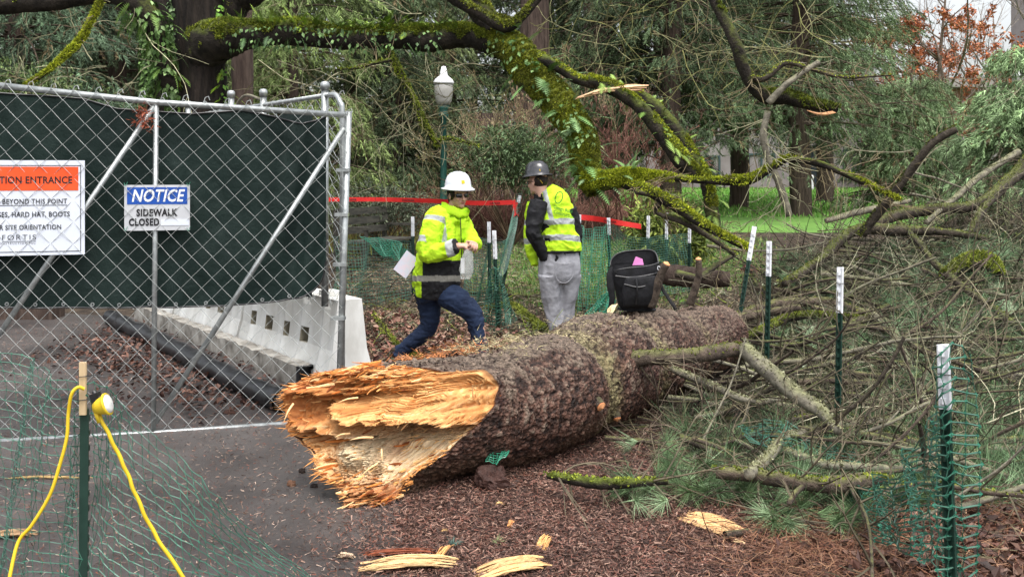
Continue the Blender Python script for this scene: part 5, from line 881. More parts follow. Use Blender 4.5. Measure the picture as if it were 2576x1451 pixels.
for i in range(64):
    uu = rng.uniform(1720, 2600); vv = rng.uniform(880, 1215) if i < 44 else rng.uniform(640, 880); c0 = P(uu, vv, float(pile_Y(vv)))-np.array([0, .12*rng.random(), -.03])
    if vv < 960 and uu < 1950: continue
    a = rng.normal()*.28-.12; d = np.array([[math.cos(a), -.35+.3*rng.normal(), math.sin(a)*.6]]); L = rng.uniform(.9, 2.); p = walk(c0[None]-nrm(d)*L*.35, d, [L], 20, .055, 0., rng); p[..., 2] = np.maximum(p[..., 2], .02); r0 = rng.uniform(.011, .026); k = rng.integers(0, 3); m = MB(); rr_ = r0*np.linspace(1, .4, 20); m.add(*tubes(p, rr_, 8, .22, rng)); o = m.build('fallen_branch', MT[names[k][1]], base=p[0, 0], smooth=True); a2, ra2 = kids(p, rr_[None], 5, .45, .7, 0., 8, .12, rng, .2, .5); m = MB(); a2[..., 2] = np.maximum(a2[..., 2], .012); m.add(*tubes(a2, np.maximum(ra2, .003), 5), 0, hexc('#5c5444')); m.build('side_shoots', MT['twig'], o)
    lab_branch(o, 'forking '+names[k][0], uu, vv, p[0, -1]-p[0, 0])
# the uncountable part: twigs, needles, lichen
def twig_mass(n, seed, depth, cols, name, label, L=(.15, .7), rad=.0035, lo=0.):
    rng = np.random.default_rng(seed); q = in_pile(n, rng, lo, 1); Yp = pile_Y(q[:, 1]); p = P_arr(q, Yp); nrmv = np.array([0, .45, -.85]); p[:, 1] += np.clip((q[:, 1]-950)/100, 0, 1)*.3; p = p+nrmv*depth*rng.random((len(p), 1))+rng.normal(size=p.shape)*.05; d = nrm(rng.normal(size=p.shape)*[1.2, .6, .75]); w = walk(p, d, rng.uniform(*L, len(p)), 8, .13, .0, rng); w[..., 2] = np.maximum(w[..., 2], .008)
    r = (rad*(.5+1.1*rng.random((len(p), 1))**1.5))*np.linspace(1, .5, 8); cc = np.array([hexc(c) for c in cols])[rng.integers(0, len(cols), len(p))]*(.7+.6*rng.random((len(p), 1))); m = MB(); v, f = tubes(w, r, 3); m.add(v, f, 0, np.repeat(cc, 24, 0)); k, rk = kids(w, r, 2, .5, .6, .0, 5, .2, rng, .3, .75); v, f = tubes(k, np.maximum(rk, .0016), 3); m.add(v, f, 0, np.repeat(np.repeat(cc, 2, 0), 15, 0)); return tag(m.build(name, MT['twig']), label, 'twigs', kind='stuff'), w
TC = ['#5f584a', '#7a725c', '#453c32', '#8c876c', '#54443a', '#6c7050', '#332b24', '#a09c84']
_, w1 = twig_mass(1500, 611, .15, TC, 'twigs', 'dense tangle of bare twigs covering the brush pile', (.25, 1.1), .0042)
_, w2 = twig_mass(4600, 612, .6, ['#38322a', '#4c4638', '#221e1a', '#54543e', '#2c2620'], 'twigs', 'deeper layer of twigs inside the brush pile, coloured dark for shade', rad=.005)  # shade inside the pile is put into these darker twig colours
def sprays(n, seed, name, label, cols, L, spread, nn, w, lo=0, dep=.15, zone=None, up=.2, base_out=None, ln=1.):
    rng = np.random.default_rng(seed); q = in_pile(n, rng, lo)
    if zone is not None: q = q[zone(q[:, 0], q[:, 1], rng)]
    p = P_arr(q, pile_Y(q[:, 1]))+np.array([0, .45, -.8])*dep*rng.random((len(q), 1)); p[:, 2] = np.maximum(p[:, 2], .02); d = nrm(rng.normal(size=p.shape)+[0, -.5, up]); cc = np.array([hexc(c) for c in cols])[rng.integers(0, len(cols), len(p))]*(.75+.5*rng.random((len(p), 1)))
    v, f, c = needles(p, d, np.full(len(p), L)*(.6+.7*rng.random(len(p))), nn, spread, w, rng, ln, cc, .3, 0, .35); v[:, 2] = np.maximum(v[:, 2], .005); m = MB(); m.add(v, f, 0, c); return tag(m.build(name, MT['needle']), label, 'foliage', kind='stuff')
sprays(9000, 621, 'needle_foliage', 'olive needles mixed through the whole brush pile', ['#454d38', '#565c40', '#343b2c', '#62624a', '#3e382c'], .11, .6, 16, .0024, dep=.55)  # olive needles, their colours darkened to suggest shade deep in the heap
sprays(3400, 622, 'pine_foliage', 'long green pine needle sprays on the right of the brush pile', ['#627c56', '#74906a', '#4e6844', '#8a9f7c'], .16, .42, 34, .0021, zone=lambda u, v, r: (fbm(u/90, v/70, 3., 2)+(u-2150)/500*1. > .15) & (v > 620))
sprays(1300, 625, 'pine_foliage', 'long green pine needle sprays at the front edge of the brush pile', ['#5a744e', '#6e8a5e', '#465f40', '#809a72'], .19, .48, 46, .0022, zone=lambda u, v, r: (v > 1105) & (fbm(u/70, v/50, 5., 2) > -.15), up=.25, dep=.12)
sprays(900, 626, 'pine_foliage', 'bright pine needle sprays drooping at the right edge of the brush', ['#66865e', '#7c9a72', '#52704a', '#92a886'], .21, .45, 50, .0022, zone=lambda u, v, r: (u > 2230) & (v > 600) & (v < 1100) & (fbm(u/80, v/60, 15., 2) > -.1), dep=-.12, up=-.1)
sprays(3000, 623, 'lichen', 'pale grey green lichen clumps hanging on the branches', ['#9aa48c', '#b0b89c', '#848f72', '#a8ac80'], .035, .9, 16, .003, zone=lambda u, v, r: fbm(u/60, v/50, 8., 2) > .05, dep=.1)
sprays(2200, 624, 'moss_clumps', 'green moss scraps through the brush pile', ['#6f7c2c', '#8a963c', '#55622a', '#97a052'], .03, .9, 14, .0035, zone=lambda u, v, r: fbm(u/60, v/50, 18., 2) > .1, dep=.2)
rg = np.random.default_rng(627); tp = np.array([(1560, 1208), (1600, 1228), (1640, 1212), (1680, 1185), (1722, 1152), (1765, 1232), (1830, 1215), (1890, 1235), (1690, 1235), (1930, 1290), (1990, 1305), (2050, 1262), (2150, 1285), (1790, 1215), (2090, 1300), (1960, 1235), (2120, 1250), (1745, 1200), (1905, 1200), (2010, 1180), (1660, 1130), (1800, 1160), (2180, 1130), (2260, 1090), (2330, 1060), (2420, 1040), (2500, 1010), (2550, 1080), (2480, 960), (2540, 900), (2440, 900), (2360, 1190), (2290, 1230)], float)
tp = np.repeat(tp, 4, 0)+rg.normal(size=(len(tp)*4, 2))*[20, 13]; n_ = len(tp); Yt = np.minimum(pile_Y(tp[:, 1])-.12, (CH-.06)*F/(tp[:, 1]-HV)-.03); p_ = P_arr(tp, Yt); d_ = nrm(rg.normal(size=(n_, 3))*[1, .6, .35]+[0, -.5, .25]); cc = np.array([hexc(c) for c in ('#5f7650', '#728c60', '#4c6242', '#8ca27c')])[rg.integers(0, 4, n_)]
m = MB(); v, f, c = needles(p_, d_, np.full(n_, .15), 74, .44, .0017, rg, .95, cc, .3, 0, .22); v[:, 2] = np.maximum(v[:, 2], .006); m.add(v, f, 0, c); m.add(*tubes(walk(p_-d_*.16, d_, np.full(n_, .18), 5, .05, 0, rg), .0035, 5), 0, hexc('#5c5444')); tag(m.build('pine_foliage', MT['needle']), 'fresh pine needle tufts spreading over the front and right of the brush', 'foliage', kind='stuff')
# low debris mound under the brush
xs = np.linspace(1560, 2800, 70); vs = np.linspace(1300, 455, 50); V = []
for u in xs:
    for v in vs:
        Y = float(pile_Y(v))+.25; z = CH-(v-HV)*Y/F-.33; e = min(1, max(0, (u-1760-max(0, 760-v)*1.1)/300)); V.append([(u-CU)*Y/F, Y, max(-.05, (z-.12)*e-.02)+.04*float(fbm(u/40, v/30, 0., 2))])
m = MB(); m.add(np.array(V), gridf(70, 50)); tag(m.build('debris_mound', MT['soil'], smooth=True), 'dark heap of matted debris under the branches', 'debris', kind='stuff')
# litter twigs behind the log and far woods twigs that hang in front of the conifers
def ground_twigs(name, label, poly, n, seed, cols, L=(.15, .7), rad=.005, z=.03):
    global rng
    rng = np.random.default_rng(seed); p = scat(n, poly, 1.); p[:, 2] += z; d = nrm(rng.normal(size=p.shape)*[1, 1, .22]); w = walk(p, d, rng.uniform(*L, n), 8, .16, .02, rng); w[..., 2] = np.maximum(w[..., 2], gz(w[..., 1])+.008); r = rad*(.4+rng.random((n, 1)))*np.linspace(1, .5, 8); cc = np.array([hexc(c) for c in cols])[rng.integers(0, len(cols), n)]; m = MB(); v, f = tubes(w, r, 4); m.add(v, f, 0, np.repeat(cc, 32, 0)); k, rk = kids(w, r, 2, .5, .7, 0, 5, .2, rng, .2, .7); v, f = tubes(k, np.maximum(rk, .002), 3); m.add(v, f, 0, np.repeat(np.repeat(cc, 2, 0), 15, 0)); return tag(m.build(name, MT['twig']), label, 'twigs', kind='stuff')
ground_twigs('twigs', 'twigs and sticks strewn on the ground behind the log', [(870, 900), (860, 640), (1200, 600), (1850, 600), (1850, 840), (1500, 900)], 900, 631, TC+['#7a8234', '#6b7a2c'])
ground_twigs('twigs', 'thin twigs over the mulch at the edge of the brush pile', [(1500, 1180), (1560, 1020), (1800, 1050), (2300, 1250), (2650, 1330), (2650, 1451), (2200, 1440), (1900, 1300)], 380, 632, ['#4c3e34', '#64564a', '#3a2e28', '#6f664e'], (.15, .8), .003)
def air_twigs(label, reg, n, Y, seed, cols, droop=.05, L=(.6, 1.8), rad=.006, k2=4):
    r_ = np.random.default_rng(seed); u = r_.uniform(reg[0], reg[2], n); v = r_.uniform(reg[1], reg[3], n); y = Y+r_.uniform(-1, 1, n); p = np.column_stack([(u-CU)*y/F, y, CH-(v-HV)*y/F]); d = nrm(r_.normal(size=(n, 3))*[1, .4, .5]+[0, 0, -.3]); w = walk(p, d, r_.uniform(*L, n), 12, .2, droop, r_); w[..., 2] = np.maximum(w[..., 2], .6); r = rad*(.4+r_.random((n, 1)))*np.linspace(1, .4, 12); cc = np.array([hexc(c) for c in cols])[r_.integers(0, len(cols), n)]; m = MB(); vv, f = tubes(w, r, 3); m.add(vv, f, 0, np.repeat(cc, 36, 0)); a, ra = kids(w, r, k2, .45, .6, droop, 6, .14, r_, .15, .7); vv, f = tubes(a, np.maximum(ra, .0028), 3); m.add(vv, f, 0, np.repeat(np.repeat(cc, k2, 0), 18, 0)); tag(m.build('hanging_twigs', MT['twig']), label, 'twigs', kind='stuff')
air_twigs('pale curling twigs hanging below the long mossy limb', (600, -40, 1250, 330), 60, 12.6, 641, ['#8a8468', '#6b6448', '#9a9678', '#5c5038'])
air_twigs('mossy twigs drooping in front of the conifers at top centre', (1380, -60, 2100, 200), 75, 12.2, 642, ['#7c7c4c', '#6b6a3c', '#8f8c66', '#5a5038'])
air_twigs('thin twigs reaching across the conifers on the right', (1950, 80, 2600, 420), 26, 11.5, 643, ['#77705c', '#8f8a74', '#5f5544'], .0)
air_twigs('pale twigs under the arched limb on the left', (0, 40, 420, 230), 26, 12.8, 644, ['#8f8c70', '#77745a', '#a5a282'])
# ---------------------------------------------------------------- T-posts
MT['tpost'] = mk('stake_green_paint', (.008, .032, .022), (.014, .045, .032), scale=12, rough=.45, bump=.1, spec=.5); MT['tposttip'] = mk('stake_white_tip', (.72, .73, .76), (.80, .81, .84), scale=18, rough=.5, bump=.1)
MT['lath'] = mk('raw_pine_lath', (.50, .36, .20), (.66, .50, .31), scale=14, stretch=(1, 1, .2), rough=.7, bump=.2)
def tpost(top, base, label, white=.28, length=1.25, rz=0., grp='green steel stakes with white tips', tip=True, wmul=1.):
    t = thing('fence_stake', label, 'stake', (0, 0, 0), grp); m = MB(); w = .021*wmul; z1 = length-(white if tip else 0)
    def sec(m, z0, z1, e=0.):
        m.add(*box((0, 0, (z0+z1)/2), (2*w+e, .006+e, z1-z0))); m.add(*box((0, -.018, (z0+z1)/2), (.007+e, .030+e, z1-z0-.001)))
        z = z0+.03
        while z < z1-.02: m.add(*box((-w*.55, -.009-e/2, z), (.016+e, .014, .020))); z += .055
    sec(m, 0, z1); m.build('post', MT['tpost'], t)
    if tip:
        m = MB(); sec(m, z1, length, .002); m.build('white_tip', MT['tposttip'], t); m = MB(); zt = length-.10; a = np.arange(13)/12*2*np.pi; m.add(*tubes(np.column_stack([.026*wmul*np.cos(a), .026*np.sin(a)-.01, np.full(13, zt)]), .0018, 5)); m.build('tie_wire', MT['black'], t)
    top = np.array(top); base = np.array(base); d = nrm(top-base); t.location = top-d*length; q = Vector((0, 0, 1)).rotation_difference(Vector(d)); t.rotation_mode = 'XYZ'; t.rotation_euler = (q.to_matrix().to_4x4() @ Matrix.Rotation(rz, 4, 'Z')).to_euler(); return t
def yb(v, zt=1.05):
    y = 6.
    for _ in range(40): y = (CH-zt-float(gz(y)))*F/(v-HV)
    return y
for (u, v, ub, vb, white, lab, zt) in (
 (2372, 866, 2398, 1617, .225, 'nearest white tipped stake wrapped in torn green netting', 1.05),
 (2114, 672, 2106, 1110, .29, 'tall white tipped stake standing alone before the brush pile', 1.05),
 (1935, 607, 1928, 950, .28, 'upright white tipped stake just right of the leaning one', 1.10),
 (1898, 570, 1846, 885, .32, 'white tipped stake leaning right at the end of the log', 1.15),
 (1735, 543, 1733, 700, .36, 'white tipped stake standing behind the upright log stub', 1.06),
 (1677, 536, 1676, 680, .36, 'white tipped stake behind the right side of the backpack', 1.06),
 (1631, 543, 1629, 660, .30, 'white tipped stake behind the middle of the backpack', 1.06),
 (1531, 548, 1535, 760, .22, 'white tipped stake holding the green net left of the backpack', 1.06),
 (1458, 540, 1455, 700, .20, 'white tipped stake partly hidden by the right side of the man', 1.06),
 (1230, 558, 1233, 830, .25, 'rear of the two white tipped stakes between the workers', 1.06),
 (1243, 580, 1254, 850, .30, 'front of the two white tipped stakes between the workers', 1.04),
 (1038, 545, 1040, 760, .26, 'white tipped stake half hidden behind the shoulder of the woman', 1.05)):
    Y = yb(v, zt-.0); tp = P(u, v, Y); bp = P(ub, vb, Y if ub != 1846 else Y-.12); tpost(tp, bp, lab, white, rz=.15)
Y = 3.5; tpost(P(213, 1028, Y), P(209, 1451, Y), 'plain dark stake with a wooden lath tied to its top at the lower left', length=1.0, rz=3.3, tip=False, wmul=.72, grp='green steel stakes without tips')
tpost(P(1308, 492, 12.6), P(1280, 640, 12.6), 'tilted stake wrapped in green netting between the workers', .1, length=1.3)
m = MB(); c = (P(213, 915, Y)+P(212, 1035, Y))/2+[0, -.012, 0]; m.add(*box(c, (.024, .012, .19))); lt = tag(m.build('wooden_lath', MT['lath'], base=c-[0, 0, .095]), 'pale wooden lath tied to the top of the dark stake', 'lath')
for zc, rt in ((.045, .3), (-.04, -.2)):
    a = np.arange(13)/12*2*np.pi; m = MB(); m.add(*tubes(np.column_stack([c[0]+.017*np.cos(a), c[1]+.012*np.sin(a), c[2]+zc+.002*np.cos(a)]), .0016, 5)); m.add(*ctube([c+[.015*np.sign(rt), -.008, zc], c+[.05*np.sign(rt), -.02, zc+.008], c+[.09*np.sign(rt), -.02, zc+.004*rt]], .0014, 5)); m.build('zip_tie', MT['black'], lt)
# ---------------------------------------------------------------- green plastic netting
def net(label, S, r=.0016, mat='netgreen', flat_=1.6, node=.0, name='plastic_netting', cl=None):
    S = np.array(S)+(np.random.default_rng(len(label)).normal(size=np.shape(S))*.0045 if node else 0); n, mm = S.shape[:2]; m = MB(); m.add(*tubes(S, r, 3)); m.add(*tubes(np.swapaxes(S, 0, 1), r*flat_, 3))
    if node:
        m.m4 = [np.full(len(x), 1) for x in m.m4]
        c = S.reshape(-1, 3); N = len(c); rg = np.random.default_rng(3); a = np.gradient(S, axis=0).reshape(-1, 3); b = np.gradient(S, axis=1).reshape(-1, 3); a = nrm(a)*node; b = nrm(b)*node*.8
        v = np.stack([c-a, c-b, c+a, c+b], 1).reshape(-1, 3); m.add(v, np.arange(4*N).reshape(-1, 4))
    if cl is not None: m.c = [np.broadcast_to(np.array(cl), x.shape) for x in m.c]
    o = m.build(name, [MT['netgreen'] if mat == 'netgreen' else MT[mat], MT['netdark']] if node else MT[mat], base=S.reshape(-1, 3).mean(0)*[1, 1, 0]); return tag(o, label, 'netting')
def coons(top, bot, n, k, bulge=None):
    a = spline(top, n); b = spline(bot, n); t = np.linspace(0, 1, k)[None, :, None]; S = a[:, None]*(1-t)+b[:, None]*t
    if bulge is not None: S = S+bulge(np.linspace(0, 1, n)[:, None], np.linspace(0, 1, k)[None])
    return S
MT['netdark'] = mk('dull_green_net', (.016, .065, .043), (.055, .17, .115), scale=4, rough=.4, bump=0, spec=.5)
wv = lambda f, a, s=0.: (lambda x, t: np.stack([a*.4*np.sin(f*2*x+t*5+s), a*np.sin(f*x+3*t+s), a*.2*np.cos(f*1.3*x+2*t)], -1))
net('green netting falling from the lower left stake to the bottom edge', coons([P(220, 968, 3.46), P(300, 1020, 3.5), P(450, 1150, 3.55), P(640, 1330, 3.62), P(830, 1490, 3.7), P(1000, 1600, 3.8)], [P(215, 1560, 3.5), P(330, 1640, 3.45), P(520, 1700, 3.4), P(720, 1740, 3.4), P(880, 1760, 3.45), P(1050, 1780, 3.5)], 40, 24, wv(9, .035)), .0014, 'netgreen', 1.4, .0060)
net('green netting sagging away to the left of the lower left stake', coons([P(-150, 860, 4.4), P(-20, 882, 4.2), P(60, 905, 4.0), P(140, 940, 3.75), P(200, 975, 3.5)], [P(-150, 1500, 4.0), P(-60, 1520, 3.9), P(30, 1560, 3.8), P(120, 1580, 3.6), P(205, 1560, 3.5)], 34, 26, wv(14, .06, 1)), .0013, 'netgreen', 1.4, .0055)
# right front net: torn strip round the nearest stake and the sagging net left of it
Yr = 3.37
net('torn green netting bunched round the nearest stake', coons([P(2352, 905, Yr-.04), P(2375, 880, Yr-.06), P(2400, 868, Yr-.03), P(2440, 890, Yr)], [P(2372, 1480, Yr-.04), P(2400, 1490, Yr-.06), P(2425, 1485, Yr-.03), P(2462, 1470, Yr)], 5, 24, wv(47, .028)), .0018, 'netgreen', 2.0, .011)
net('green netting sagging from the nearest stake back under the branches', coons([P(2385, 1035, Yr-.03), P(2330, 1090, 3.6), P(2250, 1190, 4.0), P(2180, 1215, 4.5), P(2060, 1205, 5.0)], [P(2398, 1440, Yr-.03), P(2330, 1410, 3.6), P(2250, 1370, 3.9), P(2180, 1330, 4.3), P(2080, 1240, 4.9)], 34, 18, wv(23, .06)), .0016, 'netgreen', 1.9, .010)
net('green netting lying crumpled between the arched branch and the tall stake', coons([P(1860, 1078, 5.6), P(1950, 1060, 5.7), P(2050, 1085, 5.7), P(2140, 1120, 5.6)], [P(1900, 1110, 5.35), P(1980, 1120, 5.3), P(2060, 1150, 5.2), P(2170, 1180, 5.1)], 22, 9, wv(30, .07)), .0016, 'netgreen', 1.8, .009)
Yl = yb(580, 1.04)
net('pale green netting gathered round the middle pair of stakes', coons([P(1232, 680, Yl+.1), P(1240, 672, Yl-.05), P(1252, 678, Yl-.05), P(1262, 700, Yl+.1)], [P(1205, 850, Yl), P(1235, 872, Yl-.1), P(1265, 868, Yl-.05), P(1296, 800, Yl+.2)], 14, 26, wv(20, .05)), .004, 'netgreen', 1.3, .010)
net('green netting fence stretched left of the woman', coons([P(838, 600, 12.2), P(905, 602, 12.4), P(960, 600, 12.6), P(1036, 610, 13.0)], [P(838, 800, 11.4), P(905, 800, 11.5), P(960, 790, 11.8), P(1036, 770, 12.2)], 34, 24, wv(9, .08)), .0026, 'netdark', 1.3, 0)
net('bright green netting folded over the bench side by the woman', coons([P(905, 598, 12.2), P(960, 600, 12.2), P(1010, 615, 12.2), P(1036, 650, 12.2)], [P(960, 640, 12.1), P(990, 650, 12.1), P(1015, 660, 12.1), P(1036, 668, 12.1)], 26, 10, wv(16, .05)), .0045, 'netgreen', 1.3, 0)
net('green netting fence between the woman and the tilted stake', coons([P(1170, 560, 12.4), P(1200, 590, 12.2), P(1232, 605, 11.9), P(1270, 600, 12.2), P(1305, 500, 12.6)], [P(1170, 770, 11.8), P(1200, 770, 11.6), P(1232, 760, 11.4), P(1260, 700, 11.9), P(1285, 640, 12.4)], 36, 26, wv(9, .07)), .003, 'netdark', 1.3, 0)
net('green netting bunched on the tilted stake', coons([P(1300, 490, 12.5), P(1307, 486, 12.45), P(1318, 492, 12.5)], [P(1277, 630, 12.5), P(1281, 640, 12.45), P(1287, 632, 12.5)], 4, 22, wv(20, .03)), .0025, 'netgreen', 1.2, .006)
net('green netting fence between the man and the backpack', coons([P(1458, 568, 12.6), P(1480, 575, 12.4), P(1505, 572, 12.3), P(1531, 566, 12.2)], [P(1458, 800, 11.2), P(1480, 800, 11.2), P(1505, 795, 11.3), P(1534, 770, 11.4)], 24, 32, wv(9, .05)), .003, 'netgreen', 1.3, 0)
net('green netting fence running behind the backpack', coons([P(1531, 560, 12.2), P(1580, 590, 12.4), P(1630, 600, 12.7), P(1677, 590, 13.0), P(1735, 590, 13.2)], [P(1534, 780, 11.6), P(1580, 770, 11.8), P(1630, 750, 12), P(1677, 740, 12.3), P(1735, 730, 12.6)], 50, 26, wv(9, .06)), .0026, 'netdark', 1.3, 0)
net('pale green netting spilling below the backpack onto the log', coons([P(1515, 745, 8.9), P(1535, 735, 8.9), P(1548, 760, 8.8)], [P(1470, 800, 8.9), P(1495, 812, 8.8), P(1530, 800, 8.7)], 14, 14, wv(14, .05)), .004, 'netgreen', 1.2, 0)
net('green netting scrap crushed under the log', coons([P(1245, 1120, 5.2), P(1265, 1112, 5.25), P(1290, 1110, 5.3)], [P(1225, 1160, 5.0), P(1250, 1165, 5.0), P(1275, 1140, 5.1)], 9, 9, wv(30, .02)), .0022, 'netgreen', 1.4, 0)
# ---------------------------------------------------------------- red barricade tape
def tape(label, pts, w, txt, seed):
    rng = np.random.default_rng(seed); q = spline(pts, 60); tw = .25*np.sin(np.linspace(0, 7, 60)+seed)
    up = np.column_stack([np.zeros(60), np.sin(tw), np.cos(tw)])*w/2; m = MB(); V = np.stack([q-up, q+up], 1); m.add(V.reshape(-1, 3), gridf(60, 2)); o = tag(m.build('barricade_tape', MT['red'], base=q[0]), label, 'tape'); d = nrm(q[-1]-q[0]); L = np.linalg.norm(q[-1]-q[0]); n = int(L/.62)
    for i in range(n):
        k = int((i+.4)/n*58); dd = nrm(q[k+1]-q[k]); uu = nrm(up[k]); tm = text_mesh(txt, w*.62, 'lettering', MT['ink'], q[k]-uu*w*.24-np.array([0, .012, 0]), o, x=dd, up=uu, nrml=np.array([0, -1., 0]), bold=.02, align='LEFT', sx=1.25)
    return o
tape('red barricade tape stretched level behind the woman', [P(820, 502, 14), P(960, 502, 13.7), P(1100, 506, 13.4), P(1200, 511, 13.1), P(1300, 509, 12.62)], .062, 'DANGER', 1)
tape('red barricade tape sloping down right of the man', [P(1458, 546, 13.2), P(1510, 552, 13.4), P(1560, 561, 13.6), P(1613, 570, 13.8)], .075, 'DANGER', 2)
tag(MB().add(*tubes(spline([P(1298, 510, 12.6), P(1296, 535, 12.55), P(1299, 545, 12.5)], 8)*1., np.array([.035]*8), 4)).build('tape_end', MT['red'], base=P(1298, 545, 12.5)), 'loose red tape end hanging on the tilted stake', 'tape')
# ---------------------------------------------------------------- yellow cords and connector
def cord(label, pts, r, tw=0.):
    q = spline(pts, 90); q = q+np.column_stack([tw*np.sin(np.arange(90)*.55), tw*np.cos(np.arange(90)*.55), np.zeros(90)]); m = MB(); m.add(*tubes(q, r, 12)); return tag(m.build('extension_cord', MT['yellow'], base=q[-1], smooth=True), label, 'cord')
cord('smooth yellow extension cord looping down left of the lath', [P(212, 978, 3.47), P(196, 974, 3.46), P(180, 992, 3.45), P(172, 1040, 3.45), P(168, 1100, 3.44), P(150, 1170, 3.42), P(125, 1245, 3.4), P(80, 1320, 3.38), P(45, 1365, 3.36), P(20, 1470, 3.3)], .0062)
cord('lumpy yellow extension cord hanging down through the netting', [P(232, 1000, 3.42), P(245, 1035, 3.41), P(265, 1075, 3.4), P(292, 1130, 3.4), P(318, 1185, 3.4), P(340, 1240, 3.4), P(372, 1310, 3.4), P(410, 1375, 3.4), P(475, 1470, 3.4)], .0068, .0016)
t = thing('work_light', 'round yellow work light with a clear lens clamped beside the lath', 'lamp', P(262, 1050, 3.42)); ax = nrm(np.array([.95, .02, .33])); R_ = np.array(Vector((0, 0, 1)).rotation_difference(Vector(ax)).to_matrix()); cpos = P(258, 1020, 3.40)
m = MB(); m.add(*lathe([(.001, -.03), (.018, -.03), (.028, -.012), (.034, .008), (.036, .012), (.040, .014), (.040, .020), (.034, .022), (.034, .016), (.001, .014)], cpos, 28, R_)); m.add(*box(cpos+[-.016, 0, -.038], (.045, .02, .012), R_.T)); m.build('housing', MT['yellow'], t, True)
m = MB(); m.add(*lathe([(.034, .0165), (.033, .024), (.022, .029), (.001, .030)], cpos, 28, R_)); m.build('lens', mk('frosted_lens', (.62, .62, .60), (.75, .75, .72), rough=.2, bump=0, spec=.6), t, True)
m = MB(); m.add(*box(P(242, 1000, 3.42), (.035, .03, .03), R_.T)); m.add(*ctube([P(236, 985, 3.43), P(244, 996, 3.42), P(252, 1004, 3.41)], .008, 8)); m.build('clamp', MT['black'], t)
# ---------------------------------------------------------------- backpack
def backpack():
    Yp = 6.95; k = Yp/F; b = P(1603, 782, Yp); t = thing('backpack', 'open black backpack with a pink folder standing on the log', 'backpack', b); pw = lambda u, v, dy=0.: P(u, v, Yp+dy)
    m = MB(); pts = [pw(1601, 778), pw(1601, 760), pw(1601, 720), pw(1597, 685), pw(1596, 664)]; v, f = loft(pts, [.110, .135, .158, .178, .174], [.08, .10, .11, .12, .115], n=48, ex=3.2, cap=False); v = v+nrm(v-np.array(pts).mean(0))*(.006*fbm(v[:, 0]*14, v[:, 1]*14, v[:, 2]*9, 3))[:, None]; m.add(v, f); m.add(*loft([pts[0], pts[0]+[0, 0, .004]], [.14, .14], [.09, .09], n=48, ex=3.2)); body = m.build('body', MT['blackcloth'], t, True)
    # raised back wall and rim of the open mouth
    a = np.linspace(0, 2*np.pi, 49); rim = []
    for q in a: x = np.sign(np.cos(q))*abs(np.cos(q))**.62*.172; y = np.sign(np.sin(q))*abs(np.sin(q))**.62*.115; rim.append([x, y, .0+.10*max(0, np.sin(q))**.6+.03*np.cos(q)])
    rim = np.array(rim)+pw(1596, 668); bot = rim.copy(); bot[:, 2] = pw(0, 676)[2]; m = MB(); V = np.stack([bot, (bot+rim)/2+(bot-pw(1596, 668))*[.03, .03, 0], rim], 1); m.add(V.reshape(-1, 3), gridf(49, 3)); m.build('mouth_flap', MT['blackcloth'], t, True)
    m = MB(); m.add(*tubes(rim+[0, -.002, 0], .0045, 6)); z = m.build('zip', mk('zip_grey', (.03, .03, .03), (.07, .07, .07), rough=.4), t)
    m = MB(); m.add(*box(pw(1595, 680), (.30, .20, .01))); m.build('lining', MT['black'], t)
    m = MB(); m.add(*loft([pw(1606, 768, -.10), pw(1606, 740, -.115), pw(1612, 705, -.12), pw(1612, 694, -.115)], [.105, .118, .115, .10], [.03, .045, .04, .02], n=32, ex=3)); m.build('front_pocket', MT['blackcloth'], t, True)
    for pp in ([pw(1548, 694, -.13), pw(1590, 698, -.14), pw(1640, 690, -.13), pw(1652, 686, -.1)], [pw(1570, 715, -.155), pw(1610, 722, -.165), pw(1652, 706, -.13)], [pw(1600, 700, -.16), pw(1603, 730, -.17), pw(1600, 765, -.15)]): m = MB(); m.add(*ctube(pp, .006, 6)); m.build('strap', MT['black'], t)
    for pp, w in (([pw(1545, 672, -.06), pw(1534, 690, -.07), pw(1536, 720, -.08), pw(1540, 750, -.08), pw(1533, 782, -.06)], .022), ([pw(1655, 700, 0), pw(1668, 730, .02), pw(1690, 762, -.05), pw(1700, 778, -.06)], .012)): m = MB(); m.add(*loft(pp, [w*.8, w, w*1.2, w, w*.6][:len(pp)], .006, n=12)); m.build('shoulder_strap', MT['blackcloth'], t, True)
    q = pw(1656, 674, -.115); a = np.linspace(.3, 5.6, 22); m = MB(); m.add(*tubes(q+np.column_stack([.010*np.cos(a)*(1-.05*a), 0*a-.02, .015*np.sin(a)*(1-.06*a)]), .0026, 6)); m.build('logo', MT['lightpaint'], t)
    m = MB(); c = pw(1606, 664, .0); V = [c+np.array(p) for p in ((-.06, -.02, -.05), (.045, -.02, -.05), (.03, 0.0, .035), (-.012, 0.0, .052), (-.02, .0, .05))]; m.add(np.array(V+[x+np.array([0, .012, 0]) for x in V]), [[0, 1, 6, 5], [1, 2, 7, 6], [2, 3, 8, 7], [3, 4, 9, 8], [4, 0, 5, 9]]); m.add(np.array(V), [[0, 1, 2], [0, 2, 3], [0, 3, 4]]); m.add(np.array(V)+[0, .012, 0], [[0, 1, 2], [0, 2, 3], [0, 3, 4]])
    tag(m.build('folder', mk('pink_card', (.55, .17, .42), (.62, .22, .48), rough=.5, bump=0), base=c), 'pink folder sticking out of the open black backpack', 'folder')
backpack()
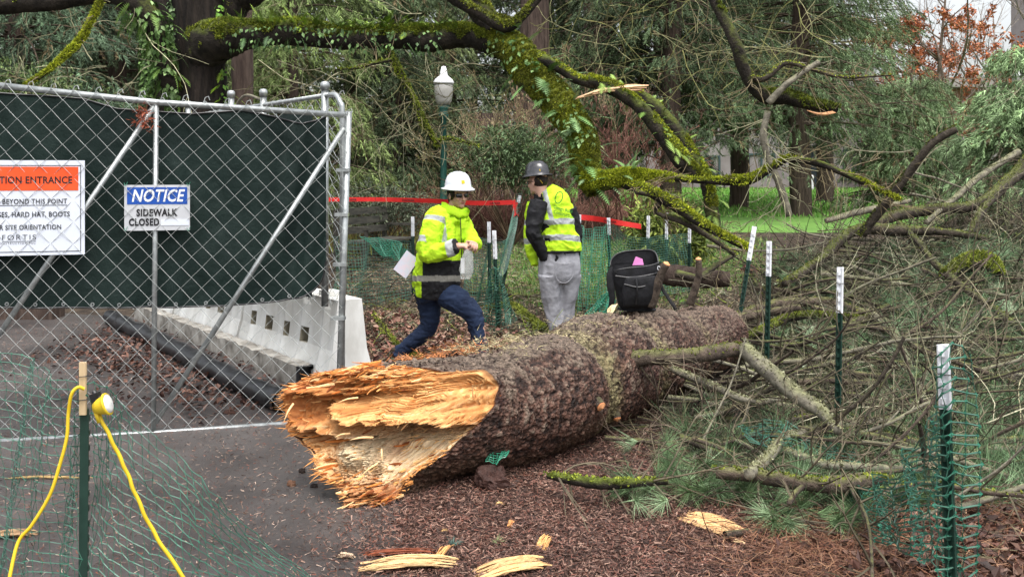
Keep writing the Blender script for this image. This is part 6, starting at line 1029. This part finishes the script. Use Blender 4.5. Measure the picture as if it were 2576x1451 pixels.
# ---------------------------------------------------------------- people
def fuse(parts, vox, name, smooth=2):   # several closed lofts grown into one continuous surface
    m = MB(); [m.add(*p) for p in parts]; me = m.mesh('tmp', MT['moss'], True); o = bpy.data.objects.new('tmp', me); col.objects.link(o)
    r = o.modifiers.new('r', 'REMESH'); r.mode = 'VOXEL'; r.voxel_size = vox; r.use_smooth_shade = True
    s = o.modifiers.new('s', 'SMOOTH'); s.factor = .5; s.iterations = smooth
    dg = bpy.context.evaluated_depsgraph_get(); e = bpy.data.meshes.new_from_object(o.evaluated_get(dg)); bpy.data.objects.remove(o)
    n = len(e.vertices); v = np.zeros(n*3); e.vertices.foreach_get('co', v); v = v.reshape(-1, 3); f = np.array([list(p.vertices) for p in e.polygons if len(p.vertices) == 4]); nn = np.zeros(n*3); e.vertices.foreach_get('normal', nn); return v, f, nn.reshape(-1, 3)
def uv_of(v): Y = v[:, 1]; return CU+v[:, 0]*F/Y, HV+(CH-v[:, 2])*F/Y
def wr(v, n, a, s, seed, st=(1, 1, 1)):   # cloth folds
    x = v*np.array(st)*s; w = fbm(x[:, 0]+.8*fbm(x[:, 0]*.5, x[:, 1]*.5, x[:, 2]*.5+seed, 2), x[:, 1], x[:, 2]+seed, 3); return v+n*((a*(.35-np.abs(w)))[:, None])
MT['skin'] = mk('skin', (.52, .30, .22), (.60, .36, .27), scale=9, rough=.5, bump=.05, bscale=80, spec=.4); MT['lips'] = mk('lips', (.36, .12, .10), (.4, .15, .12), rough=.4, bump=0)
HV1 = (.50, .86, .01); MT['cloth'] = mk('work_cloth', (1, 1, 1), attr=True, scale=14, rough=.75, bump=.5, bscale=35, var=.07, bdist=.008)
MT['reflect'] = mk('reflective_strip', (.36, .38, .38), (.46, .48, .48), scale=10, rough=.35, bump=.2, metal=.2)
MT['denim'] = mk('denim', (.008, .016, .042), (.022, .038, .085), scale=5, rough=.85, bump=.5, bscale=120, bdist=.003); MT['greycloth'] = mk('grey_trousers', (.27, .27, .295), (.31, .31, .34), scale=3, rough=.85, bump=.5, bscale=28, bdist=.008)
MT['hatwhite'] = mk('white_hard_hat', (.70, .73, .78), (.78, .80, .84), scale=3, rough=.22, bump=0, spec=.6); MT['hatblack'] = mk('black_hard_hat', (.010, .010, .012), (.05, .05, .055), scale=14, rough=.16, bump=0, spec=.7)
MT['hair'] = mk('dark_hair', (.014, .010, .008), (.035, .025, .02), scale=60, rough=.6, bump=.5, bscale=120); MT['lens'] = mk('dark_glasses', (.01, .01, .012), (.015, .015, .02), rough=.12, bump=0, spec=.8)
MT['boot'] = mk('brown_boot', (.04, .028, .02), (.08, .055, .04), rough=.7, bump=.3)
def hand(w, d, palm_n, L=.185, curl=.5, side=1., spread=.12):   # palm, four bent fingers of different length and a side thumb; w wrist, d direction, palm_n palm normal
    d = nrm(np.array(d, float)); n = np.array(palm_n, float); n = nrm(n-d*(n@d)); s = np.cross(d, n)*side; out = [loft([w-d*.02, w+d*.03, w+d*.075, w+d*.098], [.026, .034, .041, .037], [.022, .018, .015, .012], side=s, n=20)]
    for i, (o, l) in enumerate(((-.030, .072), (-.010, .082), (.011, .076), (.030, .060))):
        b = w+d*(.088-.004*abs(i-1.3))+s*o; cr = curl*(1+.12*(i-1.5)); pts = [b]; ang = .15
        for k in range(3): ang += cr; dd = d*math.cos(ang)+n*math.sin(ang)+s*spread*(i-1.5)*.3; pts.append(pts[-1]+nrm(dd)*l*(.45, .32, .25)[k])
        out.append(loft([b-d*.02]+pts, [.0095, .0098, .0088, .0080, .0062], [.0095, .0095, .0085, .0075, .006], side=s, n=12))
    b = w+d*.028-s*.028; out.append(loft([b+s*.012, b-s*.014+d*.018+n*.008, b-s*.022+d*.042+n*.02, b-s*.016+d*.062+n*.03], [.013, .0118, .0102, .0075], [.013, .0115, .0095, .007], side=n, n=12)); return out
def head_parts(c, fd, tilt=0., s=1.):   # skull, jaw, nose, brow, ears; fd is the direction the face looks
    f = nrm(np.array([fd[0], fd[1], fd[2]], float)); r = nrm(np.cross(f, [0, 0, 1.])); u = np.cross(r, f); A = lambda x, y, z: c+(r*x+f*y+u*z)*s; ax = np.array([r, f, u]); o = []
    o.append(ball(A(0, -.012, .035), np.array([.075, .094, .085])*s, 16, ax)); o.append(ball(A(0, .022, -.035), np.array([.057, .066, .072])*s, 14, ax)); o.append(ball(A(0, .058, -.088), np.array([.028, .026, .022])*s, 10, ax)); o.append(ball(A(0, .022, -.068), np.array([.05, .05, .035])*s, 12, ax))
    o.append(loft([A(0, .083, .012), A(0, .098, -.016), A(0, .107, -.034), A(0, .088, -.042)], [.007*s, .010*s, .015*s, .012*s], [.007*s, .010*s, .011*s, .008*s], side=r, n=12)); o.append(ball(A(0, .074, .022), np.array([.050, .016, .011])*s, 10, ax))
    for q in (-1, 1):
        o.append(ball(A(q*.034, .062, -.026), np.array([.022, .022, .02])*s, 10, ax)); o.append(ball(A(q*.077, -.008, -.008), np.array([.008, .018, .031])*s, 10, ax)); o.append(ball(A(q*.030, .074, .002), np.array([.013, .012, .010])*s, 8, ax))
    o.append(ball(A(0, .082, -.058), np.array([.021, .011, .0085])*s, 8, ax)); return o, A, ax, r, f, u
def neck(a, b, r0, r1): return loft([a, (a+b)/2, b], [r0, (r0+r1)/2*.96, r1], [r0*1.02, r0, r1], n=20)
def hardhat(par, A, ax, mat, logo, s=1.0, tilt=None):
    m = MB(); N = 48; th = np.arange(N)/N*2*np.pi; prof = [(.150, .0), (.152, -.004), (.150, .006), (.128, .014), (.118, .022), (.117, .045), (.110, .080), (.095, .110), (.070, .132), (.038, .145), (.001, .149)]
    V = []
    for r_, z in prof: V.append(np.stack([r_*.90*np.cos(th), r_*1.08*np.sin(th), z+(-.010*np.sin(th)*(r_ > .13))+0*th], -1))
    V = np.array(V); k = np.arange(len(prof))[:, None]; rid = (np.exp(-((V[..., 0])/.013)**2)+.8*np.exp(-((np.abs(V[..., 0])-.045)/.010)**2))*.005*((k > 3) & (k < 10)); V[..., 2] += rid
    W = V.reshape(-1, 3)@ax*s; o = A(0, 0, .055); m.add(W+o, lathe(prof, (0, 0, 0), N)[1]); h = m.build('hard_hat', mat, par, True); return h, (lambda x, y, z: o+(np.array([x, y, z])@ax)*s)
def colour(v, rules, base): c = np.tile(np.array(base, float), (len(v), 1)); [c.__setitem__(mk_, cc) for mk_, cc in rules]; return c
def seg_d(v, a, b): ab = b-a; t = ((v-a)@ab)/(ab@ab); return t, np.linalg.norm(v-(a+np.clip(t, 0, 1)[:, None]*ab), axis=1)
YEL = (.56, .90, .012); GRY = (.36, .38, .38); BLK = (.012, .012, .014)
YEL = (.46, .73, .02)

def woman():
    Y0 = 8.2; p = lambda u, v, dy=0.: P(u, v, Y0+dy); t = thing('person', 'person in white hard hat and yellow jacket stepping behind the log with a plastic bag', 'person', [p(1100, 0)[0], Y0, 0])
    hc = p(1152, 492); ho, A, ax, r, f, u = head_parts(hc, (.54, -.84, .0), s=.98)
    sh, el, wr_ = p(1090, 548, -.13), p(1074, 636, -.20), p(1158, 618, -.27); sh2, el2, wr2 = p(1160, 545, .06), p(1190, 612, -.02), p(1184, 614, -.20)
    hipR, knR, anR = p(1078, 742, .06), p(1078, 822, .10), p(998, 900, .16); hipL, knL, anL = p(1120, 738, -.06), p(1192, 794, -.12), p(1216, 885, -.10); hipL2 = p(1145, 755, -.1)
    anR[2] = max(anR[2], .09); anL[2] = max(anL[2], .10)
    body = ho+[neck(p(1140, 530, .03), p(1147, 500, .015), .052, .050), loft([p(1095, 735), p(1098, 700), p(1108, 640), p(1118, 580), p(1128, 540)], [.15, .135, .13, .15, .11], [.11, .10, .10, .10, .07], n=24)]
    body += [loft([sh, el, wr_], [.05, .042, .027], .03), loft([sh2, el2, wr2], [.045, .04, .026], .03), loft([hipR, knR, anR], [.08, .055, .04], [.08, .055, .04]), loft([hipL, knL, anL], [.08, .055, .04], [.08, .055, .04])]
    body += hand(wr_+[.01, 0, 0], (1., -.05, .06), (.1, .35, -.9), curl=.75, side=1.)+hand(wr2+[-.012, -.03, .012], (.45, -.8, .05), (-.5, .2, -.85), curl=.8, side=-1.)
    v, fc, n = fuse(body, .0052, 'body', 1); m = MB(); m.add(v, fc); m.build('body', MT['skin'], t, True)
    m = MB(); m.add(*ball(A(0, .0915, -.0585), np.array([.019, .005, .0035]), 8, ax)); m.add(*ball(A(0, .091, -.066), np.array([.016, .005, .004]), 8, ax)); m.build('lips', MT['lips'], t, True)
    hr = [ball(A(0, -.028, .025), np.array([.082, .088, .09]), 16, ax), ball(A(0, -.075, -.035), np.array([.055, .035, .05]), 12, ax)]+[ball(A(q*.070, .026, .02), np.array([.013, .025, .045]), 10, ax) for q in (-1, 1)]; v, fc, n = fuse(hr, .008, 'hair'); m = MB(); m.add(v, fc); m.build('hair', MT['hair'], t, True)
    m = MB()
    for q in (-1, 1): m.add(*loft([A(q*.012, .094, .001), A(q*.035, .090, .001), A(q*.062, .070, .002)], [.004, .004, .004], [.015, .018, .014], side=f, n=14)); m.add(*ctube([A(q*.062, .07, .008), A(q*.078, .03, .008), A(q*.082, -.01, .004)], .003, 6))
    m.build('safety_glasses', MT['lens'], t, True)
    h, H = hardhat(t, A, ax, MT['hatwhite'], None, 1.02); m = MB(); c = H(.03, .108, .065); d1 = nrm(r*.97-f*.2); m.add(*box(H(.020, .122, .062), (.030, .004, .030), np.array([r, f, nrm(u-f*.22)]))); lg = m.build('badge', MT['yellow'], h)
    text_mesh('KE', .016, 'lettering', MT['ink'], H(.009, .1255, .055), lg, x=r, up=nrm(u-f*.22), nrml=f, bold=.02, align='LEFT')
    # jeans and boots
    hip = loft([p(1092, 700), p(1095, 728), p(1100, 752)], [.165, .185, .15], [.12, .135, .12], n=28)
    J = [hip, loft([p(1076, 735, .05), p(1080, 778, .08), knR, (knR+anR)/2+[.012, 0, -.01], anR+[-.01, 0, -.02]], [.115, .098, .076, .066, .054], [.115, .10, .078, .068, .056], n=24), loft([p(1122, 738, -.04), p(1160, 762, -.09), knL, (knL+anL)/2+[-.01, 0, 0], anL+[0, 0, -.02]], [.118, .105, .080, .066, .058], [.118, .105, .082, .068, .058], n=24)]
    v, fc, n = fuse(J, .0075, 'jeans'); v = wr(v, n, .014, 11, 3., (1, 1, 1.6)); m = MB(); m.add(v, fc); m.build('jeans', MT['denim'], t, True)
    for a, d in ((anR, (.7, -.7, 0)), (anL, (.8, -.6, 0))): b = a*[1, 1, 0]; d = nrm(np.array(d)); m = MB(); m.add(*fuse([loft([b-d*.06+[0, 0, .04], b+[0, 0, .05], b+d*.10+[0, 0, .038], b+d*.19+[0, 0, .028]], [.034, .042, .046, .03], [.038, .046, .036, .024], side=np.cross(d, [0, 0, 1]), n=18), loft([b+[0, 0, .04], b+[0, 0, .13]], [.045, .048], [.045, .05], n=18)], .008, 'b')[:2]); m.build('boot', MT['boot'], t, True)
    # jacket
    T = [loft([p(1096, 738, .02), p(1098, 710), p(1103, 670), p(1110, 620), p(1116, 575), p(1122, 548), p(1130, 528)], [.195, .205, .195, .19, .185, .165, .10], [.155, .16, .15, .15, .145, .12, .09], n=36),
         loft([sh+[.03, .03, .02], sh*.55+el*.45, el, el*.5+wr_*.5+[0, 0, -.012], wr_+[-.03, 0, 0]], [.085, .088, .080, .070, .058], [.085, .085, .078, .068, .056], n=26), loft([sh2+[-.03, 0, .01], el2, wr2+[0, .05, 0]], [.08, .068, .055], [.08, .068, .055], n=22), ball(el, .078, 12), ball(p(1150, 552, -.02), (.10, .11, .06), 12)]
    col_ = loft([p(1138, 540, .0), p(1146, 518, -.005), p(1147, 497, .0)], [.095, .112, .118], [.088, .105, .108], n=32); T.append(loft([p(1138, 542), p(1143, 530), p(1145, 520)], [.10, .105, .10], [.09, .10, .09], n=28))
    v, fc, n = fuse(T, .0062, 'jacket'); v = wr(v, n, .024, 7.5, 1., (1, 1, .8)); v = wr(v, n, .008, 19, 5.); ta, da = seg_d(v, sh, el); tf, df = seg_d(v, el, wr_); arm = ((da < .105) & (ta > .12) & (v[:, 1] < Y0-.07)) | ((df < .095) & (tf > .0) & (v[:, 1] < Y0-.09)); U, Vv = uv_of(v); near = n[:, 1] < .35
    blk = ~arm & (((Vv > 655) & (Vv < 693) & (U > 1063)) | ((Vv > 707) & (U > 1060))); band = ~arm & (Vv > 693) & (Vv < 708); sb = arm & (((ta > .56) & (ta < .74) & (da < .11) & (tf < .12)) | ((tf > .62) & (tf < .84) & (df < .1))); cuff = arm & (tf > .84); shs = ~arm & near & (np.abs(U-(1112+.10*(Vv-545))) < 7) & (Vv > 545) & (Vv < 640); shs |= (np.abs(da-.0) < .2) & ~arm & (np.abs(ta-.02) < .07) & (U < 1115)
    bk = ~arm & (U < 1062) & (np.abs(Vv-628) < 7)
    c = colour(v, [(blk, BLK), (band, (.26, .25, .22)), (shs | bk, GRY), (sb, (.44, .46, .46)), (cuff, BLK)], YEL); m = MB(); m.add(v, fc, 0, c); jk = m.build('jacket', MT['cloth'], t, True)
    n0 = 32; cv, cf = loft([p(1136, 546), p(1142, 530, -.005), p(1145, 515, .0)], [.105, .112, .118], [.09, .104, .108], n=48, cap=False); cv[:, 2] += .02*np.cos((cv[:, 0]-hc[0])*18)*(cv[:, 2] > p(0, 515)[2])*0; wfr = ((cv-hc)@f); k = (cv[:, 2] > p(0, 534)[2]); cv = cv+k[:, None]*f*(np.clip(wfr, 0, 1)[:, None]*.35)-np.outer(k*np.clip(wfr, 0, 1)*.6, [0, 0, 1]); m = MB(); m.add(cv, cf, 0, YEL); cv2 = cv*1.; cv2[:, :2] = hc[:2]+(cv[:, :2]-hc[:2])*.93; m.add(cv2, cf[:, ::-1], 0, YEL); m.build('collar', MT['cloth'], jk, True)
    m = MB(); m.add(*ctube([p(1158, 548, -.175), p(1160, 600, -.17), p(1161, 650, -.16), p(1160, 712, -.165)], .004, 6)); m.build('zip', MT['blackcloth'], jk); m = MB(); m.add(*box(p(1168, 566, -.15), (.07, .02, .05)), 0, YEL); m.build('pocket_flap', MT['cloth'], jk)
    # plastic bag and map
    b = p(1170, 690, -.3); m = MB(); v, f4 = loft([p(1180, 622, -.30), p(1178, 636, -.31), p(1174, 660, -.31), p(1172, 685, -.31), p(1171, 702, -.31)], [.012, .036, .052, .056, .035], [.012, .02, .03, .034, .02], n=28, ex=2.6); v = v+.006*fbm(v[:, 0]*30, v[:, 1]*30, v[:, 2]*22, 2)[:, None]; m.add(v, f4)
    bag = mk('clear_plastic', (.80, .82, .80), (.9, .92, .9), rough=.22, bump=.4, bscale=30, trans=.55); bag.node_tree.nodes['Principled BSDF'].inputs['Alpha'].default_value = .5; tag(m.build('plastic_bag', bag, base=b, smooth=True), 'clear plastic bag hanging from the hands of the person in the white hat', 'bag'); m = MB(); m.add(*box(p(1164, 668, -.31), (.03, .02, .12))); tag(m.build('paper_roll', MT['paint_white'], base=p(1164, 690, -.31)), 'white paper inside the clear plastic bag', 'paper')
    c = p(1022, 665, .1); ex_ = nrm(np.array([.72, 0, -.55])); ey = nrm(np.array([.50, .2, .72])); e3 = np.cross(ex_, ey); m = MB(); m.add(*box(c, (.135, .20, .004), np.array([ex_, ey, e3]))); mp = mk('printed_map', (.50, .53, .64), (.62, .50, .58), scale=18, rough=.4, bump=0); tag(m.build('paper_map', mp, base=c), 'printed map sheet tucked behind the back of the jacket', 'map'); 
woman()

def man():
    Y0 = 9.2; p = lambda u, v, dy=0.: P(u, v, Y0+dy); t = thing('person', 'person in black hard hat and yellow vest seen from behind, hand in trouser pocket', 'person', [p(1405, 0)[0], Y0, 0])
    hc = p(1352, 459); ho, A, ax, r, f, u = head_parts(hc, (-.74, .67, -.06), s=1.02)
    sh, el, wr_ = p(1350, 508, -.10), p(1343, 588, -.14), p(1372, 654, -.05); sh2, el2, wr2 = p(1432, 525, -.02), p(1448, 590, .0), p(1446, 640, .1)
    hl, kl, al = p(1386, 690, -.02), p(1392, 765, .0), p(1402, 848, .02); hr_, kr, ar = p(1430, 690, .02), p(1424, 765, .04), p(1420, 845, .10)
    body = ho+[neck(p(1366, 495, -.01), p(1358, 465, -.01), .066, .062), loft([p(1408, 650), p(1405, 600), p(1395, 540), p(1385, 505)], [.15, .15, .16, .12], [.11, .11, .11, .08], n=24), loft([sh, el, wr_], [.055, .045, .03], .035), loft([sh2, el2, wr2], [.05, .045, .03], .035), loft([hl, kl, al], [.08, .06, .045], .055), loft([hr_, kr, ar], [.08, .06, .045], .055)]
    body += hand(wr_, (.35, .1, -.93), (.8, .5, .2), curl=.4)+hand(wr2, (-.1, .6, -.75), (-.8, .3, .1), curl=.5, side=-1.)
    v, fc, n = fuse(body, .0055, 'body', 1); m = MB(); m.add(v, fc); m.build('body', MT['skin'], t, True)
    hrp = [ball(A(0, -.034, .022), np.array([.077, .076, .082]), 16, ax), ball(A(0, -.068, -.012), np.array([.052, .030, .030]), 12, ax)]; v, fc, n = fuse(hrp, .008, 'h'); m = MB(); m.add(v, fc); m.build('hair', MT['hair'], t, True)
    m = MB(); m.add(*ctube([A(-.055, .085, .008), A(-.08, .03, .010), A(-.084, -.02, .006)], .0035, 6)); m.add(*loft([A(-.012, .094, .001), A(-.035, .090, .001), A(-.062, .070, .002)], [.004]*3, [.014, .016, .012], side=f, n=12)); m.build('safety_glasses', MT['lens'], t)
    h, H = hardhat(t, A, ax, MT['hatblack'], None, 1.02); tx = nrm(-f*1.+r*.0); text_mesh('CPTM', .024, 'lettering', MT['yellow'], H(-.105, .045, .050)+np.array([0, -.008, 0]), h, x=nrm(np.array([1, .15, 0])), up=np.array([0, .2, 1.]), nrml=np.array([0, -1., 0]), bold=.03, align='LEFT') if 0 else None
    g = H(0, 0, .052); text_mesh('CPTM', .023, 'lettering', MT['yellow'], g+np.array([.018, -.122, 0]), h, x=nrm(np.array([1, .35, 0])), up=nrm(np.array([0, .2, 1.])), nrml=np.array([.3, -1., 0]), bold=.03, align='LEFT')
    m = MB(); m.add(*loft([A(-.055, -.055, .03), A(-.03, -.085, .0), A(.02, -.09, .0)], .006, .018, n=10)); m.build('head_band', MT['yellow'], h)
    # trousers
    T = [loft([p(1408, 632), p(1408, 655), p(1408, 690), p(1408, 712)], [.185, .198, .195, .15], [.13, .14, .14, .12], n=30), loft([p(1385, 690, -.02), p(1389, 740, -.01), kl, p(1398, 815, .01), p(1404, 862, .0)], [.118, .104, .092, .085, .082], [.12, .105, .095, .09, .09], n=26), loft([p(1432, 690, .02), p(1428, 740, .03), kr, p(1422, 815, .06), p(1420, 858, .08)], [.115, .10, .085, .078, .075], [.12, .105, .095, .09, .09], n=26)]
    v, fc, n = fuse(T, .0075, 'tr'); v = wr(v, n, .030, 5, 9., (1.2, 1, .5)); v = wr(v, n, .007, 12, 2., (1, 1, .8)); m = MB(); m.add(v, fc); tr = m.build('trousers', MT['greycloth'], t, True)
    m = MB(); m.add(*ctube([p(1395, 660, -.148), p(1420, 664, -.152), p(1448, 660, -.12)], .003, 6)); m.add(*ctube([p(1398, 664, -.15), p(1400, 700, -.155), p(1420, 712, -.16), p(1440, 696, -.14), p(1444, 664, -.13)], .003, 6)); m.build('pocket', MT['greycloth'], tr)
    for a in (al, ar): b = a*[1, 1, 0]; d = nrm(np.array([-.5, .85, 0])); m = MB(); m.add(*loft([b-d*.06+[0, 0, .045], b+[0, 0, .055], b+d*.12+[0, 0, .045], b+d*.21+[0, 0, .032]], [.04, .048, .05, .034], [.045, .055, .042, .028], side=np.cross(d, [0, 0, 1]), n=18)); m.build('boot', MT['boot'], t, True)
    # black sweater
    S = [loft([p(1408, 655), p(1405, 600), p(1395, 545), p(1386, 510), p(1372, 492)], [.172, .172, .18, .16, .10], [.125, .125, .125, .11, .08], n=30), loft([sh+[.03, .02, .0], sh*.55+el*.45, el, el*.5+wr_*.5, wr_], [.088, .084, .074, .062, .052], [.088, .084, .074, .062, .052], n=24), loft([sh2, el2, wr2], [.075, .064, .05], [.075, .064, .05], n=20), loft([p(1368, 498), p(1364, 482)], [.09, .078], [.085, .075], n=24)]
    v, fc, n = fuse(S, .007, 's'); v = wr(v, n, .018, 9, 4.); m = MB(); m.add(v, fc); m.build('sweater', MT['blackcloth'], t, True)
    # vest
    V = [loft([p(1412, 634), p(1410, 600), p(1402, 560), p(1394, 525), p(1388, 503), p(1380, 488), p(1372, 478)], [.192, .19, .182, .175, .155, .115, .085], [.155, .15, .15, .145, .13, .105, .085], n=40)]
    v, fc, n = fuse(V, .0058, 'v'); v = wr(v, n, .022, 8, 7.); U, Vv = uv_of(v); b1 = np.abs(Vv-(557+.0016*(U-1405)**2-.06*(U-1405))) < 7.5; b2 = np.abs(Vv-(597+.0015*(U-1405)**2)) < 7.5; st = (np.abs(U-(1372+.25*(Vv-490))) < 6) & (Vv < 560) & (n[:, 1] < .6); hem = (Vv > 631)
    c = colour(v, [(b1 | b2 | st, GRY), (hem, BLK)], YEL); m = MB(); m.add(v, fc, 0, c); vs = m.build('vest', MT['cloth'], t, True)
    v, fc, n = fuse([loft([p(1340, 512, .06), p(1334, 550, .10), p(1335, 600, .10), p(1340, 640, .08), p(1346, 668, .04)], [.055, .06, .065, .06, .04], [.06, .07, .07, .06, .04], n=24)], .0065, 'f'); v = wr(v, n, .016, 10, 8.); U, Vv = uv_of(v); c = colour(v, [((np.abs(Vv-560) < 7) | (np.abs(Vv-607) < 7), GRY)], YEL); m = MB(); m.add(v, fc, 0, c); m.build('vest_front', MT['cloth'], t, True)
    q = p(1406, 497, -.150); a = np.linspace(0, 2*np.pi, 26); m = MB(); rp = np.column_stack([.034*np.cos(a)+.012*np.sin(a), 0*a, .055*np.sin(a)])+q+[0, -.004, 0]; rp[:, 1] += (q[2]-rp[:, 2])*-.35*.0+.25*np.maximum(0, rp[:, 2]-q[2]); m.add(*tubes(rp, .0045, 6)); MT['vestink'] = mk('green_print', (.03, .16, .02), (.04, .2, .03), rough=.6, bump=0); m.build('emblem', MT['vestink'], vs)
    for s_, vv in (('Design Build', 524), ('Construction', 536)): text_mesh(s_, .046, 'lettering', MT['vestink'], p(1392, vv, -.176), vs, x=nrm(np.array([1, .12, -.28])), up=nrm(np.array([.2, .1, 1.])), nrml=np.array([0, -1., 0]), bold=.01, align='LEFT', sx=.8)
man()
